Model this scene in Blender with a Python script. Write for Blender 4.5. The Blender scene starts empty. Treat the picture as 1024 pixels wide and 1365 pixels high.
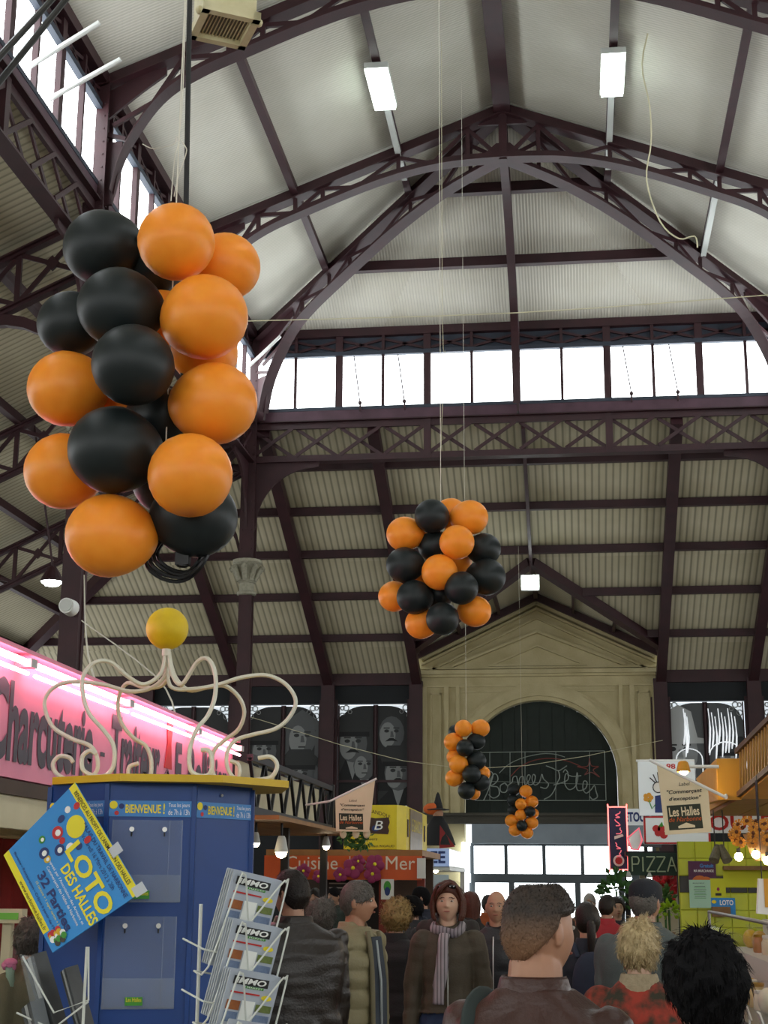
import bpy, bmesh, math, random
from mathutils import Vector, Matrix, Quaternion, noise
random.seed(7)
SC = bpy.context.scene
COL = SC.collection
PI = math.pi
# ---------------------------------------------------------------- camera
FPX, YAW, PITCH, ROLL, EYE = 1981.6, .1267, .2451, .006, 1.70
_f = Vector((-math.sin(YAW)*math.cos(PITCH), math.cos(YAW)*math.cos(PITCH), math.sin(PITCH)))
_r = Vector((math.cos(YAW), math.sin(YAW), 0)); _u = _r.cross(_f)
CR = _r*math.cos(ROLL)+_u*math.sin(ROLL); CU = -_r*math.sin(ROLL)+_u*math.cos(ROLL); CF = _f
cd = bpy.data.cameras.new('camera'); cam = bpy.data.objects.new('camera', cd); COL.objects.link(cam)
cd.sensor_fit = 'VERTICAL'; cd.sensor_height = 36; cd.lens = 36*FPX/1365; cd.clip_end = 200; cd.clip_start = .05
cam.matrix_world = Matrix(((CR.x, CU.x, -CF.x, 0), (CR.y, CU.y, -CF.y, 0), (CR.z, CU.z, -CF.z, EYE), (0, 0, 0, 1)))
SC.camera = cam
# ---------------------------------------------------------------- world, exposure
w = bpy.data.worlds.new('overcast_sky'); SC.world = w; w.use_nodes = True
w.node_tree.nodes['Background'].inputs[0].default_value = (.86, .93, 1, 1)
w.node_tree.nodes['Background'].inputs[1].default_value = 1.5
vs = SC.view_settings
vs.view_transform = 'Standard'; vs.look = 'None'; vs.gamma = 1; vs.use_curve_mapping = False
vs.exposure = 0.2
PANE_E = 5.6      # overcast daylight in the frosted clerestory panes
# ---------------------------------------------------------------- placing helpers
def at(px, py, Y):
    "point of the place on the plane y = Y seen at a photo pixel"
    d = CF*FPX+CR*(px-512)+CU*(682.5-py); d = d*(Y/d.y)
    return Vector((d.x, d.y, d.z+EYE))
def atX(px, py, X):
    d = CF*FPX+CR*(px-512)+CU*(682.5-py); d = d*(X/d.x)
    return Vector((d.x, d.y, d.z+EYE))
V = Vector
# ---------------------------------------------------------------- materials
def lin(h):
    if not isinstance(h, str): return tuple(h)
    c = [int(h[i:i+2], 16)/255 for i in (0, 2, 4)]
    return tuple(x/12.92 if x <= .04045 else ((x+.055)/1.055)**2.4 for x in c)
MATS = {}
def mat(name, col, rough=.6, metal=0, col2=None, nscale=8, namt=.5, bump=0, bscale=40, emit=0, ecol=None,
        wave=None, alpha=1, spec=.5, trans=0, coat=0, sheen=0, subs=0, coord='Object', grad=None):
    m = bpy.data.materials.new(name); m.use_nodes = True; nt = m.node_tree; N = nt.nodes; L = nt.links
    b = N['Principled BSDF']; c = lin(col)
    b.inputs['Base Color'].default_value = (*c, 1); b.inputs['Roughness'].default_value = rough
    b.inputs['Metallic'].default_value = metal; b.inputs['Specular IOR Level'].default_value = spec
    b.inputs['Alpha'].default_value = alpha; b.inputs['Transmission Weight'].default_value = trans
    b.inputs['Coat Weight'].default_value = coat; b.inputs['Sheen Weight'].default_value = sheen
    b.inputs['Subsurface Weight'].default_value = subs
    tc = N.new('ShaderNodeTexCoord'); src = None
    if col2 is not None:
        n = N.new('ShaderNodeTexNoise'); n.inputs['Scale'].default_value = nscale; n.inputs['Detail'].default_value = 6
        L.new(tc.outputs[coord], n.inputs['Vector'])
        r = N.new('ShaderNodeValToRGB'); r.color_ramp.elements[0].position = .5-namt*.4; r.color_ramp.elements[1].position = .5+namt*.4
        r.color_ramp.elements[0].color = (*c, 1); r.color_ramp.elements[1].color = (*lin(col2), 1)
        L.new(n.outputs['Fac'], r.inputs['Fac']); src = r.outputs['Color']
    if grad:   # colour that changes along an axis of the thing: (axis, from, to, colour)
        ax, g0, g1, gc = grad
        s = N.new('ShaderNodeSeparateXYZ'); L.new(tc.outputs['Object'], s.inputs[0])
        mr = N.new('ShaderNodeMapRange'); mr.inputs['From Min'].default_value = g0; mr.inputs['From Max'].default_value = g1
        L.new(s.outputs[ax], mr.inputs['Value'])
        mx = N.new('ShaderNodeMix'); mx.data_type = 'RGBA'; L.new(mr.outputs['Result'], mx.inputs['Factor'])
        mx.inputs['A'].default_value = (*c, 1); mx.inputs['B'].default_value = (*lin(gc), 1)
        if src: L.new(src, mx.inputs['A'])
        src = mx.outputs['Result']
    hgt = None
    if wave:   # (axis, scale, dark amount, bump): fine parallel ribs
        ax, sc, dk, bs = wave
        wv = N.new('ShaderNodeTexWave'); wv.bands_direction = 'XYZ'[ax]; wv.inputs['Scale'].default_value = sc
        wv.inputs['Distortion'].default_value = 0; wv.wave_profile = 'SIN'
        L.new(tc.outputs['Object'], wv.inputs['Vector'])
        r2 = N.new('ShaderNodeValToRGB'); r2.color_ramp.elements[0].color = (1-dk, 1-dk, 1-dk, 1); r2.color_ramp.elements[0].position = .0
        r2.color_ramp.elements[1].position = .35
        L.new(wv.outputs['Fac'], r2.inputs['Fac'])
        mm = N.new('ShaderNodeMix'); mm.data_type = 'RGBA'; mm.blend_type = 'MULTIPLY'; mm.inputs['Factor'].default_value = 1
        if src: L.new(src, mm.inputs['A'])
        else: mm.inputs['A'].default_value = (*c, 1)
        L.new(r2.outputs['Color'], mm.inputs['B']); src = mm.outputs['Result']
        bp = N.new('ShaderNodeBump'); bp.inputs['Strength'].default_value = bs; bp.inputs['Distance'].default_value = .01
        L.new(wv.outputs['Fac'], bp.inputs['Height']); L.new(bp.outputs['Normal'], b.inputs['Normal'])
    elif bump:
        n2 = N.new('ShaderNodeTexNoise'); n2.inputs['Scale'].default_value = bscale; n2.inputs['Detail'].default_value = 5
        L.new(tc.outputs[coord], n2.inputs['Vector'])
        bp = N.new('ShaderNodeBump'); bp.inputs['Strength'].default_value = bump; bp.inputs['Distance'].default_value = .01
        L.new(n2.outputs['Fac'], bp.inputs['Height']); L.new(bp.outputs['Normal'], b.inputs['Normal'])
    if src: L.new(src, b.inputs['Base Color'])
    if emit:
        b.inputs['Emission Color'].default_value = (*lin(ecol or col), 1); b.inputs['Emission Strength'].default_value = emit
    MATS[name] = m
    return m
def M(n): return MATS[n] if isinstance(n, str) else n
# ---------------------------------------------------------------- mesh builder
def basis(d, up=(0, 0, 1)):
    d = V(d).normalized(); up = V(up)
    if abs(d.dot(up)) > .999*up.length: up = V((0, 1, 0)) if abs(d.y) < .9 else V((1, 0, 0))
    x = d.cross(up).normalized(); return x, x.cross(d).normalized(), d
class MB:
    def __init__(s): s.v = []; s.f = []; s.mi = []; s.k = 0
    def add(s, vs, fs):
        n = len(s.v); s.v.extend(V(p) for p in vs); s.f.extend([i+n for i in f] for f in fs); s.mi.extend([s.k]*len(fs)); return s
    def box(s, c, size, R=None):
        c = V(c); hx, hy, hz = (a/2 for a in size)
        ps = [V((x, y, z)) for x in (-hx, hx) for y in (-hy, hy) for z in (-hz, hz)]
        if R is not None: ps = [R @ p for p in ps]
        return s.add([c+p for p in ps], [(0, 1, 3, 2), (4, 6, 7, 5), (0, 4, 5, 1), (2, 3, 7, 6), (0, 2, 6, 4), (1, 5, 7, 3)])
    def bb(s, x0, x1, y0, y1, z0, z1): return s.box(((x0+x1)/2, (y0+y1)/2, (z0+z1)/2), (x1-x0, y1-y0, z1-z0))
    def beam(s, p, q, w, h, up=(0, 0, 1)):
        p, q = V(p), V(q); x, u, d = basis(q-p, up); L = (q-p).length
        R = Matrix((x, d, u)).transposed()
        return s.box((p+q)/2, (w, L, h), R)
    def tube(s, pts, r, n=8, closed=False, cap=True, flat=1):
        pts = [V(p) for p in pts]; m = len(pts); rs = r if isinstance(r, (list, tuple)) else [r]*m
        t0 = (pts[1]-pts[0]).normalized(); x, u, _ = basis(t0); vs = []
        for i, p in enumerate(pts):
            if closed: t = (pts[(i+1) % m]-pts[i-1])
            else: t = pts[min(i+1, m-1)]-pts[max(i-1, 0)]
            if t.length < 1e-9: t = t0
            t = t.normalized(); u = (u-t*u.dot(t)).normalized(); x = t.cross(u)
            for k in range(n):
                a = 2*PI*k/n; vs.append(p+(x*math.cos(a)+u*(math.sin(a)*flat))*rs[i])
        fs = [(i*n+k, i*n+(k+1) % n, ((i+1) % m)*n+(k+1) % n, ((i+1) % m)*n+k) for i in range(m if closed else m-1) for k in range(n)]
        if cap and not closed: fs += [tuple(range(n-1, -1, -1)), tuple(range((m-1)*n, m*n))]
        return s.add(vs, fs)
    def cyl(s, p, q, r0, r1=None, n=16): return s.tube([p, q], [r0, r0 if r1 is None else r1], n)
    def ball(s, c, r, nu=16, nv=10, R=None, fn=None):
        c = V(c); r = (r, r, r) if not isinstance(r, (tuple, list)) else r; vs = [V((0, 0, r[2]))]
        for j in range(1, nv):
            th = PI*j/nv
            for i in range(nu):
                a = 2*PI*i/nu; vs.append(V((r[0]*math.sin(th)*math.cos(a), r[1]*math.sin(th)*math.sin(a), r[2]*math.cos(th))))
        vs.append(V((0, 0, -r[2])))
        if fn: vs = [fn(p) for p in vs]
        if R is not None: vs = [R @ p for p in vs]
        e = len(vs)-1; fs = [(0, 1+i, 1+(i+1) % nu) for i in range(nu)]
        fs += [(1+j*nu+i, 1+(j+1)*nu+i, 1+(j+1)*nu+(i+1) % nu, 1+j*nu+(i+1) % nu) for j in range(nv-2) for i in range(nu)]
        b = 1+(nv-2)*nu; fs += [(b+i, e, b+(i+1) % nu) for i in range(nu)]
        return s.add([c+p for p in vs], fs)
    def caps(s, p, q, r0, r1, n=10):
        "tapered capsule"
        p, q = V(p), V(q); d = (q-p).normalized(); pts = []; rs = []
        for a in (88, 60, 30): pts.append(p-d*r0*math.sin(math.radians(a))); rs.append(r0*math.cos(math.radians(a)))
        pts += [p, q]; rs += [r0, r1]
        for a in (30, 60, 88): pts.append(q+d*r1*math.sin(math.radians(a))); rs.append(r1*math.cos(math.radians(a)))
        return s.tube(pts, rs, n)
    def lathe(s, prof, c=(0, 0, 0), n=20, sx=1, sy=1):
        c = V(c); m = len(prof); vs = [c+V((r*sx*math.cos(2*PI*k/n), r*sy*math.sin(2*PI*k/n), z)) for r, z in prof for k in range(n)]
        fs = [(j*n+k, j*n+(k+1) % n, (j+1)*n+(k+1) % n, (j+1)*n+k) for j in range(m-1) for k in range(n)]
        fs += [tuple(range(n-1, -1, -1)), tuple(range((m-1)*n, m*n))]
        return s.add(vs, fs)
    def plate(s, pts, d):
        "polygon (3-D points) given thickness along vector d"
        pts = [V(p) for p in pts]; d = V(d); n = len(pts)
        nrm = sum(((pts[i]-pts[0]).cross(pts[(i+1) % n]-pts[0]) for i in range(1, n)), V())
        if nrm.dot(d) > 0: pts.reverse()
        return s.add(pts+[p+d for p in pts], [tuple(range(n)), tuple(range(2*n-1, n-1, -1))]+[(i, i+n, (i+1) % n+n, (i+1) % n) for i in range(n)])
    def strip(s, rings, closed=True):
        "loft through rings of equal length"
        n = len(rings[0]); vs = [p for r in rings for p in r]
        fs = [(j*n+k, j*n+(k+1) % n, (j+1)*n+(k+1) % n, (j+1)*n+k) for j in range(len(rings)-1) for k in range(n if closed else n-1)]
        return s.add(vs, fs)
    def build(s, name, mats, parent=None, smooth=False, label=None, cat=None, group=None, kind=None, base=True):
        me = bpy.data.meshes.new(name)
        lo = V((min(p[i] for p in s.v) for i in range(3))); hi = V((max(p[i] for p in s.v) for i in range(3)))
        o = V(((lo.x+hi.x)/2, (lo.y+hi.y)/2, lo.z)) if base else V()
        me.from_pydata([p-o for p in s.v], [], s.f)
        for m in (mats if isinstance(mats, (list, tuple)) else [mats]): me.materials.append(M(m))
        if any(s.mi): me.polygons.foreach_set('material_index', s.mi)
        if smooth:
            me.polygons.foreach_set('use_smooth', [True]*len(me.polygons))
            if smooth != 'all': me.set_sharp_from_angle(angle=math.radians(45))
        me.update()
        return link(name, me, parent, o, label, cat, group, kind)
ORG = {}
def link(name, data, parent=None, o=V(), label=None, cat=None, group=None, kind=None):
    ob = bpy.data.objects.new(name, data); COL.objects.link(ob)
    if parent: ob.parent = parent; ob.location = o-ORG[parent.name]
    else: ob.location = o
    ORG[ob.name] = V(o); tag(ob, label, cat, group, kind); return ob
def tag(o, label=None, cat=None, group=None, kind=None):
    for k, x in (('label', label), ('category', cat), ('group', group), ('kind', kind)):
        if x: o[k] = x
    return o
def thing(name, label, cat, loc, group=None, kind=None):
    o = link(name, None, None, V(loc), label, cat, group, kind); o.empty_display_size = .1; return o
def share(src, name, parent, loc, R=None, S=None):
    "another object with src's mesh"
    c = bpy.data.objects.new(name, src.data if hasattr(src, 'data') else src); COL.objects.link(c)
    if parent: c.parent = parent; c.location = V(loc)-ORG[parent.name]
    else: c.location = loc
    ORG[c.name] = V(loc)
    if R is not None: c.rotation_mode = 'QUATERNION'; c.rotation_quaternion = R
    if S is not None: c.scale = S
    return c
def copy_tree(o, parent=None):
    c = o.copy(); COL.objects.link(c); c.parent = parent; ORG[c.name] = ORG.get(o.name, V())
    for ch in list(o.children): copy_tree(ch, c)
    return c
def text_mesh(s, spacing=1.0, bold=0.0, shear=0.0):
    cu = bpy.data.curves.new('t', 'FONT'); cu.body = s; cu.resolution_u = 3; cu.space_character = spacing; cu.offset = bold; cu.shear = shear
    ob = bpy.data.objects.new('t', cu); me = ob.to_mesh()
    vs = [v.co.copy() for v in me.vertices]; fs = [tuple(p.vertices) for p in me.polygons]
    ob.to_mesh_clear(); bpy.data.objects.remove(ob); bpy.data.curves.remove(cu)
    return vs, fs
def letters(s, parent, m, fn, u0, u1, v0, v1, name='lettering', spacing=1.0, bold=0.0, shear=0.0, lift=.003, label=None):
    "text laid into the rectangle u0..u1 x v0..v1 of a surface fn(u, v, lift) -> point"
    vs, fs = text_mesh(s, spacing, bold, shear)
    x0 = min(p.x for p in vs); x1 = max(p.x for p in vs); y0 = min(p.y for p in vs); y1 = max(p.y for p in vs)
    b = MB(); b.add([fn(u0+(u1-u0)*(p.x-x0)/(x1-x0), v0+(v1-v0)*(p.y-y0)/(y1-y0), lift) for p in vs], fs)
    return b.build(name, m, parent, label=label)
def plane_fn(O, U, W_, N_):
    "surface: O + u U + v W, lifted along N"
    O, U, W_, N_ = V(O), V(U), V(W_), V(N_).normalized()
    return lambda u, v, l=0: O+U*u+W_*v+N_*l
def decal(fn, pts, lift, b=None):
    b = b or MB(); b.add([fn(u, v, lift) for u, v in pts], [tuple(range(len(pts)))]); return b
def rect(u0, u1, v0, v1): return [(u0, v0), (u1, v0), (u1, v1), (u0, v1)]
def disc(u, v, r, n=18, a=1, ph=0): return [(u+r*math.cos(2*PI*k/n+ph), v+a*r*math.sin(2*PI*k/n+ph)) for k in range(n)]
def smooth_path(pts, k=6, closed=False):
    pts = [V(p) for p in pts]; n = len(pts); out = []
    for i in range(n if closed else n-1):
        g = lambda j: pts[j % n] if closed else pts[max(0, min(n-1, j))]
        p0, p1, p2, p3 = g(i-1), g(i), g(i+1), g(i+2)
        for j in range(k):
            t = j/k; out.append(.5*((2*p1)+(p2-p0)*t+(2*p0-5*p1+4*p2-p3)*t*t+(3*p1-p0-3*p2+p3)*t**3))
    if not closed: out.append(pts[-1])
    return out
# ================================================================ materials of the hall
mat('iron', '3b1a20', .55, 0, '2c1318', 3, .6, bump=.15, bscale=60)
mat('iron_pale', '563a47', .6, 0, '442b36', 3, .6)
mat('roof_y', 'd6d3c8', .8, 0, 'c6c2b3', .7, .8, wave=(1, 5.2, .16, .5))
mat('roof_x', 'd6d3c8', .8, 0, 'bfbaa8', .7, .8, wave=(0, 5.2, .2, .5))
mat('lean_x', 'cdc5aa', .85, 0, 'aaa283', .8, .8, wave=(0, 2.1, .5, .6))
mat('lean_y', 'cdc5aa', .85, 0, 'b4ac90', .8, .8, wave=(1, 2.1, .42, .6))
mat('stone', 'd2c79e', .9, 0, 'aa9d74', 1.6, .9, bump=.35, bscale=30)
mat('stone_dark', '56534a', .9, 0, '403e37', 1.2, .9, bump=.3, bscale=25)
mat('tymp', '26302a', .8, 0, '1b221e', 2, .7)
mat('panel_blue', '39404d', .7, 0, '2c323d', 2, .7)
mat('floor', '8c8478', .55, 0, '6e675c', 1.5, .8)
mat('plaster', 'b9b3a0', .9, 0, 'a39d8a', 1, .8)
mat('dark_wall', '1c2024', .8, 0, '14171a', 1.5, .7)
mat('grey_box', '8d99a3', .6, 0, '7c8790', 2, .6)
mat('door_metal', '4c5358', .5, .3)
mat('pane', 'e8f2f6', .35, emit=PANE_E, ecol=(.93, .98, 1))
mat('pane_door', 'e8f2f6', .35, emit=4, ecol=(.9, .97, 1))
SIDE_E = 4.0
mat('pane_back', 'e8f2f6', .35, emit=.55, ecol=(.86, .93, 1))
mat('wire_white', 'd6dbd2', .5)
mat('capital', 'a7a492', .8, 0, '85826f', 20, .8)
mat('white_tube', 'e4e6e2', .4)
mat('black_rubber', '0d0d0e', .5)
mat('mesh_screen', '3b4650', .6, alpha=.55)
# ================================================================ the hall: measured frame
XC, HW, YA, YB, YE, YW = -.97, 5.54, 18.66, 23.88, 29.09, 38.0
ZS, ZH, ZE, ZG, ZR, ZL = 11.28, 12.43, 12.97, 10.15, 15.12, 6.84
BAY = (YE-YB); XL, XR = XC-HW, XC+HW
AW = YW-YE                       # depth of the lean-to roofs on the end and along both sides
Y0 = YE-BAY*7                    # rear end of the hall, behind the camera
def zn(u): return ZR-(ZR-ZE)*u/HW            # nave roof height at distance u from the ridge plane
ZT = 10.98
def zl(d): return ZT-(ZT-ZL)*d/AW            # lean-to roof height at distance d outwards
bays = [Y0+BAY*i for i in range(8)]
# floor
b = MB(); b.bb(XL-AW-.3, XR+AW+.3, Y0-1, YW+.6, -.2, 0)
b.build('floor', 'floor', label='grey worn market hall floor under the stalls and shoppers', cat='floor', kind='structure')
# ---------------- nave ceiling: panels between purlins, purlins, ridge
ceil = thing('ceiling', 'cream ribbed nave ceiling with dark purlins, high above the aisle', 'ceiling', (XC, YB, ZE), kind='structure')
TH = .04
for i in range(7):
    ya, yb = bays[i], bays[i+1]
    for s in (-1, 1):
        for k in range(3):
            t0, t1 = k/3, (k+1)/3; e = .012*((i+k) % 2)
            if i < 6: q = [(t0, ya), (t1, ya), (t1, yb), (t0, yb)]
            else: q = [(t0, ya), (t1, ya), (t1, YB+BAY*t1), (t0, YB+BAY*t0)] if k else [(0, ya), (t1, ya), (t1, YB+BAY*t1)]
            MB().plate([(XC+s*HW*t, y, zn(HW*t)+.06+e) for t, y in q], (0, 0, TH)).build('roof_panel', 'roof_y', ceil)
for k in range(3):
    t0, t1 = k/3, (k+1)/3
    for j in range(4):     # hip face over the far end
        g = lambda t, a: XC-HW*t+2*HW*t*a
        q = [(g(t0, j/4), t0), (g(t1, j/4), t1), (g(t1, (j+1)/4), t1), (g(t0, (j+1)/4), t0)]
        if k == 0: q = q[:3]
        MB().plate([(x, YB+BAY*t, zn(HW*t)+.06+.01*(j % 2)) for x, t in q], (0, 0, TH)).build('roof_panel', 'roof_x', ceil)
b = MB(); b.beam((XC, Y0, ZR-.06), (XC, YB, ZR-.06), .2, .28); b.beam((XC, Y0, ZR-.2), (XC, YB, ZR-.2), .3, .03); b.build('ridge_beam', 'iron', ceil)
for s in (-1, 1):
    for t in (1/3, 2/3):
        x = XC+s*HW*t; z = zn(HW*t)-.03; y1 = YB+BAY*t
        b = MB(); b.beam((x, Y0, z), (x, y1, z), .06, .2); b.beam((x, Y0, z-.1), (x, y1, z-.1), .13, .02); b.build('purlin', 'iron', ceil)
    b = MB(); b.beam((XC+s*HW, Y0, ZE-.05), (XC+s*HW, YE, ZE-.05), .22, .18); b.build('eave_beam', 'iron', ceil)
for t in (1/3, 2/3, 1):
    y = YB+BAY*t; z = zn(HW*t)-.03; h = .2 if t < 1 else .18
    b = MB(); b.beam((XC-HW*t, y, z), (XC+HW*t, y, z), .08, h); b.beam((XC-HW*t, y, z-h/2), (XC+HW*t, y, z-h/2), .15, .02)
    b.build('purlin' if t < 1 else 'eave_beam', 'iron', ceil)
# ---------------- trusses
ARCH = [(0, 14.06), (1.1, 14.0), (2.2, 13.74), (3.5, 13.24), (4.2, 12.93), (4.65, 12.6), (5.0, 12.1), (5.2, 11.67), (5.31, 11.17)]
AP = [(p.x, p.y) for p in smooth_path([(a, c, 0) for a, c in ARCH], 5)]
def zarch(u):
    for (a, c), (a2, c2) in zip(AP, AP[1:]):
        if a <= u <= a2+1e-6: return c+(c2-c)*(u-a)/max(1e-6, a2-a)
    return AP[-1][1]
def half_truss(root, P, uk, side, fl=.13):
    "half of an arched truss; P(u) -> (x, y) at distance u; uk scales u to plan"
    def pt(u, z): x, y = P(u); return V((x, y, z))
    nrm = (pt(1, 0)-pt(0, 0)).cross(V((0, 0, 1))).normalized()
    b = MB(); b.beam(pt(0, zn(0)-.1), pt(HW, zn(HW)-.1), .1, .2); b.beam(pt(0, zn(0)-.2), pt(HW, zn(HW)-.2), fl*2, .025); b.build('upper_chord', 'iron', root)
    b = MB(); ring = []
    for u, z in AP: ring.append([pt(u, z)+nrm*a+V((0, 0, c)) for a, c in ((-fl, -.02), (fl, -.02), (fl, .01), (.03, .01), (.03, .13), (-.03, .13), (-.03, .01), (-fl, .01))])
    b.strip(ring); b.build('lower_chord', 'iron', root)
    us = [.62, 1.25, 1.85, 2.6, 3.2, 3.69, 4.35]
    for i, u in enumerate(us):
        b = MB(); zt = zn(u)-.2; zb = zarch(u)+.05
        if i % 2 == 0 or u == 1.85 or u == 3.69: b.beam(pt(u, zb), pt(u, zt), .07, .07); b.build('strut', 'iron', root)
    for u0, u1 in ((.08, .62), (.62, 1.25) if False else (1.25, .62), (1.25, 1.85), (2.6, 1.85), (2.6, 3.2), (3.69, 3.2), (3.69, 4.35), (5.05, 4.35)):
        b = MB(); b.beam(pt(u0, zarch(u0)+.06), pt(u1, zn(u1)-.22), .05, .07); b.build('strut', 'iron', root)
    # solid spandrel where the arch meets the post, pierced once
    b = MB(); b.plate([pt(u, z) for u, z in ((5.31, 10.98), (5.5, 10.98), (5.5, 11.95), (5.2, 11.95), (5.24, 11.5))], nrm*.05)
    b.plate([pt(u, z) for u, z in ((5.5, 12.72), (5.5, 12.25), (5.28, 12.45), (4.95, 12.72), (4.6, 12.98), (4.6, 13.1), (5.0, 12.98))], nrm*.05)
    b.beam(pt(5.15, 11.98), pt(5.5, 12.08), .05, .06); b.beam(pt(4.75, 12.55), pt(5.35, 12.2), .05, .06)
    b.build('gusset', 'iron', root)
def full_truss(Y, lab):
    t = thing('roof_truss', lab, 'truss', (XC, Y, 11), 'arched iron trusses across the nave', 'structure')
    for s in (-1, 1): half_truss(t, lambda u, s=s: (XC+s*u, Y), 1, s)
    b = MB(); b.beam((XC, Y, 14.02), (XC, Y, 15.0), .14, .14, (0, 1, 0)); b.beam((XC-.5, Y, 14.09), (XC+.5, Y, 14.09), .2, .1)
    b.plate([(XC-.75, Y-.02, 14.85), (XC, Y-.02, 15.1), (XC+.75, Y-.02, 14.85), (XC+.4, Y-.02, 14.72), (XC-.4, Y-.02, 14.72)], (0, .04, 0))
    b.plate([(XC-.4, Y-.02, 14.1), (XC+.4, Y-.02, 14.1), (XC+.12, Y-.02, 14.36), (XC-.12, Y-.02, 14.36)], (0, .04, 0)); b.build('king_post', 'iron', t)
    return t
full_truss(YA, 'arched iron truss springing from the post above the biggest balloon cluster')
full_truss(YB, 'arched iron truss whose apex carries the ridge end and the hip trusses')
for s, l in ((-1, 'iron hip truss running down from the ridge end to the left far corner'), (1, 'iron hip truss running down from the ridge end to the right far corner')):
    t = thing('hip_truss', l, 'truss', (XC+s*HW/2, YB+BAY/2, 11.5), 'hip trusses of the far end', 'structure')
    half_truss(t, lambda u, s=s: (XC+s*u*.985, YB+BAY*u/HW*.985), 1.4, s)
t = thing('centre_truss', 'iron half truss seen edge on, from the ridge end down to the window post', 'truss', (XC, YB+BAY/2, 11.5), kind='structure')
half_truss(t, lambda u: (XC, YB+BAY*u/HW*.975), 1, 1, .075)
# ---------------- clerestory windows, lattice girders
def wall_frame(A, B, n, wname, glab, wlab, wide_every=2, rods=()):
    "clerestory from A to B (plan points) in n panes: window above, lattice girder below"
    A, B = V((*A, 0)), V((*B, 0)); d = (B-A)/n; u = (B-A).normalized(); nr = V((-u.y, u.x, 0)); up = V((0, 0, 1))
    w_ = thing(wname, wlab, 'window', (A+B)/2+up*ZS, kind='structure')
    P = lambda k, z, o=0: A+d*k+up*z+nr*o
    b = MB(); b.beam(P(0, ZH+.03), P(n, ZH+.03), .12, .09); b.beam(P(0, ZS-.02), P(n, ZS-.02), .12, .07); b.build('rail', 'panel_blue', w_)
    b = MB(); b.beam(P(0, (ZH+ZE)/2, .08), P(n, (ZH+ZE)/2, .08), .03, ZE-ZH); b.build('transom_panel', 'panel_blue', w_)
    b = MB(); b.beam(P(0, (10.98+ZS)/2), P(n, (10.98+ZS)/2), .1, ZS-10.98-.04); b.build('sill_panel', 'iron_pale', w_)
    for k in range(n+1):
        wd = .15 if k % wide_every == 0 else .06
        b = MB(); b.beam(P(k, ZS), P(k, ZE-.1), wd, .1, nr); b.build('mullion', 'iron', w_)
    for k in range(n):
        m0 = (.15 if k % wide_every == 0 else .06)/2/d.length; m1 = (.15 if (k+1) % wide_every == 0 else .06)/2/d.length
        b = MB(); b.plate([P(k+m0, ZS+.02, .03), P(k+1-m1, ZS+.02, .03), P(k+1-m1, ZH-.02, .03), P(k+m0, ZH-.02, .03)], nr*.01); b.build('pane', 'pane', w_)
        b = MB(); b.beam(P(k, ZH+.1), P(k+1, ZE-.2), .03, .05); b.beam(P(k, ZE-.2), P(k+1, ZH+.1), .03, .05); b.build('cross_bar', 'iron', w_)
        if k in rods:
            b = MB(); b.tube([P(k+.35, ZH-.06, -.12), P(k+.5, ZS+.06, -.14)], .014, 6); b.ball(P(k+.5, ZS+.06, -.14), .045, 8, 6); b.tube([P(k+.5, ZS+.05, -.12), P(k+.5, ZS-.12, -.1)], .02, 6); b.build('opening_rod', 'iron', w_)
    g = thing('lattice_girder', glab, 'girder', (A+B)/2+up*ZG, 'lattice girders below the clerestory', 'structure')
    for z, nm in ((ZG+.06, 'lower_chord'), (10.92, 'upper_chord')):
        b = MB(); b.beam(P(0, z), P(n, z), .06, .14); b.beam(P(0, z+.075*(1 if z > 10.5 else -1)), P(n, z+.075*(1 if z > 10.5 else -1)), .24, .025); b.build(nm, 'iron', g)
    for k in range(n):
        for q in ((ZG+.12, 10.86), (10.86, ZG+.12)):
            b = MB(); b.beam(P(k+.05, q[0], .03 if q[0] > 10.5 else -.03), P(k+.95, q[1], .03 if q[0] > 10.5 else -.03), .03, .07); b.build('cross_bar', 'iron', g)
    for k in range(0, n+1, 4):
        b = MB(); b.beam(P(k, ZG), P(k, 10.98), .14, .12, nr); b.build('post', 'iron', g)
wall_frame((XL, YE), (XR, YE), 12, 'window_1', 'lattice girder across the far end of the nave', 'bright row of clerestory panes across the far end', rods=(2, 3, 8, 9))
LB = [(6, 18), ]
wall_frame((XL, bays[3]), (XL, YE), 24, 'window_2', 'lattice girder along the left side of the nave', 'bright row of clerestory panes high along the left side')
wall_frame((XR, YE), (XR, bays[3]), 24, 'window_3', 'lattice girder along the right side of the nave', 'row of clerestory panes high along the right side')
for x, nm in ((XL, 'window_4'), (XR, 'window_5')):   # the bays behind the viewer: the same glass band, without its detail
    b = MB(); b.bb(x-.02, x+.02, Y0, bays[3], ZS, ZH); b.build(nm, 'pane', label='clerestory glass band over the bays behind the viewer, '+('left' if x < 0 else 'right')+' side', cat='window', kind='structure')
    b = MB(); b.bb(x-.06, x+.06, Y0, bays[3], ZG, ZS); b.bb(x-.06, x+.06, Y0, bays[3], ZH, ZE); b.build('wall_clerestory', 'iron', label='iron wall band over the bays behind the viewer, '+('left' if x < 0 else 'right')+' side', cat='wall', kind='structure')
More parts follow.
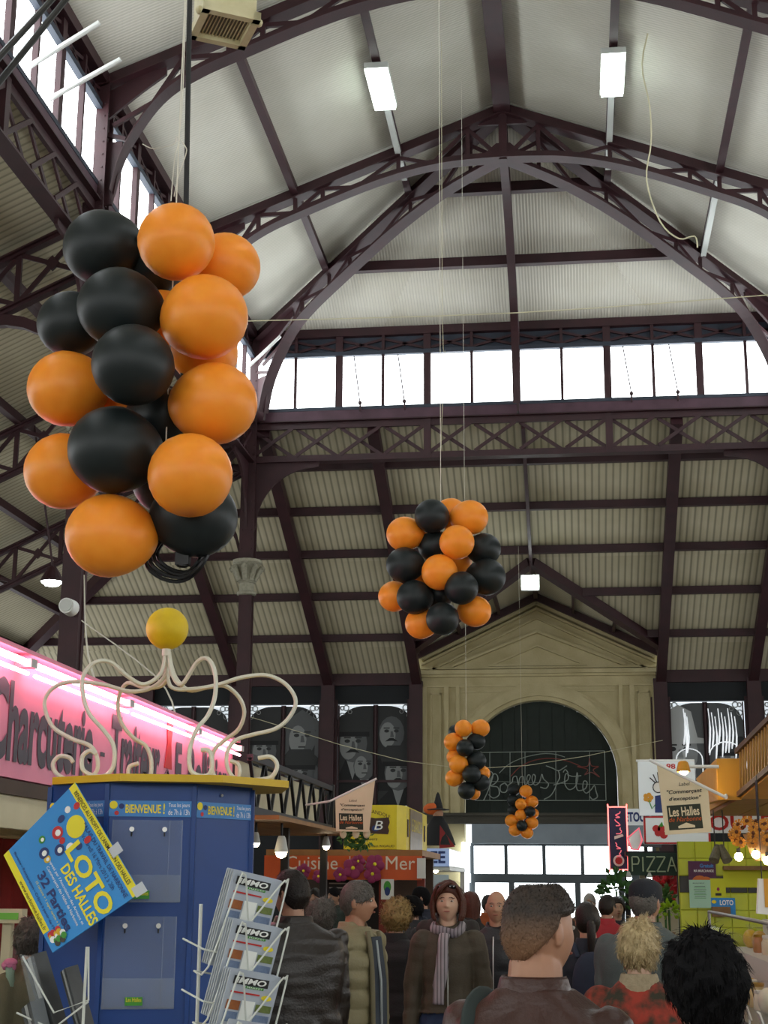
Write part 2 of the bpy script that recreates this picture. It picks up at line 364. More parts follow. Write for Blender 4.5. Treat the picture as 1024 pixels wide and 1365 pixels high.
# ---------------- columns
def column(x, y, lab, sx=1):
    t = thing('iron_column', lab, 'column', (x, y, 0), 'iron columns of the nave', 'structure')
    if y == YB or abs(y-YB) < .1: z0 = ZG
    else: z0 = 8.08; column_shaft(t, x, y)
    b = MB(); b.bb(x-.1, x+.1, y-.11, y+.11, z0, ZE-.02); b.bb(x-.15, x+.15, y-.14, y-.11, z0, ZE-.05); b.bb(x-.15, x+.15, y+.11, y+.14, z0, ZE-.05)
    b.bb(x-.14, x-.1, y-.03, y+.03, z0, ZE-.1); b.build('upper_post', 'iron', t)
    b = MB()
    for z in [z0+.22+.2*i for i in range(int((ZE-z0-.4)/.2))]:
        for q in (-.1, .1): b.ball((x+q, y-.14, z), .016, 6, 4)
    b.build('rivets', 'iron', t)['kind'] = 'stuff'
    if z0 == ZG: return
    brackets(t, x, y, sx)
def column_shaft(t, x, y):
    b = MB(); b.bb(x-.13, x+.13, y-.13, y+.13, 0.35, 7.35); b.bb(x-.15, x+.15, y-.02, y+.02, .35, 7.35); b.build('shaft', 'iron', t)
    b = MB(); b.bb(x-.2, x+.2, y-.2, y+.2, 0, .3); b.bb(x-.16, x+.16, y-.16, y+.16, .3, .36); b.build('plinth', 'iron', t)
    b = MB(); b.lathe([(.13, 7.35), (.2, 7.37), (.2, 7.42), (.15, 7.44), (.15, 7.6), (.19, 7.62), (.16, 7.66), (.17, 7.8), (.22, 7.95), (.3, 8.02), (.3, 8.08)], (x, y, 0), 16); cp = b.build('capital', 'capital', t, True)
    for a in range(8):
        c = math.cos(a*PI/4); s_ = math.sin(a*PI/4); b = MB()
        b.tube(smooth_path([(x+.17*c, y+.17*s_, 7.66), (x+.23*c, y+.23*s_, 7.8), (x+.29*c, y+.29*s_, 7.92), (x+.33*c, y+.33*s_, 7.9), (x+.31*c, y+.31*s_, 7.85)], 3), [.05]*10+[.03]*3, 6)
        b.build('scroll', 'capital', cp, True)
def brackets(t, x, y, sx):
    for s in (-1, 1):    # curved brackets below the girder, along the wall line
        arc = [(1.25*math.cos(a), 1.25*math.sin(a)) for a in [PI/2*i/10 for i in range(11)]]
        if (s > 0 and y > YE-1): dirs = (V((-sx, 0, 0)), )
        elif s < 0: dirs = (V((0, -1, 0)), )
        else: dirs = (V((0, 1, 0)), )
        for dv in dirs:
            b = MB(); O = V((x, y, ZG-.02))
            poly = [O+dv*.1, O+dv*1.45, O+dv*1.45-V((0, 0, .1))]+[O+dv*(1.38-1.22*math.sin(a))+V((0, 0, -1.36+1.24*math.cos(a))) for a in [PI/2*i/10 for i in range(11)]]+[O+dv*.1-V((0, 0, 1.5))]
            b.plate(poly, dv.cross(V((0, 0, 1)))*.05); b.build('bracket', 'iron', t)
for i, l in ((7, 'iron corner column with pale carved capital at the far left corner'), (6, 'iron post standing on the left girder under the apex truss end'), (5, 'iron column rising behind the pink shop sign'), (4, 'iron column of the left row beside the pink sign stall')):
    column(XL, bays[i], l, -1)
for i, l in ((7, 'iron corner column at the far right corner'), (6, 'iron post standing on the right girder under the apex truss end'), (5, 'iron column of the right row, next before the corner column')):
    column(XR, bays[i], l, 1)
# ---------------- lean-to roofs: far end (with the portal's gable dormer), left and right aisle
PXC, DZ = -.86, 8.93                               # portal axis, dormer ridge
YV0 = YE+(ZT-DZ)*AW/(ZT-ZL); DHW = 3.12; DZE = 7.42; YV1 = YE+(ZT-DZE)*AW/(ZT-ZL)
def hole(y): return max(0, DHW*(y-YV0)/(YV1-YV0)) if y > YV0 else 0
le = thing('ceiling', 'ribbed boarded lean-to ceiling sloping down to the stone portal', 'ceiling', (XC, 33, ZL), kind='structure')
RAF = [-8.65, -6.25, -3.95, PXC, 2.23, 4.5, 6.6]
rows = [0, .135, .29, .45, .62, .8, 1]
def lp(x, y, o=0): return V((x, y, zl(y-YE)+o))
def lean_x0(y): return XL-(y-YE)
def lean_x1(y): return XR+(y-YE)
prow = sorted(rows+[(YV0-YE)/AW, (YV1-YE)/AW])
for k in range(8):
    ya, yb = YE+AW*prow[k], YE+AW*prow[k+1]
    ed = [None]+RAF+[None]
    for j in range(len(ed)-1):
        L_ = lambda y, a=ed[j]: max(lean_x0(y), a if a is not None else -99)
        R_ = lambda y, a=ed[j+1]: min(lean_x1(y), a if a is not None else 99)
        def lim(y, lo, hi):
            h = hole(y)
            if h and lo < PXC+.01 and hi > PXC-DHW+.2 and hi <= PXC+.01: hi = max(lo, PXC-h)
            if h and lo >= PXC-.01 and lo < PXC+DHW-.2: lo = min(hi, PXC+h)
            return lo, hi
        a0, a1 = lim(ya, L_(ya), R_(ya)); b0, b1 = lim(yb, L_(yb), R_(yb))
        if a1-a0 < .02 and b1-b0 < .02: continue
        q = [lp(a0, ya, .05)]+([lp(a1, ya, .05)] if a1-a0 > .02 else [])+([lp(b1, yb, .05)] if b1-b0 > .02 or a1-a0 <= .02 else [])+[lp(b0, yb, .05)]
        if b1-b0 <= .02: q = [lp(a0, ya, .05), lp(a1, ya, .05), lp(b0, yb, .05)]
        MB().plate(q, (0, 0, .04)).build('roof_panel', 'lean_x', le)
for k, t in enumerate(rows[1:]):
    y = YE+AW*t-.02; h = hole(y); z = zl(y-YE)-.05
    segs = [(lean_x0(y), lean_x1(y))] if not h else [(lean_x0(y), PXC-min(h, DHW-.05)), (PXC+min(h, DHW-.05), lean_x1(y))]
    for p, q in segs:
        b = MB(); b.beam((p, y, z), (q, y, z), .07, .17); b.beam((p, y, z-.085), (q, y, z-.085), .14, .02); b.build('purlin', 'iron', le)
for x in RAF:
    w_ = .07 if x == PXC else .24
    y1 = YV0-.05 if x == PXC else YW-.1
    b = MB(); b.beam(lp(x, YE+.05, -.14), lp(x, y1, -.14), w_, .24); b.build('rafter', 'iron', le)
for s in (-1, 1):
    x0 = XL if s < 0 else XR
    b = MB(); b.beam((x0, YE, ZT-.12), (x0+s*AW, YW, ZL-.12), .24, .26); b.build('hip_rafter', 'iron', le)
# dormer over the portal
for s in (-1, 1):
    n = 4
    for k in range(n):
        t0, t1 = k/n, (k+1)/n; f = lambda t, y: V((PXC+s*DHW*t, y, DZ+(DZE-DZ)*t+.04))
        MB().plate([f(t0, YV0+(YV1-YV0)*t0), f(t1, YV0+(YV1-YV0)*t1), f(t1, YW+.3), f(t0, YW+.3)], (0, 0, .04)).build('roof_panel', 'lean_y', le)
    for t in (.3, .62, .96):
        y0 = YV0+(YV1-YV0)*t; p = V((PXC+s*DHW*t, y0, DZ+(DZE-DZ)*t-.05)); b = MB(); b.beam(p, (p.x, YW, p.z), .07, .15); b.build('purlin', 'iron', le)
    b = MB(); b.beam((PXC, YV0, DZ-.06), (PXC+s*DHW, YV1, DZE-.06), .22, .2); b.build('valley_beam', 'iron', le)
    b = MB(); b.beam((PXC, YW-.5, DZ-.1), (PXC+s*DHW, YW-.5, DZE-.1), .12, .18); b.build('rafter', 'iron', le)
b = MB(); b.beam((PXC, YV0, DZ-.07), (PXC, YW, DZ-.07), .1, .2); b.build('ridge_beam', 'iron', le)
b = MB(); b.tube([at(805, 803, 36.2), at(900, 797, 36.2)], .03, 8); b.build('conduit', 'wire_white', le)
# side aisles
for s, nm in ((-1, 'left'), (1, 'right')):
    x0 = XL if s < 0 else XR
    la = thing('ceiling', 'ribbed sloping ceiling of the '+nm+' side aisle with dark purlins', 'ceiling', (x0+s*AW/2, 20, ZL), kind='structure')
    ys = bays[2:] if s < 0 else bays[2:]
    for k in range(6):
        for i in range(len(ys)-1):
            d0, d1 = AW*k/6, AW*(k+1)/6; y1a = ys[i+1]; y1b = ys[i+1]
            if i == len(ys)-2: y1a += d0; y1b += d1
            MB().plate([(x0+s*d0, ys[i], zl(d0)+.05), (x0+s*d1, ys[i], zl(d1)+.05), (x0+s*d1, y1b, zl(d1)+.05), (x0+s*d0, y1a, zl(d0)+.05)], (0, 0, .04)).build('roof_panel', 'lean_y', la)
    for k in range(1, 7):
        d = AW*k/6; b = MB(); b.beam((x0+s*d, ys[0], zl(d)-.05), (x0+s*d, YE+d, zl(d)-.05), .07, .17); b.beam((x0+s*d, ys[0], zl(d)-.14), (x0+s*d, YE+d, zl(d)-.14), .14, .02); b.build('purlin', 'iron', la)
    for i in ((4, 5, 6, 7) if s < 0 else (6, 7)):     # lattice trusses across the aisle
        y = bays[i]
        t = thing('aisle_truss', 'lattice truss across the '+nm+' aisle, at the '+{7: 'far corner column', 6: 'column next to the far corner', 5: 'column behind the pink sign', 4: 'nearest column of the row'}[i], 'truss', (x0+s*AW/2, y, 7), 'lattice trusses of the side aisles', 'structure')
        P = lambda d, o: V((x0+s*d, y, zl(d)-o))
        for o, nm2 in ((.18, 'upper_chord'), (.98, 'lower_chord')):
            b = MB(); b.beam(P(.1, o), P(AW-.1, o), .1, .14, (0, 1, 0)); b.beam(P(.1, o), P(AW-.1, o), .02, .26, (0, 1, 0)); b.build(nm2, 'iron', t)
        for k in range(9):
            d0, d1 = .1+(AW-.2)*k/9, .1+(AW-.2)*(k+1)/9
            for q in ((.25, .92), (.92, .25)):
                b = MB(); b.beam(P(d0+.05, q[0]), P(d1-.05, q[1]), .07, .03, (0, 1, 0)); b.build('cross_bar', 'iron', t)
            b = MB(); b.beam(P(d1, .2), P(d1, .95), .08, .05, (0, 1, 0)); b.build('strut', 'iron', t)
            b = MB(); m = (P(d0, .58)+P(d1, .58))/2; b.box(m, (.16, .05, .16), Matrix.Rotation(PI/4, 3, 'Y')); b.build('gusset', 'iron', t)
        arc = [P(.15+1.9*(1-math.cos(a)), 1.0+2.0*(1-math.sin(a))) for a in [PI/2*i_/10 for i_ in range(11)]]
        b = MB(); b.strip([[p+V((-s*0, yy, zz)) for yy, zz in ((-.06, 0), (.06, 0), (.06, .16), (-.06, .16))] for p in arc]); b.beam(P(.5, 1.05), P(.42, 1.85), .06, .05, (0, 1, 0)); b.build('bracket', 'iron', t)
# ---------------- outer walls
mat('pane_side', 'e8f2f6', .35, emit=SIDE_E, ecol=(.95, .98, 1))
def outer_wall(nm, p, q, lab):
    "plastered wall with a tall glazed window in every bay"
    p, q = V((*p, 0)), V((*q, 0)); u = (q-p).normalized(); nr = V((-u.y, u.x, 0)); L_ = (q-p).length; n = int(L_/4.4); st = L_/n; up = V((0, 0, 1))
    w_ = thing(nm, lab, 'wall', (p+q)/2, kind='structure')
    for z, h in ((1.6, 3.2), (6.42, .84)):
        b = MB(); b.beam(p+up*z, q+up*z, .25, h); b.build('masonry', 'plaster', w_)
    for k in range(n+1):
        e = .55; b = MB(); a = p+u*max(0, k*st-e); c = p+u*min(L_, k*st+e); b.beam(a+up*4.6, c+up*4.6, .25, 2.8); b.build('pier', 'plaster', w_)
    for k in range(n):
        a = p+u*(k*st+.55); c = p+u*((k+1)*st-.55); b = MB(); b.beam(a+up*4.6, c+up*4.6, .02, 2.8); b.build('pane', 'pane_side', w_)
        m = (a+c)/2; b = MB(); b.beam(m+up*3.2, m+up*6, .1, .1); b.beam(a+up*4.6, c+up*4.6, .08, .08); b.build('glazing_bar', 'iron', w_)
outer_wall('wall_left', (XL-AW-.12, YW), (XL-AW-.12, Y0), 'plastered outer wall of the left aisle with tall windows')
outer_wall('wall_right', (XR+AW+.12, Y0), (XR+AW+.12, YW), 'plastered outer wall of the right aisle with tall windows')
outer_wall('wall_back', (XL-AW, Y0-.12), (XR+AW, Y0-.12), 'plastered wall with tall windows behind the viewer')
b = MB(); b.plate([(XL-AW, Y0-.2, ZL-.02), (XR+AW, Y0-.2, ZL-.02), (XR, Y0-.2, ZE+.1), (XC, Y0-.2, ZR+.2), (XL, Y0-.2, ZE+.1)], (0, .1, 0)); b.build('wall_gable', 'plaster', label='plain plastered gable behind the viewer', cat='wall', kind='structure')
for s, x0 in ((-1, XL), (1, XR)):
    b = MB(); b.plate([(x0, Y0, ZT), (x0+s*AW, Y0, ZL), (x0+s*AW, bays[2], ZL), (x0, bays[2], ZT)], (0, 0, .05)); b.build('ceiling', 'plaster', label='sloping aisle ceiling behind the viewer, '+('left' if s < 0 else 'right')+' side', cat='ceiling', kind='structure')
# ---------------- far wall: portrait windows between posts
we = thing('wall_end', 'dark far wall with iron posts between the printed portrait windows', 'wall', (XC, YW, 0), kind='structure')
b = MB(); b.bb(XL-AW, -3.84, YW, YW+.3, 0, 3.55); b.bb(2.1, XR+AW, YW, YW+.3, 0, 3.55); b.build('lower_wall', 'dark_wall', we)
b = MB(); b.bb(XL-AW, -3.84, YW-.02, YW+.25, 6.2, 6.72); b.bb(2.1, XR+AW, YW-.02, YW+.25, 6.2, 6.72); b.build('header', 'dark_wall', we)
b = MB(); b.bb(XL-AW, -3.84, YW-.16, YW, 6.66, 6.98); b.bb(2.1, XR+AW, YW-.16, YW, 6.66, 6.98); b.build('wall_beam', 'iron', we)
for x in (-13.45, -11.05, -8.65, -6.25, -3.97, 2.2, 4.5, 6.9, 9.3):
    b = MB(); b.bb(x-.17, x+.17, YW-.2, YW+.1, 0, 6.75); b.bb(x-.24, x+.24, YW-.04, YW+.1, 3.5, 6.3); b.build('post', 'iron', we)
# ================================================================ stone portal with gable
pt_ = thing('wall_portal', 'beige stone portal with pediment and a big dark arched panel', 'wall', (PXC, YW, 0), kind='structure')
PL, PR, AX, AR, AZ = -3.84, 2.14, -.84, 1.92, 4.33
def gab(x): return 8.82-.485*abs(x-PXC)
def arch_strip(b, r0, r1, y0, y1, x=AX, z=AZ, zb=3.43, n=28):
    "archivolt between radii r0 and r1 with straight legs down to zb, from y0 to y1"
    ring = []
    prof = [(x-r0, zb, x-r1)]+[None]
    pts = [((x-r0, zb), (x-r1, zb))]+[((x-r0*math.cos(a), z+r0*math.sin(a)), (x-r1*math.cos(a), z+r1*math.sin(a))) for a in [PI*i/n for i in range(n+1)]]+[((x+r0, zb), (x+r1, zb))]
    for (a, c), (a2, c2) in pts: ring.append([V((a, y0, c)), V((a2, y0, c2)), V((a2, y1, c2)), V((a, y1, c))])
    b.strip(ring); return b
b = MB(); xs = [PL, AX-AR]+[AX-AR*math.cos(PI*i/24) for i in range(1, 24)]+[AX+AR, PR]
xs = sorted(set(xs+[PXC]))
def lowz(x): return 3.2 if abs(x-AX) >= AR-1e-6 else AZ+math.sqrt(max(0, AR*AR-(x-AX)**2))
for x0, x1 in zip(xs, xs[1:]):
    m = (x0+x1)/2
    l0, l1 = (lowz(x0), lowz(x1)) if abs(m-AX) < AR else (0, 0)
    if abs(m-AX) < AR: l0 = AZ if abs(x0-(AX-AR)) < 1e-6 else l0; l1 = AZ if abs(x1-(AX+AR)) < 1e-6 else l1
    b.plate([(x0, YW, l0), (x1, YW, l1), (x1, YW, gab(x1)), (x0, YW, gab(x0))], (0, .5, 0))
b.build('masonry', 'stone', pt_)
for x0, x1 in ((-4.12, PL), (PR, 2.4)):
    b = MB(); b.bb(x0, x1, YW+.1, YW+.4, 6.7, 7.5); b.build('gap_filler', 'stone', pt_)  # stone filler added to stop daylight leaking in beside the gable
def rake(name, xh, z0, zpk, w, d, m='stone'):
    for s in (-1, 1):
        b = MB(); b.beam((PXC+s*xh, YW-d/2, z0), (PXC, YW-d/2, zpk), d, w, (0, 0, 1)); b.build(name, m, pt_)
rake('raking_cornice', 2.98, 7.33, 8.75, .16, .34); rake('raking_moulding', 2.98, 7.17, 8.58, .05, .2)
rake('raking_moulding', 2.85, 6.98, 8.36, .05, .1)
rake('raking_moulding', 2.2, 7.12, 8.0, .06, .14); rake('raking_moulding', 1.15, 7.16, 7.64, .04, .08)
for z, h, d in ((7.08, .05, .1), (6.96, .1, .24), (6.88, .06, .14), (6.62, .04, .05)):
    b = MB(); b.bb(PL-.02, PR+.02, YW-d, YW, z-h/2, z+h/2); b.build('cornice', 'stone', pt_)
b = MB(); b.bb(PXC-1.25, PXC+1.25, YW-.08, YW, 7.12, 7.17); b.build('moulding', 'stone', pt_)
for x0, x1, d in ((PL, PL+.14, .1), (-3.25, -3.14, .1), (-2.95, -2.86, .07), (1.17, 1.26, .07), (1.44, 1.55, .1), (PR-.14, PR, .1)):
    b = MB(); b.bb(x0, x1, YW-d, YW, 3.3, 6.6); b.build('pilaster_strip', 'stone', pt_)
for x0, x1 in ((PL+.22, -3.34), (1.64, PR-.2)):
    b = MB()
    for q in (rect(x0, x0+.04, 3.5, 6.45), rect(x1-.04, x1, 3.5, 6.45), rect(x0, x1, 6.41, 6.45)):
        b.bb(q[0][0], q[1][0], YW-.04, YW, q[0][1], q[2][1])
    b.build('panel_frame', 'stone', pt_)
b = MB(); b.bb(-2.82, 1.14, YW-.05, YW, 6.46, 6.5); b.build('moulding', 'stone', pt_)
for r0, r1, d in ((AR, AR+.1, .06), (AR+.1, AR+.34, .14), (AR+.34, AR+.42, .08)):
    b = MB(); arch_strip(b, r0, r1, YW-d, YW); b.build('archivolt', 'stone', pt_, True)
# dark tympanum: planks in the arch, a thin crack of daylight round the top
ty = thing('tympanum_panel', 'dark green panel filling the arch above the doors', 'panel', (AX, YW+.3, 3.4), kind='structure')
n = 12
for k in range(n):
    x0, x1 = AX-AR+.02+(2*AR-.04)*k/n, AX-AR+.02+(2*AR-.04)*(k+1)/n-.008
    f = lambda x: AZ+math.sqrt(max(0, (AR-.012)**2-(x-AX)**2))
    b = MB(); xm = [x0, (x0+x1)/2, x1]; b.plate([(x0, YW+.22+.006*(k % 2), 3.44), (x1, YW+.22+.006*(k % 2), 3.44)]+[(x, YW+.22+.006*(k % 2), f(x)) for x in reversed(xm)], (0, .03, 0)); b.build('plank', 'tymp', ty)
b = MB(); b.plate([(AX-AR+.012, YW+.27, 3.44)]+[(AX-(AR-.012-.016*(i in (11, 12, 18, 19, 20)))*math.cos(PI*i/30), YW+.27, AZ+(AR-.012-.016*(i in (11, 12, 18, 19, 20)))*math.sin(PI*i/30)) for i in range(31)]+[(AX+AR-.012, YW+.27, 3.44)], (0, .03, 0)); b.build('backing_board', 'tymp', ty)
b = MB(); b.plate([(AX-AR*math.cos(PI*i/30), YW+.34, AZ+AR*math.sin(PI*i/30)) for i in range(31)], (0, .01, 0)); b.build('daylight_pane', 'pane_back', ty)
# wire frame with cursive seasonal greeting
mat('neon_off', '8a938c', .4); mat('neon_red', '7a3a34', .4)
NW = thing('greeting_wire', 'unlit wire greeting sign on a thin rectangular grid in the arch', 'sign', (AX, YW-.05, 3.6))
N_ = lambda px, py: at(px, py, YW-.06)
b = MB(); q = [(641, 1003), (806, 1001), (808, 1067), (634, 1067)]
for i in range(4): b.tube([N_(*q[i]), N_(*q[(i+1) % 4])], .011, 5)
for x in (653, 680, 700, 741, 786): b.tube([N_(x, 1002), N_(x, 1067)], .008, 5)
b.tube([N_(634, 1041), N_(808, 1046)], .006, 5)
for x in (641, 806): b.tube([N_(x, 1002), N_(x, 1002)+V((0, .28, 0))], .008, 5)
b.build('grid', 'neon_off', NW)
def script(pts, m, nm, r=.013):
    b = MB(); b.tube(smooth_path([N_(600+x/4.571, 1000+y/4.571) for x, y in pts], 4), r, 5); b.build(nm, m, NW, True)
script([(205, 305), (235, 240), (262, 150), (235, 130), (222, 180), (250, 215), (290, 185), (285, 150), (262, 150), (245, 215), (290, 225), (300, 270), (265, 292), (235, 270)], 'neon_off', 'letter')
script([(335, 200), (308, 215), (310, 252), (340, 255), (352, 222), (335, 200), (350, 215), (380, 195)], 'neon_off', 'letter')
script([(380, 195), (385, 165), (405, 160), (412, 190), (418, 212), (425, 170), (445, 160), (452, 190), (460, 210), (478, 190), (490, 160), (478, 150), (468, 175), (482, 210), (510, 200), (520, 160), (508, 148), (500, 175), (515, 212), (545, 195), (560, 145), (570, 175), (600, 205), (585, 232), (550, 225)], 'neon_off', 'letter')
script([(585, 95), (625, 110), (660, 125), (690, 110), (712, 95)], 'neon_off', 'letter')
script([(660, 125), (668, 165), (650, 205), (635, 245), (610, 280), (572, 300)], 'neon_off', 'letter'); script([(630, 212), (660, 205), (690, 195)], 'neon_off', 'letter')
script([(690, 195), (718, 180), (720, 145), (703, 150), (700, 205), (725, 240), (760, 225), (778, 180), (775, 135), (768, 190), (775, 240), (800, 245), (828, 230), (835, 195), (815, 190), (810, 235), (830, 262), (860, 240), (880, 215), (890, 250), (898, 285), (870, 300), (850, 280)], 'neon_off', 'letter')
script([(715, 150), (750, 160), (800, 155)], 'neon_off', 'letter'); script([(690, 135), (703, 118), (720, 138)], 'neon_off', 'letter')
script([(300, 140), (360, 85), (450, 45), (560, 22), (640, 25), (700, 42)], 'neon_off', 'arc', .01)
script([(370, 160), (430, 100), (520, 60), (620, 50), (720, 68), (800, 100)], 'neon_red', 'arc', .012)
script([(850, 50), (862, 95), (905, 100), (872, 122), (912, 165), (862, 135), (820, 150), (840, 118), (775, 100), (838, 98), (850, 50)], 'neon_red', 'star', .012)
# beam and doors below the arch
b = MB(); b.bb(PL, 2.3, YW-.22, YW+.3, 3.17, 3.43); b.bb(PL, 2.3, YW-.3, YW-.22, 3.36, 3.43); b.bb(PL, 2.3, YW-.3, YW-.22, 3.17, 3.22); b.build('trim_1', 'stone_dark', label='grey sooty beam above the glazed entrance', cat='beam', kind='structure')
d = thing('door_1', 'glazed entrance doors and transom, blown out by daylight', 'door', (-.6, YW, 0), kind='structure')
b = MB(); b.bb(-2.56, 1.9, YW-.28, YW+.1, 2.68, 3.16); b.build('shutter_box', 'grey_box', d)
zt, zm0, zm1 = 2.63, 1.96, 1.74
b = MB(); b.bb(-2.6, 1.9, YW-.1, YW+.05, zt, 2.7); b.build('frame', 'door_metal', d)
b = MB(); b.bb(-2.6, 1.9, YW-.12, YW+.05, zm1, zm0); b.build('frame', 'door_metal', d)
for x in (-2.57, -1.73, -.79, .15, 1.08, 1.9):
    b = MB(); b.bb(x-.045, x+.045, YW-.1, YW+.05, zm0, zt); b.build('frame', 'door_metal', d)
for x in (-2.57, -1.6, .02, 1.08, 1.9):
    b = MB(); b.bb(x-.07, x+.07, YW-.1, YW+.05, 0, zm1); b.build('frame', 'door_metal', d)
for x0, x1 in ((-2.53, -1.77), (-1.69, -.83), (-.75, .11), (.19, 1.04), (1.12, 1.86)):
    b = MB(); b.bb(x0, x1, YW-.01, YW, zm0, zt); b.build('pane', 'pane_door', d)
for x0, x1 in ((-2.5, -1.67), (-1.53, -.05), (.09, 1.01), (1.15, 1.83)):
    b = MB(); b.bb(x0, x1, YW-.01, YW, .1, zm1); b.build('pane', 'pane_door', d)
b = MB(); b.bb(-2.82, -2.66, YW-.25, YW-.05, 0, 2.72); b.build('glowing_jamb', 'pane_door', d, label='white jamb beside the doors, made to glow like the panes')  # no lamp: the panes' daylight glow is put into the jamb
# ---------------- portrait windows in the far wall
for k, c in enumerate(('101214', '2c2e2f', '55585a', '858888', 'b4b7b6', 'd9dcdb')): mat('print%d' % k, c, .7)
def portrait_window(idx, x0, x1, faces, lab, bright=False, z0=3.6, z1=6.17):
    w_ = thing('window_%d' % idx, lab, 'window', ((x0+x1)/2, YW, z0), kind='structure')
    xm = (x0+x1)/2
    b = MB(); b.bb(x0, x1, YW+.12, YW+.13, z0+.1, z1); b.build('daylight_pane', 'pane_back', w_)
    for k, (a, c) in enumerate(((x0+.03, xm-.06), (xm+.06, x1-.03))):
        b = MB(); bg = 'print2' if bright else 'print0'
        n = 10; top = [(a+(c-a)*i/n, None) for i in range(n+1)]
        R_ = (c-a)
        def cz(x):      # quarter-arched top corner, as in the printed screens
            u = (x-a)/(c-a); u = 1-u if k == 0 else u
            return z1-.45*(1-math.sqrt(max(0, 1-max(0, u-.25)**2/.5625)))-.02
        b.plate([(a, YW+.05, z0+.02), (c, YW+.05, z0+.02)]+[(x, YW+.05, cz(x)) for x, _ in reversed(top)], (0, .01, 0)); sc = b.build('printed_screen', 'print1' if not bright else 'print2', w_)
        ux = -1 if k == 0 else 1; cx = a if k == 0 else c
        for q in range(4):
            b = MB(); r = .05+.02*(q % 2); cc = V((cx-ux*(.07+.1*(q % 3)), YW+.06, z1-.07-.1*(q//2 if q < 3 else 2)))
            b.tube([cc+V((r*math.cos(t), 0, r*math.sin(t))) for t in [2*PI*i/10 for i in range(10)]], .016, 4, True); b.build('corner_curl', 'print4', w_)
        for bar in ((a-.03, a), (c, c+.03)):
            b = MB(); b.bb(bar[0], bar[1], YW+.02, YW+.1, z0, z1); b.build('frame', 'iron', w_)
        # the printed face: flat shapes, one grey each
        fn = lambda u, v, l=0: V((a+(c-a)*u, YW+.048-l, z0+(z1-z0)*v))
        asp = (c-a)/(z1-z0)
        for j, (fx, fy, fr, hat, mo) in enumerate(faces[k]):
            sh = 2 if bright else 0; li = j*.012
            E_ = lambda x, y, rx, ry, n=16: [(max(.01, min(.99, x+rx*math.cos(2*PI*i/n))), max(.01, min(.97, y+ry*math.sin(2*PI*i/n)))) for i in range(n)]
            P = lambda pts, tone, l: decal(fn, pts, li+l).build('print', 'print%d' % max(0, min(5, tone+(1 if bright and tone > 1 else 0))), sc)
            fr *= 1.25; rx, ry = fr, fr*asp*1.3
            P([(max(.01, fx-rx*2.1), max(.01, fy-ry*3.4)), (min(.99, fx+rx*2.1), max(.01, fy-ry*3.4)), (min(.99, fx+rx*1.7), fy-ry*1.6), (fx+rx*.5, fy-ry*.85), (fx-rx*.5, fy-ry*.85), (max(.01, fx-rx*1.7), fy-ry*1.6)], 0 if hat != 2 else 2, .001)
            P([(fx-rx*.45, fy-ry*.8), (fx+rx*.45, fy-ry*.8), (fx, fy-ry*1.9)], 3, .002)
            P(E_(fx, fy, rx, ry), 2, .003)
            P(E_(fx-rx*.3, fy-ry*.1, rx*.62, ry*.75), 3, .004)
            if hat == 1:
                P([(fx-rx*1.15, fy+ry*.45), (fx+rx*1.15, fy+ry*.45), (fx+rx*1.35, fy+ry*.95), (fx+rx*.8, fy+ry*1.5), (fx-rx*.8, fy+ry*1.5), (fx-rx*1.35, fy+ry*.95)], 1, .005)
                P([(fx-rx*1.15, fy+ry*.35), (fx+rx*1.15, fy+ry*.35), (fx+rx*1.15, fy+ry*.6), (fx-rx*1.15, fy+ry*.6)], 0, .006)
            elif hat == 2:
                P([(fx-rx*1.5, fy-ry*1.3), (fx-rx*.9, fy-ry*.9), (fx-rx*.95, fy+ry*.4), (fx, fy+ry*.9), (fx+rx*.95, fy+ry*.4), (fx+rx*.9, fy-ry*.9), (fx+rx*1.5, fy-ry*1.3), (fx+rx*1.3, fy+ry*.8), (fx, fy+ry*1.5), (fx-rx*1.3, fy+ry*.8)][:7]+[(fx+rx*1.3, fy+ry*.8), (fx, fy+ry*1.5), (fx-rx*1.3, fy+ry*.8)], 2, .005)
            elif hat == 3:
                P([(fx-rx*1.5, fy+ry*.35), (fx+rx*1.5, fy+ry*.35), (fx+rx*1.5, fy+ry*.55), (fx+rx*1.0, fy+ry*.6), (fx+rx*.7, fy+ry*1.7), (fx, fy+ry*2.0), (fx-rx*.7, fy+ry*1.7), (fx-rx*1.0, fy+ry*.6), (fx-rx*1.5, fy+ry*.55)], 3, .005)
            for e in (-1, 1):
                P(E_(fx+e*rx*.38, fy+ry*.12, rx*.2, ry*.1, 8), 1, .007)
                P(rect(fx+e*rx*.38-rx*.24, fx+e*rx*.38+rx*.24, fy+ry*.26, fy+ry*.33), 1, .007)
            P([(fx-rx*.06, fy+ry*.1), (fx+rx*.1, fy+ry*.1), (fx+rx*.2, fy-ry*.25), (fx-rx*.1, fy-ry*.25)], 2, .007)
            if mo: P([(fx-rx*.5, fy-ry*.5), (fx-rx*.15, fy-ry*.3), (fx+rx*.15, fy-ry*.3), (fx+rx*.5, fy-ry*.5), (fx, fy-ry*.46)], 0, .008)
            else: P(rect(fx-rx*.25, fx+rx*.25, fy-ry*.54, fy-ry*.46), 1, .008)
    b = MB(); b.bb(xm-.05, xm+.05, YW+.02, YW+.11, z0, z1); b.build('mullion', 'iron', w_)
    b = MB(); b.bb(x0, x1, YW-.03, YW+.02, 4.2, 4.26); b.build('rail', 'iron', w_)
    return w_
portrait_window(6, -6.0, -4.06, [[(.4, .62, .34, 1, 1), (.75, .4, .26, 0, 0)], [(.4, .72, .3, 0, 1), (.6, .33, .32, 1, 1)]], 'printed portrait window with a moustached man in a cap, nearest left of the portal')
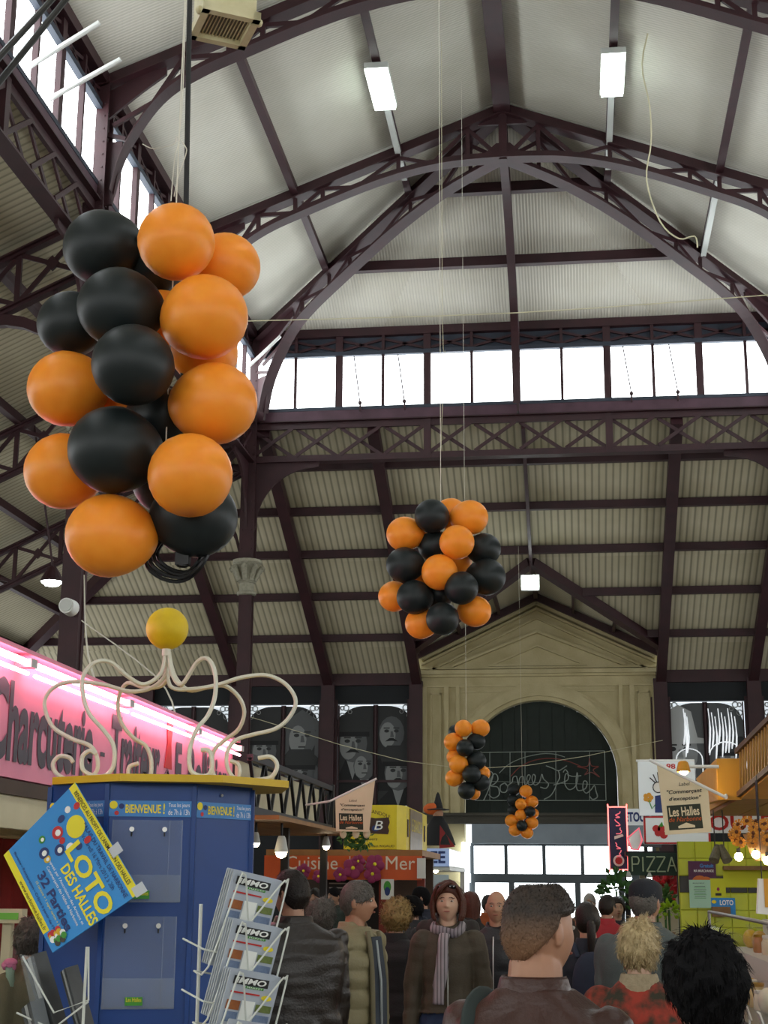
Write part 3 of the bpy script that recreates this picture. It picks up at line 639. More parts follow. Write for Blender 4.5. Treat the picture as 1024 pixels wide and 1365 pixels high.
portrait_window(7, -8.4, -6.48, [[(.5, .55, .3, 1, 0)], [(.5, .68, .34, 2, 0), (.45, .3, .32, 1, 0)]], 'printed portrait window with a woman in a headscarf')
portrait_window(8, -10.8, -8.86, [[(.5, .5, .3, 0, 0)], [(.5, .6, .3, 1, 1)]], 'printed portrait window behind the neon end of the pink sign')
portrait_window(9, -13.2, -11.26, [[(.5, .5, .3, 1, 1)], [(.5, .6, .3, 0, 1)]], 'printed portrait window farthest left on the far wall')
wr = portrait_window(10, 2.34, 4.24, [[(.3, .52, .42, 3, 1)], [(.2, .2, .3, 0, 0), (.65, .42, .3, 1, 0)]], 'pale printed portrait window right of the portal with drawn white strokes', True)
portrait_window(11, 4.72, 6.6, [[(.5, .5, .3, 1, 1)], [(.5, .6, .3, 0, 1)]], 'printed portrait window farthest right on the far wall')
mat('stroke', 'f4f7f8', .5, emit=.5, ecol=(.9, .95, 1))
for i in range(12):     # white paint strokes over the right portrait window, a faint glow put in
    x = 2.75+.04*i if i < 3 else 3.36+.08*(i-3); z1_ = 6.0-.1*(i % 3); b = MB()
    b.tube(smooth_path([(x, YW-.03, z1_), (x+.03, YW-.03, z1_-.5), (x-.02, YW-.03, z1_-.9-.2*(i % 2))], 3), [.012]*3+[.022]*3+[.012], 5); b.build('painted_stroke', 'stroke', wr)
for cx, cz, r in ((2.85, 4.75, .32), (3.75, 4.85, .4), (3.85, 4.4, .22)):
    b = MB(); b.tube([V((cx-r*math.cos(a), YW-.03, cz+r*.8*math.sin(a))) for a in [PI*i/10 for i in range(11)]]+[V((cx+r, YW-.03, cz-.4))], .014, 5); b.build('painted_stroke', 'stroke', wr)
# ================================================================ balloons
mat('balloon_orange', 'fa9a30', .4, spec=.35, subs=.12, col2='f58f24', nscale=2, namt=.5)
mat('balloon_black', '1a2122', .45, spec=.35)
mat('string', 'd9d4c4', .8)
def unit_balloon(m):
    b = MB(); R_ = lambda p: V((p.x*(1-.10*max(0, -p.z)), p.y*(1-.10*max(0, -p.z)), p.z*1.06 if p.z > 0 else p.z*1.14))
    b.ball((0, 0, 0), 1, 24, 16, fn=R_); me = bpy.data.meshes.new('balloon')
    me.from_pydata(b.v, [], b.f); me.polygons.foreach_set('use_smooth', [True]*len(me.polygons)); me.materials.append(M(m))
    b = MB(); b.lathe([(.02, -1.12), (.07, -1.16), (.04, -1.2), (.1, -1.27), (.11, -1.29)], n=8); k = bpy.data.meshes.new('knot'); k.from_pydata(b.v, [], b.f); k.materials.append(M(m))
    return me, k
UB = {'O': unit_balloon('balloon_orange'), 'B': unit_balloon('balloon_black')}
def cluster(lab, Y, items, axis, top, extra=()):
    "axis: photo x of the hanging line, top: height of the line's upper end"
    mid = at(axis, sum(i[2] for i in items)/len(items), Y); zs = [at(axis, i[2], Y).z for i in items]
    t = thing('balloon_cluster', lab, 'balloons', (mid.x, Y, min(zs)), 'orange and black balloon clusters hung over the aisle')
    for c, px, py, r, dy in items:
        R_ = r*Y/FPX*1.05
        p = at(px, py, Y+dy*R_*2); A = V((mid.x, Y, p.z)); d = (p-A); d = d.normalized() if d.length > .02 else V((0, -1, 0))
        # side balloons lean along the line of sight a little so they stay round
        q = V((0, 0, 1)).rotation_difference(d)
        o = share(UB[c][0], 'balloon', t, p, q, (R_*.97, R_*.97, R_*.97))
        k = bpy.data.objects.new('knot', UB[c][1]); COL.objects.link(k); k.parent = o
    b = MB(); b.tube([(mid.x, Y, min(zs)), (mid.x, Y, top)], .003, 5); b.build('hanging_string', 'string', t)
    return t, mid
C1 = [('B', 137, 330, 57, .4), ('O', 235, 323, 55, -.4), ('O', 300, 355, 50, .5), ('B', 160, 410, 57, -.35), ('B', 96, 432, 49, .35), ('O', 272, 423, 60, -.3),
      ('B', 178, 487, 56, -.75), ('O', 90, 518, 55, .15), ('O', 285, 538, 58, -.1), ('O', 272, 470, 48, .5), ('B', 153, 600, 61, -.35), ('O', 86, 628, 55, .25), ('O', 253, 634, 57, -.6),
      ('B', 260, 690, 56, .1), ('O', 147, 714, 58, -.15), ('B', 212, 560, 50, .4), ('O', 170, 540, 50, .95), ('B', 220, 640, 48, .6), ('O', 215, 430, 50, .95), ('B', 205, 350, 50, .9)]
t1, m1 = cluster('biggest balloon cluster, nearest, hung over the blue kiosk', 5.2, C1, 225, 15.0)
q = lambda x, y: (480+x/4.655, 640+y/4.655)
C2 = [('B', 576, 688, 23, -.3), ('O', 626, 690, 24, .1), ('O', 601, 685, 22, .5), ('O', 540, 712, 24, .1), ('O', 609, 723, 23, -.6), ('B', 645, 732, 22, .3), ('B', 540, 753, 24, -.2), ('O', 586, 763, 24, -.5),
      ('B', 648, 769, 25, .1), ('O', 526, 795, 21, .4), ('B', 553, 796, 23, -.3), ('B', 615, 784, 22, -.7), ('O', 633, 815, 21, .2), ('O', 562, 831, 21, .2), ('B', 590, 825, 22, -.5), ('B', 579, 727, 22, .3), ('B', 584, 792, 21, .3), ('O', 560, 770, 22, .8), ('O', 610, 745, 20, .9)]
t2, m2 = cluster('second balloon cluster, round, hanging in mid air left of the stone gable', 13.4, C2, 588, 15.0)
C3 = [('O', 618, 971, 11.3, -.3), ('O', 640.6, 970.7, 11.6, 0), ('O', 604.7, 989, 12, .1), ('B', 635, 988, 11.3, 0), ('B', 620, 997, 11.3, -.5), ('O', 607, 1009, 11, .4), ('B', 635.4, 1014, 12, -.1), ('O', 611.5, 1018.5, 12, -.3),
      ('B', 628.6, 1032, 12, -.4), ('O', 643, 1031, 10, .4), ('O', 606, 1037, 11.3, .1), ('B', 641, 1043, 11, .1), ('B', 622, 1054, 11.3, -.2), ('O', 631, 1057, 9, .4), ('B', 608, 976, 10, .6)]
t3, m3 = cluster('third balloon cluster, long, hanging before the left side of the arch', 22.7, C3, 622, 15.0)
C4 = [('B', 685, 1052.5, 8, .2), ('O', 701, 1054.7, 8, -.2), ('B', 684, 1066.7, 7.5, .2), ('O', 709, 1069, 8, 0), ('O', 694.7, 1072, 7.5, -.4), ('B', 684, 1080, 7, .3), ('B', 706.5, 1082, 7, -.4), ('O', 694.5, 1086.4, 7.5, -.2),
      ('O', 682, 1094, 8, 0), ('O', 709, 1097, 8, 0), ('B', 696, 1100.6, 7, -.6), ('O', 687, 1106.5, 8, 0), ('O', 703, 1110.5, 7.3, -.1), ('O', 712, 1084, 6, .4)]
t4, m4 = cluster('smallest balloon cluster, farthest, hanging before the glazed doors', 33, C4, 697, 9.6)
# cable coil under the biggest cluster, its rope and the box hoist beside it
cb = thing('cable_coil', 'black cable coil hanging below the biggest balloon cluster', 'cable', at(238, 775, 5.25))
for i, (r, dx, dz) in enumerate(((.105, 0, 0), (.1, .012, .006), (.11, -.008, -.012), (.095, .02, .01), (.104, -.016, .002))):
    c = at(238, 738, 5.25+.012*i)+V((dx, 0, dz)); b = MB(); b.tube([c+V((r*1.05*math.cos(a), .02*math.sin(3*a), r*.82*math.sin(a))) for a in [2*PI*k/28 for k in range(28)]], .0075, 6, True); b.build('cable_loop', 'black_rubber', cb, True)
b = MB(); p = at(244, 745, 5.24); b.box(p, (.05, .04, .05)); b.cyl(p-V((0, 0, .03)), p+V((0, 0, .06)), .02); b.build('plug', 'black_rubber', cb)
tp = at(253, 0, 5.3); bt = at(240, 722, 5.3); dr = (tp-bt)
b = MB(); b.tube([bt, bt+dr*1.0, V((tp.x+.05, 5.3, 14.6))], .011, 8); b.build('hoist_rope', 'black_rubber', label='thick black rope running from the roof down into the biggest balloon cluster', cat='rope')
b = MB(); pp = [(247, 35), (245, 90), (243, 140), (238, 190), (234, 205), (231, 230), (228, 268)]; b.tube(smooth_path([at(x, y, 5.28) for x, y in pp], 4)+[], .0022, 4)
b.tube(smooth_path([at(x, y, 5.28) for x, y in ((190, 192), (205, 198), (232, 192), (236, 182), (247, 195), (248, 205), (238, 235), (232, 262))], 4), .002, 4)
b.tube([at(247, 35, 5.28), V((at(247, 35, 5.28).x, 5.28, 14.6))], .0022, 4); b.build('tie_wire', 'string', label='tangled thin grey wire dangling beside the black rope', cat='wire')
mat('cream_metal', 'd5cda6', .5, 0, 'b8ae84', 6, .7); mat('grille', '5a5a4a', .6, 0, '77765f', 60, .6)
hb = at(299, 40, 8.6); hs = thing('ceiling_heater', 'cream boxed heater with a square grille hung near the black rope', 'heater', hb)
Rz = Matrix.Rotation(.5, 3, 'Z')
b = MB(); b.box(hb+V((0, 0, .22)), (.34, .34, .34), Rz); b.build('casing', 'cream_metal', hs)
b = MB()
for s in (-1, 1):
    b.box(hb+Rz @ V((s*.17, 0, .03)), (.05, .39, .06), Rz); b.box(hb+Rz @ V((0, s*.17, .03)), (.39, .05, .06), Rz)
b.build('frame', 'cream_metal', hs)
b = MB(); b.box(hb+V((0, 0, .05)), (.3, .3, .02), Rz); gr = b.build('grille', 'grille', hs)
for k in range(-6, 7):
    b = MB(); b.box(hb+Rz @ V((k*.023, 0, .036)), (.006, .29, .012), Rz); b.build('grille_bar', 'cream_metal', gr)
b = MB(); b.cyl(hb+V((0, 0, .39)), (hb.x, hb.y, 14.4), .02, n=8); b.build('hanger_rod', 'cream_metal', hs)
for sx in (-.2, .2): b = MB(); b.ball(hb+Rz @ V((sx, -.12, .03)), .03, 8, 6); b.build('hook', 'cream_metal', hs)
# ================================================================ lamps in the roof
mat('tube_light', 'ffffff', .3, emit=16, ecol=(.86, 1, .93)); mat('flood_light', 'ffffff', .3, emit=22, ecol=(.9, 1, .97)); mat('lamp_body', 'c9cdc8', .5)
for px, lab in ((-1, 'bright rectangular lamp under the left roof slope'), (1, 'bright rectangular lamp under the right roof slope')):
    x = XC+px*HW/3; z = zn(HW/3)-.28; y0, y1 = 20.75, 22.0
    t = thing('ceiling_lamp', lab, 'lamp', (x, 21.4, z), 'rectangular lamps under the nave roof')
    b = MB(); b.bb(x-.19, x+.19, y0, y1, z, z+.1); b.build('housing', 'lamp_body', t)
    b = MB(); b.bb(x-.17, x+.17, y0+.02, y1-.02, z-.05, z); b.build('diffuser', 'tube_light', t)
    b = MB(); b.bb(x-.05, x+.05, y1, y1+2.8, z+.08, z+.14); b.build('cable_tray', 'lamp_body', t)
    for y in (y0+.2, y1-.2):
        b = MB(); b.cyl((x, y, z+.1), (x, y, z+.2), .02, n=6); b.build('hanger', 'iron', t)
b = MB(); x = XC+HW*2/3; b.bb(x-.05, x+.05, 24, 27.2, zn(HW*2/3)-.2, zn(HW*2/3)-.14); b.build('cable_tray', 'lamp_body', ceil)
t = thing('flood_lamp', 'bright square flood lamp hung in front of the stone gable peak', 'lamp', at(707, 786, 33.1)); c = at(707, 777, 33.1)
b = MB(); b.box(c, (.42, .1, .36)); b.box(c+V((0, .08, .05)), (.25, .12, .2)); b.build('housing', 'lamp_body', t)
b = MB(); b.box(c-V((0, .055, 0)), (.36, .02, .3)); b.build('lens', 'flood_light', t)
b = MB(); b.cyl(c+V((0, .05, .18)), (c.x, c.y+.05, zl(c.y+.05-YE)+.03), .015, n=6); b.build('hanger', 'iron', t)
t = thing('spot_lamp', 'small bright spot lamp on the left behind the balloons', 'lamp', at(69, 790, 24.5)); c = at(69, 778, 24.5)
b = MB(); b.lathe([(.06, .3), (.13, .2), (.2, .06), (.2, .03)], c, 14); b.cyl(c+V((0, 0, .3)), V((c.x-.5, c.y, zl(XL-c.x+.5)+.02)), .02, n=6); b.build('hood', 'iron', t)
b = MB(); b.lathe([(.19, .03), (.12, -.03), (.02, -.05)], c, 14); b.build('lens', 'flood_light', t)
t = thing('round_speaker', 'small white round loudspeaker on the iron column', 'loudspeaker', at(90, 820, 18.35)); c = at(90, 808, 18.3)
R_ = Matrix.Rotation(PI/2, 3, 'X')
b = MB(); b.cyl(c+V((0, .15, 0)), c-V((0, .06, 0)), .11, .1, 20); b.build('shell', 'white_tube', t, True)
b = MB(); b.cyl(c-V((0, .06, 0)), c-V((0, .075, 0)), .082, .08, 20); b.build('grille', 'lamp_body', t)
# window opening tubes, big diagonal pipes at the left
for i, (a, e, lab) in enumerate((((40, 88), (133, 30), 'upper white tube sticking out from the left clerestory window'), ((66, 132), (161, 79), 'lower white tube sticking out from the left clerestory window'), ((330, 490), (374, 448), 'short white tube by the far left window corner'))):
    if i < 2: p = atX(*a, XL+.02); L_ = 1.75; d = V((1, -.08, .02)).normalized(); e3 = at(*e, p.y-.12)
    else: p = atX(*a, XL+.02); e3 = at(*e, p.y-.1)
    b = MB(); b.cyl(p, e3, .035, n=10); b.build('opening_tube', 'white_tube', label=lab, cat='tube')
for a, e, lab in (((0, 108), (97, -12), 'thick black cable slanting across the upper left corner, lower one'), ((0, 75), (76, -8), 'thick black cable slanting across the upper left corner, upper one')):
    p = at(*a, 12.5); e3 = at(*e, 14.5); d = e3-p; b = MB(); b.cyl(p-d*.7, e3+d*.35, .035, n=8); b.build('slanting_cable', 'black_rubber', label=lab, cat='cable')
# pale rope on the right, long thin lines across the hall
def line(pts, r, m, nm, lab, cat):
    b = MB(); b.tube(smooth_path(pts, 4), r, 5); return b.build(nm, m, label=lab, cat=cat)
mat('rope_pale', 'cfc9a8', .8)
line([at(x, y, 20.5) for x, y in ((868, -60), (868, 20), (856, 85), (866, 140), (868, 190), (862, 240), (880, 295), (905, 318), (926, 315), (930, 330))], .012, 'rope_pale', 'loose_rope', 'loose pale rope winding down past the right roof lamp', 'rope')
line([at(330, 428, 20), at(690, 417, 20), at(1040, 392, 20)], .008, 'rope_pale', 'cross_line', 'thin pale line stretched across above the far window row', 'line')
line([V((XL+.16, YE, 4.9)), at(620, 1025, 30.0), V((2.2, YW-.22, 5.2))], .006, 'rope_pale', 'cross_line', 'thin wire stretched across below the portrait windows', 'line')
line([V((at(590, 430, 21).x, 21, 14.66)), at(590, 430, 21), at(594, 470, 21), at(590, 540, 21), at(588, 600, 21)], .004, 'rope_pale', 'dangling_wire', 'thin wire dangling before the middle of the far window row', 'wire')
# ================================================================ blue information kiosk
mat('kiosk_blue', '0b408a', .45, 0, '093570', 2.5, .7); mat('kiosk_yellow', 'd9b30e', .5, 0, 'c7a20c', 5, .6); mat('ball_yellow', 'e3c40c', .55, 0, 'd0ad08', 14, .7, bump=.1, bscale=80)
mat('cream_tube', 'd8d7c6', .4); mat('acrylic', 'dfeaf2', .12, alpha=.065, spec=.5); mat('steel', 'c8c8c4', .3, .8); mat('label_blue', '3f83c6', .5); mat('yellow_ink', 'efdb2b', .6); mat('white_ink', 'eef1ec', .6)
mat('black_ink', '17181a', .6); mat('green_ink', '3f8f2e', .6); mat('red_ink', 'c02a2a', .6); mat('navy_ink', '20356e', .6)
KC = at(199, 1180, 7.05); KC.z = 0; AN = math.atan2(KC.x, KC.y)*-1   # the front face looks at the open aisle
KR = Matrix.Rotation(math.radians(15), 3, 'Z'); AP_ = .465; SD = AP_*math.tan(PI/8)
def octo(R_, z, c=KC): return [c+KR @ V((R_/math.cos(PI/8)*math.cos(PI/8+k*PI/4), R_/math.cos(PI/8)*math.sin(PI/8+k*PI/4), z)) for k in range(8)]
kz = 2.135
k_ = thing('information_kiosk', 'blue eight sided information kiosk with a yellow top board', 'kiosk', KC)
b = MB(); b.plate(octo(AP_, .12), (0, 0, kz-.12)); b.build('body', 'kiosk_blue', k_)
b = MB(); b.plate(octo(AP_-.04, 0), (0, 0, .12)); b.build('plinth', 'black_ink', k_)
kb = KC+V((.09, -.0, 0)); b = MB(); b.plate(octo(.545, kz, kb), (0, 0, .032)); b.build('top_board', 'kiosk_yellow', k_)
for i in range(8):
    v = octo(AP_+.002, 0)[i]; b = MB(); b.beam(v+V((0, 0, .14)), v+V((0, 0, kz-.01)), .02, .02); b.build('corner_strip', 'kiosk_blue', k_)
def face(i):
    "surface of kiosk face i (0 front, 1 front right, -1 front left): u across, v height"
    a = math.radians(-90+15+45*i); n = V((math.cos(a), math.sin(a), 0)); u = V((-n.y, n.x, 0))
    return plane_fn(KC+n*AP_, u, V((0, 0, 1)), n)
for i, lab in ((0, None), (1, None), (-1, None)):
    f = face(i); b = MB(); b.plate([f(-.185, 1.985, .001), f(.18, 1.985, .001), f(.18, 2.055, .001), f(-.185, 2.055, .001)], f(0, 0, .006)-f(0, 0, 0)); s = b.build('opening_hours_sign', 'label_blue', k_, label='blue strip sign with yellow and white lettering')
    decal(f, disc(-.165, 2.035, .018, 14), .0095).build('sun', 'yellow_ink', s); decal(f, disc(-.13, 2.03, .012, 12), .0095).build('motif', 'navy_ink', s); decal(f, disc(-.15, 2.0, .01, 12), .0095).build('motif', 'red_ink', s)
    letters('BIENVENUE', s, 'yellow_ink', f, -.112, .045, 2.0, 2.038, bold=.02, lift=.0095); letters('!', s, 'yellow_ink', f, .055, .062, 1.997, 2.044, bold=.02, lift=.0095)
    letters('Tous les jours', s, 'white_ink', f, .078, .172, 2.023, 2.046, lift=.0095); letters('de 7h à 13h', s, 'white_ink', f, .078, .172, 1.994, 2.018, lift=.0095)
f = face(1); b = MB(); b.ball(f(-.02, 2.09, .004), .008, 8, 6); b.build('screw', 'steel', k_)
f = face(0)
for z0, z1, lab, u0 in ((1.615, 1.97, 'clear acrylic leaflet holder, the upper one on the blue kiosk', -.165), (1.17, 1.555, 'clear acrylic leaflet holder, the lower one on the blue kiosk', -.175)):
    h = thing('leaflet_holder', lab, 'leaflet holder', f(0, z0, .03), 'acrylic holders on the kiosk'); u1 = u0+.31
    def slab(a, c, e, g, l0, l1, nm):
        b = MB(); b.plate([f(a, e, l0), f(c, e, l0), f(c, g, l0), f(a, g, l0)], f(0, 0, l1-l0)-f(0, 0, 0)); return b.build(nm, 'acrylic', h)
    slab(u0, u1, z0, z1, .004, .008, 'back_plate'); slab(u0, u1, z0, z0+(z1-z0)*.33, .05, .054, 'front_plate')
    slab(u0, u0+.005, z0, z1, .008, .05, 'side_plate'); slab(u1-.005, u1, z0, z1, .008, .05, 'side_plate'); slab(u0, u1, z0, z0+.005, .008, .05, 'bottom_plate')
    slab(u1-.06, u1-.056, z0+.02, z1, .01, .03, 'divider')
    for u in (u0+.085, u0+.23):
        b = MB(); b.cyl(f(u, z1-.04, .008), f(u, z1-.04, .014), .011, n=10); b.build('screw', 'steel', h); b = MB(); b.box(f(u, z1-.062, .01), (.006, .004, .018)); b.build('screw_slot', 'black_ink', h)
    b = MB(); b.plate([f(u0+.1, z0+.015, .0545), f(u0+.175, z0+.015, .0545), f(u0+.175, z0+.05, .0545), f(u0+.1, z0+.05, .0545)], f(0, 0, .002)-f(0, 0, 0)); s = b.build('sticker', 'green_ink', h, label='small green sticker')
    letters('Les Halles', s, 'yellow_ink', f, u0+.105, u0+.17, z0+.03, z0+.048, lift=.058)
# crown of bent tubes and ball on the top board
cr = thing('kiosk_crown', 'crown of bent cream tubes with a yellow ball, standing on the kiosk', 'ornament', at(225, 1050, 7.05))
zb = kz+.032
TP = {'a': [(490, 215), (488, 290), (440, 340), (360, 355), (260, 330), (150, 320), (80, 345), (52, 400), (80, 480), (150, 525), (215, 550), (240, 590), (240, 640), (200, 675), (140, 680), (95, 650), (82, 615), (105, 588), (140, 592), (155, 610)],
      'b': [(487, 215), (470, 290), (410, 330), (350, 300), (290, 250), (235, 250), (195, 290), (188, 350), (210, 430), (265, 495), (300, 550), (300, 620), (270, 670), (225, 675), (190, 635), (188, 590), (215, 568), (238, 580)],
      'c': [(495, 215), (500, 290), (470, 335), (410, 340), (350, 325), (318, 380), (325, 460), (370, 520), (415, 550), (435, 600), (432, 660), (405, 685), (370, 680), (353, 655), (358, 625), (390, 613)],
      'd': [(500, 215), (510, 290), (545, 330), (600, 250), (640, 238), (665, 290), (665, 370), (640, 440), (600, 490), (575, 560), (575, 630), (600, 680), (640, 660), (655, 620), (645, 570), (615, 565)],
      'e': [(498, 215), (520, 300), (570, 350), (640, 340), (700, 335), (750, 375), (770, 430), (750, 490), (700, 530), (660, 570), (655, 640), (685, 683), (730, 683), (752, 655), (748, 618), (720, 604)],
      'f': [(492, 215), (495, 310), (520, 345), (600, 345), (680, 330), (760, 305), (850, 297), (920, 330), (955, 390), (930, 450), (880, 490), (800, 510), (740, 530), (710, 570), (710, 630), (745, 680), (820, 690), (870, 660), (888, 620), (865, 590), (820, 595)]}
for k, pts in TP.items():
    dep = {'a': 0, 'b': -.3, 'c': .3, 'd': -.3, 'e': .3, 'f': .02}[k]; P = []
    for i, (x, y) in enumerate(pts):
        t = min(1, i/8); p = at(40+x/2.695, 790+y/2.695, 7.05+dep*t); p.z = max(p.z, zb+.012); P.append(p)
    b = MB(); b.tube(smooth_path(P, 5), .0105, 8); b.build('bent_tube', 'cream_tube', cr, True)
bc = at(223, 838, 7.05); b = MB(); b.ball(bc, .104, 28, 18); b.build('ball', 'ball_yellow', cr, 'all')
b = MB(); b.cyl(bc-V((0, 0, .135)), bc-V((0, 0, .095)), .022, n=12); b.build('collar', 'cream_tube', cr)
for x, y in ((232, 1049), (258, 1046)):
    p = at(x, 1049, 7.0); b = MB(); b.lathe([(.03, zb), (.03, zb+.008), (.01, zb+.012)], (p.x, p.y, 0), 12); b.build('foot_plate', 'cream_tube', cr)
# ---------------- lottery poster fixed askew to the kiosk
mat('poster_blue', '1f86cf', .5, 0, '2a90d6', 3, .5); mat('poster_yellow', 'e8dc22', .55)
mat('tape', 'd9dfe4', .4, alpha=.6)
TL, TR, BR, BL = at(100, 1043, 6.45), at(187, 1190, 6.3), at(70, 1270, 6.35), at(5, 1140, 6.5)
pn = (TR-TL).cross(BL-TL).normalized(); pn = pn if pn.y < 0 else -pn
def pf(u, v, l=0):
    p = (TL*(1-u)+TR*u)*v+(BL*(1-u)+BR*u)*(1-v); return p+pn*(l-.012*math.sin(PI*u)*math.sin(PI*v))
lo = thing('lottery_poster', 'blue and yellow LOTO poster fixed askew on the left of the kiosk', 'poster', pf(.5, 0))
def pgrid(u0, u1, v0, v1, nm, m, lift, thick=0, n=8, parent=lo):
    b = MB(); vs = [pf(u0+(u1-u0)*i/n, v0+(v1-v0)*j/n, lift) for j in range(n+1) for i in range(n+1)]; b.add(vs, [(j*(n+1)+i, j*(n+1)+i+1, (j+1)*(n+1)+i+1, (j+1)*(n+1)+i) for j in range(n) for i in range(n)])
    if thick:
        m_ = len(vs); b.add([p-pn*thick for p in vs], [(j*(n+1)+i+0, (j+1)*(n+1)+i, (j+1)*(n+1)+i+1, j*(n+1)+i+1) for j in range(n) for i in range(n)])
        e = [i for i in range(n+1)]+[(j+1)*(n+1)-1 for j in range(1, n+1)]+[n*(n+1)+i for i in range(n-1, -1, -1)]+[j*(n+1) for j in range(n-1, 0, -1)]
        b.f += [[e[i], e[(i+1) % len(e)], e[(i+1) % len(e)]+m_, e[i]+m_] for i in range(len(e))]; b.mi += [0]*len(e)
    return b.build(nm, m, parent)
sh = pgrid(0, 1, 0, 1, 'sheet', 'poster_blue', 0, .006)
tb = pgrid(0, 1, .915, 1, 'top_band', 'poster_yellow', .001); bb_ = pgrid(0, .82, 0, .07, 'bottom_band', 'poster_yellow', .001)
letters("BENEFICES AU PROFIT DE L'ANIMATION DES HALLES", tb, 'black_ink', pf, .06, .9, .935, .98, bold=.01)
letters('PALAIS DU TRAVAIL DE NARBONNE', sh, 'navy_ink', pf, .3, .97, .845, .89, bold=.01)
letters('Vendredi 16 Mars 2012 à 20h', sh, 'navy_ink', pf, .36, .86, .775, .82)
letters('LOTO', sh, 'poster_yellow', pf, .36, .99, .555, .74, bold=.03)
letters('DES HALLES', sh, 'poster_yellow', pf, .45, 1.0, .43, .535, bold=.025)
letters("Proposé par l'Association des Artisans et", sh, 'white_ink', pf, .3, .95, .365, .4); letters('Commerçants des Halles de Narbonne', sh, 'white_ink', pf, .36, .93, .315, .35)
letters('32 Parties', sh, 'navy_ink', pf, .36, .92, .2, .29, bold=.03)
letters('15 cartons + 1 super carton + 2 surprises', sh, 'poster_yellow', pf, .4, .97, .155, .185)
letters('Buvette - Restauration - Crêpes à partir de 19h30', sh, 'navy_ink', pf, .06, .9, .095, .13, bold=.01)
letters('www.narbonne.halles.fr', bb_, 'black_ink', pf, .3, .8, .018, .055)
decal(pf, disc(.27, .78, .085, 24, 1.25), .003).build('sun', 'poster_yellow', lo)
for i in range(11):
    a = i*.57+.2; u, v = .27+.15*math.cos(a), .78+.19*math.sin(a)
    if v < .9: decal(pf, disc(u, v, .026, 10, 1.7-.2*(i % 3)), .003).build('food_motif', ('red_ink', 'white_ink', 'navy_ink', 'kiosk_yellow')[i % 4], lo)
for u, v, r, m in ((.2, .47, .05, 'red_ink'), (.32, .4, .045, 'navy_ink'), (.15, .3, .03, 'green_ink'), (.25, .25, .045, 'navy_ink'), (.31, .25, .03, 'kiosk_yellow')):
    o = decal(pf, disc(u, v+.12, r, 16, 1.25), .003).build('lotto_ball', m, lo); decal(pf, disc(u+.005, v+.125, r*.5, 12, 1.25), .005).build('ball_disc', 'white_ink', o)
for i in range(14):
    decal(pf, disc(.86+.012*(i % 5)*2, .06+.03*(i//3), .03, 8), .002+.0004*i).build('food_motif', ('red_ink', 'kiosk_yellow', 'white_ink', 'green_ink', 'stone_dark')[i % 5], lo)
for u, v in ((.62, .99), (.97, .99)):
    b = MB(); b.plate([pf(u-.03, v-.04, .004), pf(u+.05, v-.04, .004), pf(u+.05, v+.08, .002), pf(u-.03, v+.08, .002)], pn*.002); b.build('tape', 'tape', lo)
b = MB(); b.cyl(pf(.5, .5, -.01), pf(.5, .5, -.01)+V((.12, .22, 0)), .012, n=8); b.build('mount', 'steel', lo)
# ---------------- wire magazine rack in front of the kiosk, its magazines
mat('rack_wire', 'd3d7cf', .4); mat('mag_grey', 'b7bfca', .4, 0, 'a3acb9', 6, .5); mat('mag_pages', 'b9b9b2', .8); mat('pic_orange', 'b06a35', .5, 0, '7a4020', 30, .6); mat('pic_blue', '8397b8', .5, 0, '4c5c78', 30, .6); mat('pic_green', '7f8f4a', .5, 0, '4b5a2a', 30, .6)
MU, MV = V((.62, .785, 0)).normalized(), V((.24, .02, .97)).normalized(); MU = (MU-MV*MU.dot(MV)).normalized(); MN = MU.cross(MV)
MN = MN if MN.y < 0 else -MN
rk = thing('magazine_rack', 'white wire rack of property magazines beside the blue kiosk', 'rack', (at(268, 1300, 4.8).x, 4.85, 0))
pole = at(268, 1205, 4.8); b = MB(); b.tube([pole+V((0, 0, 0)), V((pole.x, pole.y, .03))], .006, 8); b.build('pole', 'rack_wire', rk)
p2 = pole+MU*.2; b = MB(); b.tube([p2-V((0, 0, .05)), V((p2.x, p2.y, .03))], .006, 8); b.build('pole', 'rack_wire', rk)
b = MB(); b.tube([V((pole.x, pole.y, .02))+q for q in (V((-.1, -.2, 0)), V((.25, -.15, 0)), V((.3, .3, 0)), V((-.05, .3, 0)))], .008, 6, True); b.build('base', 'rack_wire', rk)
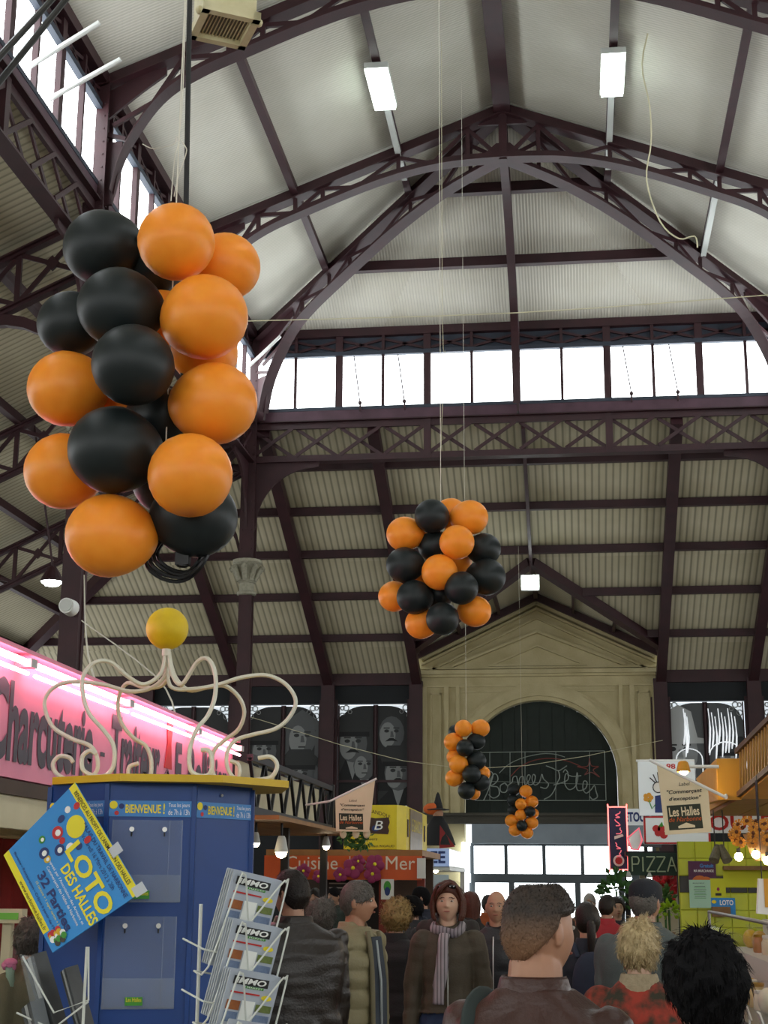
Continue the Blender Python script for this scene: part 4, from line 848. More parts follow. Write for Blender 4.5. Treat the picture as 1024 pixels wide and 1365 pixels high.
for tier in range(5):
    o = at((280, 279, 275, 272, 269)[tier], (1287, 1356, 1426, 1496, 1566)[tier], 4.72-.045*tier)
    f = plane_fn(o, MU, MV, MN); nm = ('topmost', 'second', 'third', 'fourth', 'lowest')[tier]
    for j in range(4 if tier < 3 else 1):
        l = -.008-.0105*j; g = lambda u, v, L_=0, l=l: f(u, v, l+L_)
        m = thing('magazine', ('front magazine with a bold black IMMO title, %s tier of the wire rack' if j == 0 else ('second', 'third', 'hindmost')[j-1]+' magazine of the pile in the %s tier of the wire rack') % nm, 'magazine', g(.1, 0), 'property magazines in the wire rack')
        b = MB(); b.plate([g(.003, .002, -.003), g(.207, .002, -.003), g(.207, .295, -.003), g(.003, .295, -.003)], -MN*.006); b.build('pages', 'mag_pages', m)
        b = MB(); b.plate([g(0, 0, -.003), g(.21, 0, -.003), g(.21, .298, -.003), g(0, .298, -.003)], MN*.0012); cv = b.build('cover', 'mag_grey', m)
        if j: continue
        up_ = lambda v: .298-(.298-v)*.62
        K = lambda q, mm, L_=.0004, nm_='print': decal(g, [(u, up_(v)) for u, v in q], L_).build(nm_, mm, cv)
        K(rect(.02, .165, .232, .272), 'black_ink'); letters('iMMO', cv, 'white_ink', g, .03, .155, up_(.238), up_(.267), bold=.03, lift=.001, shear=.2)
        K(rect(.075, .15, .219, .23), 'green_ink'); letters('MARKET', cv, 'white_ink', g, .08, .145, up_(.221), up_(.228), lift=.001)
        K(rect(.02, .14, .19, .198), 'red_ink'); K(disc(.17, .185, .022, 16, .6), 'yellow_ink')
        K(rect(.015, .07, .11, .155), 'pic_orange'); K(rect(.075, .13, .03, .16), 'white_ink'); K(rect(.135, .2, .115, .15), 'pic_green'); K(rect(.015, .07, .05, .1), 'pic_blue'); K(rect(.135, .2, .05, .1), 'pic_blue'); K(rect(.015, .2, .005, .025), 'pic_green')
    W_ = [f(-.012, -.03, -.055), f(-.012, -.005, .008), f(.02, .27, .006), f(.032, .288, .006), f(.045, .28, .006), f(.095, .165, .006), f(.105, .155, .006), f(.118, .165, .006), f(.198, .29, .006), f(.212, .296, .006), f(.222, .285, .006), f(.216, .0, .008), f(.216, -.03, -.055)]
    b = MB(); b.tube(smooth_path(W_, 3), .0032, 6); b.build('front_wire', 'rack_wire', rk)
    h0 = .055; b = MB(); b.tube([f(-.06, h0, -.09), f(-.05, h0-.01, .012), f(.1, h0-.012, .016), f(.225, h0-.01, .012), f(.225, h0, -.06)], .003, 6); b.tube([f(-.012, -.03, -.055), f(.216, -.03, -.055)], .003, 6); b.build('basket_wire', 'rack_wire', rk)
# second rack with dark leaflets, left of the kiosk
mat('leaf_grey', '4d5052', .5, 0, '3a3c3e', 8, .6); mat('leaf_edge', '9a9c9a', .6)
r2 = thing('leaflet_rack', 'clear and wire leaflet rack with dark booklets, lower left by the poster', 'rack', (at(75, 1340, 5.9).x, 5.95, 0))
for i, (x0, y0, x1, y1, w) in enumerate(((32, 1282, 72, 1420, 26), (80, 1296, 108, 1400, 14), (28, 1345, 52, 1440, 24))):
    a, c = at(x0, y0, 5.9-.05*i), at(x1, y1, 5.86-.05*i); n = V((-.75, -.62, .15)).normalized(); sd = (c-a).cross(n).normalized()*(w*5.9/FPX); sd = sd if sd.x > 0 else -sd
    s = thing('booklet_pile', ('dark booklet pile leaning in the lower left rack, the widest one', 'thin dark booklet pile leaning below the lottery poster', 'low dark booklet pile at the bottom left edge')[i], 'booklets', c)
    for j in range(3):
        b = MB(); o = sd*.42*j; b.plate([a+o, a+o+sd*.36, c+o+sd*.36, c+o], V((.02, .09, .01))); b.build('booklet', 'leaf_grey' if j != 1 else 'leaf_edge', s)
for i, (pts) in enumerate((((30, 1275), (72, 1350), (118, 1333), (118, 1262)), ((22, 1350), (70, 1372), (118, 1335)))):
    b = MB(); b.tube([at(x, y, 5.75) for x, y in pts], .004, 6); b.build('wire', 'rack_wire', r2)
b = MB(); b.tube([at(116, 1262, 5.75), V((at(116, 1262, 5.75).x, 5.75, 0))], .006, 6); b.build('pole', 'rack_wire', r2)
b = MB(); b.plate([at(26, 1272, 5.7), at(45, 1275, 5.7), at(78, 1420, 5.66), at(58, 1420, 5.66)], (0, .004, 0)); b.build('acrylic_pocket', 'acrylic', r2)
# ================================================================ left row of stalls
SX = -3.15                      # line of the stall fronts
mat('pink_sign', 'e58fa6', .5, 0, 'd9829c', 2, .6); mat('neon_tube', 'ffd9e0', .3, emit=9, ecol=(1, .42, .5)); mat('sign_grey', '3f3a44', .5); mat('wood_dark', '4a3526', .6, 0, '3a281c', 5, .7); mat('cream_panel', 'd8cfae', .6, 0, 'c9bf9b', 3, .6)
mat('curtain_red', '8a1c1c', .8, 0, '6d1414', 3, .6); mat('warm_bulb', 'fff1cf', .3, emit=45, ecol=(1, .8, .5)); mat('warm_glow', 'ffe2ad', .4, emit=5, ecol=(1, .8, .5))
mat('black_metal', '191a1c', .45, .2); mat('soffit_wood', 'a5763f', .6, 0, '8a5e2e', 4, .7); mat('glass_case', 'dfe9ea', .08, alpha=.07, spec=.6); mat('white_lam', 'd9d8d0', .5); mat('stainless', '9b9d9b', .3, .8)
za = atX(0, 862, SX).z; zc = atX(0, 1034, SX).z; y0 = 6.2; y1 = atX(311, 989, SX).y
sf = plane_fn((SX, 0, 0), (0, 1, 0), (0, 0, 1), (1, 0, 0))
ps = thing('butcher_sign', 'long pink neon sign reading Charcuterie Traiteur above the left stall', 'sign', (SX, (y0+y1)/2, zc))
b = MB(); b.bb(SX-.12, SX, y0, y1, zc, za); b.build('panel', 'pink_sign', ps)
b = MB(); b.bb(SX-.14, SX+.07, y0, y1, za, za+.025); b.build('top_rail', 'pink_sign', ps)
Y = lambda px: atX(px, 1000, SX).y
h = za-zc
for s, a, c, v0, v1 in (('Charcuterie', Y(-17), Y(123), .12, .78), ('-', Y(133), Y(139), .36, .4), ('Traiteur', Y(147), Y(213), .12, .8), ('E. Rollinier', Y(234), Y(303), .15, .75)):
    letters(s, ps, 'sign_grey', sf, a, c, zc+h*v0, zc+h*v1, bold=.035, lift=.006)
b = MB(); b.plate([sf(Y(219), zc+h*.42, .004), sf(Y(229), zc+h*.42, .004), sf(Y(227), zc+h*.7, .004), sf(Y(228.5), zc+h*.92, .004), sf(Y(221), zc+h*.92, .004), sf(Y(222), zc+h*.7, .004)], (.004, 0, 0)); b.build('sausage_emblem', 'red_ink', ps)
b = MB(); b.tube([sf(Y(x), zc+h*v, .006) for x, v in ((213, .22), (223, .4), (232, .2), (228, .05), (217, .05))], .008, 5, True); b.build('emblem_outline', 'sign_grey', ps)
yy = y0
while yy < y1-.3:
    ye = min(yy+1.95, y1-.03); b = MB(); b.tube([(SX+.06, yy+.06, za-.05), (SX+.06, ye-.06, za-.05)], .019, 10); b.build('neon_tube', 'neon_tube', ps)
    b = MB(); b.tube([(SX+.085, yy+.06, za-.12), (SX+.085, ye-.06, za-.12)], .012, 10); b.build('neon_tube', 'neon_tube', ps)
    b = MB(); b.bb(SX, SX+.1, ye-.05, ye+.05, za-.08, za-.03); b.build('tube_clip', 'steel', ps); yy = ye
for yq, lab in ((9.8, None), (11.9, None)):
    b = MB(); b.tube(smooth_path([(SX-.06, yq, za+.02), (SX-.9, yq+2.2, za+.7), (XL+.2, YA-.2, 5.6 if yq < 10 else 5.0)], 4), .008, 5); b.build('stay_chain', 'string', label='thin stay wire from the pink sign to the column, '+('left one' if yq < 10 else 'right one'), cat='wire')
# stall under it: canopy, posts, back wall with curtain, counter
st = thing('butcher_stall', 'butcher stall with red curtain and cream arch below the pink sign', 'stall', (SX-.8, 9.4, 0))
b = MB(); b.bb(SX-1.9, SX+.06, y0, y1, zc-.1, zc-.02); b.build('canopy', 'wood_dark', st)
b = MB(); b.bb(SX-.02, SX+.03, y0, y1, zc-.28, zc-.1); b.build('fascia', 'cream_panel', st)
b = MB(); b.bb(SX-1.95, SX-1.85, y0, y1, 0, zc); b.build('back_wall', 'cream_panel', st)
for yq in (y0+.05, 9.9, y1-.05):
    b = MB(); b.bb(SX-.08, SX, yq-.04, yq+.04, 0, zc-.1); b.build('post', 'cream_panel', st)
n = 110; ys_ = [8.6+(y1-8.7)*i/(n-1) for i in range(n)]; xs = [SX-1.76+.03*math.sin(i*.9)+.012*math.sin(i*.37) for i in range(n)]
b = MB(); b.strip([[V((xs[i], ys_[i], .3)), V((xs[i], ys_[i], 2.06)), V((xs[i]-.02, ys_[i], 2.06)), V((xs[i]-.02, ys_[i], .3))] for i in range(n)]); b.build('curtain', 'curtain_red', st, True)
b = MB(); b.tube([(SX-1.74, 8.5, 2.08), (SX-1.74, y1-.05, 2.08)], .018, 8); b.build('curtain_rail', 'cream_panel', st)
b = MB(); b.plate([(SX-1.86, y1-.06, 0), (SX-.06, y1-.06, 0), (SX-.06, y1-.06, 2.2), (SX-1.86, y1-.06, 2.2)], (0, .04, 0)); b.build('end_wall', 'curtain_red', st)
arch_ = [V((SX-1.7+1.6*i/12, y1-.1, 2.02+.1*math.sin(PI*i/12))) for i in range(13)]; b = MB(); b.plate(arch_+[V((SX-.1, y1-.1, 2.2)), V((SX-1.7, y1-.1, 2.2))], (0, .03, 0)); b.build('arch_trim', 'cream_panel', st)
b = MB(); b.bb(SX-.75, SX-.05, 6.6, y1-.2, 0, .95); b.build('counter', 'white_lam', st)
b = MB(); b.bb(SX-.7, SX-.08, 6.6, y1-.2, .95, 1.0); b.build('counter_top', 'stainless', st)
b = MB(); b.bb(SX-.1, SX-.09, 6.6, y1-.2, 1.0, 1.32); b.bb(SX-.5, SX-.09, 6.6, y1-.2, 1.32, 1.33); b.build('glass_screen', 'glass_case', st)
b = MB(); b.bb(SX-.62, SX-.55, 7.0, y1-.4, zc-.16, zc-.13); b.build('glow_strip', 'warm_glow', st)
sc = thing('shop_scale', 'cream shop scale with a green lit display, at the left edge', 'scale', (SX-.4, 8.15, 1.0)); c = at(14, 1221, 8.15); X = c.x
mat('lcd', '5a9a28', .4, emit=.2)
b = MB(); b.box(c, (.16, .08, .075)); b.build('display_head', 'cream_panel', sc); b = MB(); b.box(c-V((0, .042, 0)), (.12, .006, .035)); b.build('display', 'lcd', sc)
b = MB(); b.box(V((X-.02, 8.18, 1.33)), (.05, .05, .42)); b.build('stem', 'cream_panel', sc); b = MB(); b.box(V((X, 8.15, 1.05)), (.34, .32, .1)); b.build('base', 'cream_panel', sc)
b = MB(); b.box(V((X, 8.12, 1.12)), (.36, .3, .02)); b.build('weighing_plate', 'stainless', sc)
mat('petal_pink', 'd77fa0', .6); mat('leaf_green', '3f6b2a', .6, 0, '2c4d1d', 10, .6); mat('vase_glass', 'bfe0c4', .1, alpha=.5)
fl = thing('flower_vase', 'pink flower in a small glass vase on the left counter', 'flowers', at(12, 1318, 7.6)); c = at(12, 1290, 7.6); c0 = at(12, 1320, 7.6)
b = MB(); b.lathe([(.02, 0), (.03, .02), (.022, .08), (.028, .12)], c0, 12); b.build('vase', 'vase_glass', fl, True)
b = MB(); b.tube([c0+V((0, 0, .02)), c], .004, 5); b.build('stem', 'leaf_green', fl)
for i in range(12):
    a = i*2.4; d = V((math.cos(a)*.8, math.sin(a)*.8, .25+.4*(i % 3))); b = MB(); b.ball(c+d*.03, (.022, .022, .012), 8, 6, V((0, 0, 1)).rotation_difference(d).to_matrix()); b.build('petal', 'petal_pink', fl, True)
# ---------------- canopy stall behind the kiosk: black lattice fascia, wooden soffit, lamps
cs = thing('canopy_stall', 'stall with a black lattice canopy edge right of the kiosk', 'stall', (SX, 16, 0))
c0, c1 = at(330, 1025, 13.2), at(444, 1055, 18.6); XA = -3.0; yA, yB = y1+.06, 18.5; zt_, zb_ = 2.84, 2.36
for z, hh in ((zt_, .06), (zb_, .07)):
    b = MB(); b.beam((XA, yA, z), (XA, yB, z), .06, hh); b.build('lattice_chord', 'black_metal', cs)
n = 14
for i in range(n):
    ya, yb = yA+(yB-yA)*i/n, yA+(yB-yA)*(i+1)/n; b = MB()
    b.beam((XA, ya, zb_ if i % 2 else zt_), (XA, yb, zt_ if i % 2 else zb_), .03, .03); b.build('lattice_bar', 'black_metal', cs)
b = MB(); b.beam((XA, yB, zb_-.05), (XA, yB, zt_+.05), .08, .08); b.build('end_post', 'black_metal', cs)
b = MB(); b.bb(XA-.14, XA-.1, yA, yB-.3, zb_, zt_-.03); b.build('backing_panel', 'cream_panel', cs)
b = MB(); b.beam((XA-2, yB, zt_), (XA, yB, zt_), .06, .06); b.beam((XA-2, yB, zb_), (XA, yB, zb_), .06, .07); b.build('lattice_chord', 'black_metal', cs)
for i in range(6):
    b = MB(); b.beam((XA-2+.33*i, yB, zb_ if i % 2 else zt_), (XA-1.67+.33*i, yB, zt_ if i % 2 else zb_), .03, .03); b.build('lattice_bar', 'black_metal', cs)
for i in range(10):
    x0 = XA-2.9+.32*i; b = MB(); b.bb(x0, x0+.31, yA, yB, zb_-.09, zb_-.05); b.build('soffit_board', 'soffit_wood', cs)
for x, y in ((XA-.06, yA+.1), (XA-.06, 15.9), (XA-.06, 18.4)):
    b = MB(); b.bb(x-.04, x+.04, y-.04, y+.04, 0, zb_-.05); b.build('post', 'black_metal', cs)
b = MB(); b.bb(XA-.8, XA-.1, yA+.2, 18.2, 0, .95); b.build('counter', 'wood_dark', cs)
def hang_lamp(px, py, Y_, lab, m='warm_bulb', r=.06, up=None):
    c = at(px, py, Y_); t = thing('spot_lamp', lab, 'lamp', c, 'small lamps under the stall canopies')
    b = MB(); b.lathe([(r*.5, r*2.6), (r*.7, r*2.2), (r*1.1, r*.4), (r*1.15, 0)], c, 14); b.build('shade', 'lamp_body', t, True)
    b = MB(); b.ball(c, r*.95, 12, 8); b.build('bulb', m, t, True)
    b = MB(); b.cyl(c+V((0, 0, r*2.4)), V((c.x, c.y, up if up else c.z+.45)), .012, n=6); b.build('cord', 'black_metal', t); return t
hang_lamp(375, 1136, 14.6, 'broad warm spot lamp under the wooden soffit right of the kiosk', r=.06, up=zb_-.09)
hang_lamp(435, 1128, 18.0, 'bright warm bulb beside the orange fishmonger sign', r=.045, up=zb_-.09)
hang_lamp(341, 1124, 14.4, 'bright warm lamp just at the right edge of the kiosk', r=.04, up=zb_-.09)
# ---------------- seafood stall: orange sign, yellow box sign, chalkboard
mat('orange_sign', 'd85a1c', .5, 0, 'c95118', 3, .5); mat('letter_pale', 'e9d9c2', .5); mat('magenta', '9c2a5e', .6, 0, '7a1e48', 6, .6); mat('chalkboard', '23211f', .8); mat('chalk', 'a9a59b', .9); mat('yellow_board', 'e6cf18', .5, 0, 'd8c014', 3, .5); mat('brown_ink', '3d2217', .6)
mat('brass_panel', '8a7045', .4, .3, '6e5836', 4, .6); mat('stall_red', '7c2a16', .6)
OY = 20.0
def vboard(name, lab, cat, px0, px1, py0, py1, Y_, m, th=.06, group=None):
    "a board facing down the aisle, given by its edges in the photo"
    a, c = at(px0, py1, Y_), at(px1, py0, Y_); t = thing(name, lab, cat, ((a.x+c.x)/2, Y_, a.z), group)
    b = MB(); b.bb(a.x, c.x, Y_, Y_+th, a.z, c.z); b.build('panel', m, t)
    w_, h_ = c.x-a.x, c.z-a.z
    return t, (lambda u, v, l=0: V((a.x+w_*u, Y_-l, a.z+h_*v))), a, c
t, f, a, c = vboard('fishmonger_sign', 'orange sign with pale lettering Cuisine de la Mer above the chalkboard', 'sign', 352, 562, 1141, 1172, OY, 'orange_sign')
letters('Cuisine', t, 'letter_pale', f, .14, .47, .42, .98, bold=.0, lift=.006); letters('de la', t, 'letter_pale', f, .52, .66, .42, .98, lift=.006); letters('Mer', t, 'letter_pale', f, .775, .96, .42, .98, lift=.006)
for i, (x, y, r) in enumerate(((471, 1157, 13), (500, 1152, 12), (497, 1165, 11), (454, 1166, 9), (405, 1161, 9), (478, 1148, 8), (425, 1168, 8))):
    p = at(x, y, OY-.06); q = thing('paper_flower', 'magenta paper flower pinned on the orange sign', 'paper flower', p, 'magenta paper flowers on the orange sign')
    q['label'] = ('largest magenta paper flower, left of the middle of the orange sign', 'magenta paper flower nearest the word Mer', 'magenta paper flower hanging below the word Mer side', 'small magenta paper flower below the big one', 'magenta paper flower under the first word of the orange sign', 'magenta bud above the largest paper flower', 'magenta paper flower over the chalkboard corner')[i]
    R_ = r*OY/FPX
    for k in range(5):
        an = 2*PI*k/5+i; b = MB(); b.ball(p+V((math.cos(an)*R_*.55, -.01*k/5, math.sin(an)*R_*.55)), (R_*.55, .018, R_*.55), 10, 6); b.build('petal', 'magenta', q, True)
    b = MB(); b.ball(p-V((0, .03, 0)), R_*.2, 8, 6); b.build('centre', 'yellow_ink', q, True)
sd = thing('seafood_stall', 'seafood stall with dark red posts behind the shoppers', 'stall', (a.x+1, OY+.8, 0))
b = MB(); b.bb(a.x, c.x, OY+.1, OY+2.8, c.z, c.z+.08); b.build('roof', 'soffit_wood', sd)
for px in (356, 470, 510, 561):
    p = at(px, 1180, OY+.05); b = MB(); b.bb(p.x-.05, p.x+.05, OY+.07, OY+.17, 0, c.z); b.build('post', 'stall_red', sd)
b = MB(); b.bb(a.x, c.x-.1, OY+2.7, OY+2.8, 0, c.z); b.build('back_wall', 'wood_dark', sd)
b = MB(); b.bb(a.x, c.x, OY+.2, OY+.9, 0, .95); b.build('counter', 'stainless', sd)
arc = [at(510+26*(1-math.cos(t_)), 1198-26*math.sin(t_), OY+.08) for t_ in [PI/2*i/8 for i in range(9)]]
b = MB(); b.plate([at(510, 1172, OY+.08), at(510, 1198, OY+.08)]+arc[1:], (0, .04, 0)); b.build('corner_panel', 'stall_red', sd)
t, f, _, _ = vboard('chalkboard', 'black chalkboard menu under the orange sign', 'chalkboard', 432, 508, 1172, 1240, OY+.3, 'chalkboard', .03)
for i in range(9):
    decal(f, rect(.08, .5+.05*((i*7) % 8), .9-.085*i, .925-.085*i), .003).build('chalk_line', 'chalk', t)
t, f, _, _ = vboard('picture_card', 'small pale card with a green picture on the red stall post', 'card', 508, 525, 1172, 1199, OY-.03, 'white_lam', .01)
decal(f, disc(.5, .62, .3, 12), .002).build('print', 'green_ink', t); decal(f, disc(.5, .4, .22, 12), .003).build('print', 'navy_ink', t)
for i, px in enumerate((531, 542)): hang_lamp(px, 1168, OY+.3, ('small bright lamp under the right end of the orange sign', 'brightest small lamp under the right end of the orange sign')[i], r=.04, up=c.z)
# yellow box sign on the roof of the seafood stall
ya = 20.1; A, B = at(458, 1141, ya), at(529, 1073, ya); yb = 23.2; A.z = max(A.z, c.z+.085)
yb_ = thing('yellow_box_sign', 'yellow box sign with a brown emblem on top of the seafood stall', 'sign', ((A.x+B.x)/2, ya, A.z))
b = MB(); b.plate([(A.x, ya, A.z), (B.x, ya, A.z), (B.x+.1, ya+.25, A.z), (B.x+.1, yb, A.z), (A.x, yb, A.z)], (0, 0, B.z-A.z)); b.build('box', 'yellow_board', yb_)
f = lambda u, v, l=0: V((A.x+(B.x-A.x)*u, ya-l, A.z+(B.z-A.z)*v)); g = lambda u, v, l=0: V((B.x+.1+l, ya+.25+(yb-ya-.25)*u, A.z+(B.z-A.z)*v))
vs_, fs_ = text_mesh('LE GRANDOLF'); x1_ = max(p.x for p in vs_); b = MB(); b.add([f(.3+.58*p.x/x1_, .84-.16*(p.x/x1_)**2+p.y*.12, .004) for p in vs_], fs_); b.build('lettering', 'brown_ink', yb_)
b = MB(); b.plate([f(u, v, .004) for u, v in ((.42, .36), (.84, .34), (.86, .42), (.84, .5), (.87, .6), (.85, .72), (.6, .7), (.44, .73), (.45, .6), (.42, .5))], (0, -.004, 0)); em = b.build('emblem', 'brown_ink', yb_)
letters('B', em, 'white_ink', f, .58, .74, .44, .64, lift=.012, shear=.2); decal(f, disc(.6, .47, .07, 12), .011).build('emblem_print', 'navy_ink', em)
letters('Alain RIGAUD', yb_, 'brown_ink', f, .5, .96, .05, .1); letters('divers', yb_, 'brown_ink', f, .42, .64, .2, .27, shear=.2)
b = MB(); b.plate([g(.14, .02, .004), g(.72, .02, .004), g(.72, .97, .004), g(.14, .97, .004)], (.01, 0, 0)); pn_ = b.build('side_panel', 'brass_panel', yb_)
letters('LE GRANDOLF', pn_, 'yellow_board', g, .2, .66, .45, .75, lift=.018)
for u in (.06, .86): b = MB(); b.plate([g(u-.025, .3, .004), g(u+.025, .3, .004), g(u+.025, .7, .004), g(u-.025, .7, .004)], (.006, 0, 0)); b.build('side_emblem', 'brown_ink', yb_)
# light box reading ...EE, white panels, hanging puppet
mat('lightbox', 'f4f8fb', .4, emit=3.2, ecol=(.92, .97, 1)); mat('lightbox_blue', '8fa3c9', .5, emit=.35)
ly = 25.2; A, B = at(562, 1155, ly), at(599, 1131, ly)
lb = thing('light_box', 'bright light box with blue letters EE left of the doors', 'sign', ((A.x+B.x)/2, ly, A.z))
b = MB(); b.bb(A.x, B.x, ly, ly+3.6, A.z, B.z); b.build('box', 'white_lam', lb)
f = lambda u, v, l=0: V((A.x+(B.x-A.x)*u, ly-l, A.z+(B.z-A.z)*v)); b = MB(); b.plate([f(0, 0, .0), f(1, 0, 0), f(1, 1, 0), f(0, 1, 0)], (0, -.01, 0)); b.build('front', 'lightbox_blue', lb)
letters('EE', lb, 'navy_ink', f, .33, .86, .18, .85, bold=.03, lift=.014); b = MB(); b.bb(B.x, B.x+.01, ly+.05, ly+3.55, A.z+.02, B.z-.02); b.build('side_light', 'lightbox', lb)
hang_lamp(581, 1160, ly+.4, 'small bright lamp under the light box', r=.05, up=A.z)
cf = thing('coffee_stall', 'pale coffee stall below the bright light box', 'stall', ((A.x+B.x)/2-.3, ly+1.7, 0))
b = MB(); b.bb(A.x-.3, A.x-.2, ly+.1, ly+3.5, 0, A.z); b.build('back_wall', 'white_lam', cf); b = MB(); b.bb(A.x-.2, B.x, ly+.2, ly+3.5, 0, 1.0); b.build('counter', 'wood_dark', cf); b = MB(); b.bb(A.x-.3, B.x, ly+.1, ly+3.6, A.z-.06, A.z-.005); b.build('roof', 'white_lam', cf)
b = MB(); b.bb(B.x-.08, B.x, ly+3.4, ly+3.5, 0, A.z); b.build('post', 'white_lam', cf)
mat('puppet_black', '121214', .8); mat('puppet_orange', 'c65a1a', .7); mat('skin_far', 'b98a6c', .6)
pc = at(584, 1110, 25.65); pc.z = B.z+.285; pu = thing('witch_puppet', 'black and red witch puppet with orange hair standing on the light box', 'puppet', pc-V((0, 0, .3)))
b = MB(); b.lathe([(.3, -.22), (.26, -.1), (.17, .12), (.08, .26)], pc, 14); b.build('dress', 'puppet_black', pu, True); b = MB(); b.ball(pc+V((0, 0, .3)), .09, 12, 8); b.build('head', 'skin_far', pu, True)
b = MB(); b.lathe([(.2, .36), (.19, .375), (.09, .39), (.03, .62), (.005, .66)], pc, 14); b.build('hat', 'puppet_black', pu, True); b = MB(); b.ball(pc+V((-.09, -.02, .38)), (.16, .08, .1), 10, 8); b.build('hair', 'puppet_orange', pu, True)
b = MB(); b.plate([pc+V((.05, -.2, .1)), pc+V((.3, -.15, -.25)), pc+V((.05, -.32, -.28))], (0, .02, 0)); b.build('shawl', 'curtain_red', pu)
t, f, _, _ = vboard('pale_partition', 'pale blue partition with a yellow notice under the light box', 'partition', 532, 598, 1166, 1420, 24.9, mat('pale_blue', 'b9c9cf', .6), .05); decal(f, rect(.06, .32, .84, .97), .004).build('notice', 'kiosk_yellow', t)
t, f, _, _ = vboard('white_panel', 'narrow white panel at the right end of the orange sign', 'panel', 556, 567, 1144, 1171, OY-.05, 'white_lam', .05)
# banner and wreath
mat('banner', 'dccfae', .8, 0, 'd3c6a3', 4, .4); mat('banner_dark', '252c1c', .7)
def banner(lab, tl, tr, br, bl, Y_, p0, p1, gp):
    P = [at(*q, Y_) for q in (tl, tr, br, bl)]; t = thing('hanging_banner', lab, 'banner', (P[2]+P[3])/2, gp)
    b = MB(); b.plate([P[3], P[2], P[1], P[0]], (0, .008, 0)); sh = b.build('cloth', 'banner', t)
    b = MB(); b.cyl(at(*p0, Y_), at(*p1, Y_), .01, n=8); b.build('pole', 'white_tube', t)
    O = P[3]; U_ = P[2]-P[3]; W_ = V((0, 0, P[0].z-P[3].z)); f = plane_fn(O, U_, W_+V((P[0].x-P[3].x, 0, 0)), (0, -1, 0))
    return t, f, sh
GB = 'cream market banners on slanting poles'
def banner_print(f, sh, k):
    letters('Label', sh, 'black_ink', f, .42, .66, .68*k, .73*k, shear=.2); letters('"Commerçant', sh, 'black_ink', f, .14, .9, .56*k, .63*k, bold=.02, shear=.2); letters('d\'exception"', sh, 'black_ink', f, .17, .87, .46*k, .53*k, bold=.02, shear=.2)
    decal(f, rect(.1, .83, .06, .41*k), .002).build('dark_print', 'banner_dark', sh); letters('Les Halles', sh, 'banner', f, .14, .79, .25*k, .38*k, bold=.02, lift=.004)
    letters('de Narbonne', sh, 'puppet_orange', f, .12, .82, .175*k, .24*k, lift=.004, shear=.3); decal(f, [(.3, .08), (.66, .08), (.66, .11), (.48, .155), (.3, .11)], .004).build('hall_emblem', 'banner', sh)
t, f, sh = banner('cream banner on a slanting pole above the wreath, left side', (447, 1063), (500, 1040), (492, 1109), (448, 1108), 14.0, (440, 1068), (502, 1038), GB); banner_print(f, sh, 1.3)
b = MB(); b.cyl(at(440, 1068, 14.0), at(440, 1068, 14)+V((-.28, .3, -.02)), .01, n=8); b.build('bracket', 'white_tube', t)
wr_ = thing('holly_wreath', 'green leafy wreath with pale ribbon hanging below the left banner', 'wreath', at(473, 1138, 14.1)); wc = at(473, 1118, 14.1); random.seed(3)
lm = MB(); lm.add([(0, 0, 0), (.012, .004, .02), (0, .0, .05), (-.012, .004, .02)], [(0, 1, 2, 3)]); lm_ = bpy.data.meshes.new('leaf'); lm_.from_pydata(lm.v, [], lm.f); lm_.materials.append(M('leaf_green'))
for i in range(120):
    a = random.uniform(0, 2*PI); r = random.uniform(.04, .15); p = wc+V((r*math.cos(a), random.uniform(-.05, .05), r*.8*math.sin(a)))
    share(lm_, 'leaf', wr_, p, Quaternion((random.gauss(0, 1), random.gauss(0, 1), random.gauss(0, 1), random.gauss(0, 1))).normalized(), (1.3,)*3)
b = MB(); b.tube([wc+V((.09*math.cos(q), 0, .07*math.sin(q))) for q in [2*PI*i/16 for i in range(16)]], .02, 6, True); b.build('ring', 'leaf_green', wr_)
for dx in (-.1, .12, .02):
    b = MB(); b.ball(wc+V((dx, -.06, .05)), (.035, .012, .05), 8, 6); b.build('ribbon', 'banner', wr_, True)
b = MB(); b.cyl(wc+V((0, -.04, .05)), at(470, 1053.5, 14.0), .003, n=5); b.build('hook_string', 'string', wr_)
# ================================================================ right row of stalls
RX = 1.15
mat('tile_yellow', 'c4cf2c', .3, 0, 'bac626', 3, .5, coat=.2); mat('tile_black', '1a1b17', .3); mat('grout', 'a4aa3a', .8); mat('yellow_paint', 'd99a1e', .5, 0, 'c98b17', 3, .6); mat('rail_wood', '5c3f24', .6, 0, '48301a', 6, .6)
mat('rail_gold', 'b68a45', .55, 0, '96702f', 6, .6); mat('board_green', '1c3a2e', .6); mat('chalk_pale', 'aebf9f', .8); mat('navy_board', '17214a', .5); mat('neon_red_lit', 'ff5a50', .3, emit=3, ecol=(1, .16, .14)); mat('cool_bulb', 'f2fbff', .3, emit=40, ecol=(.8, .95, 1))
mat('poster_purple', '5a2150', .5, 0, '43183c', 4, .6); mat('poster_orange', 'd2762c', .5, 0, 'b9601c', 8, .6); mat('paper_green', 'a9d6bd', .7); mat('paper_yellow', 'c9d02a', .7); mat('cardboard', '8a6b45', .8, 0, '765936', 8, .6); mat('poinsettia', 'b01a1e', .6); mat('lime_leaf', '9ac01e', .6)
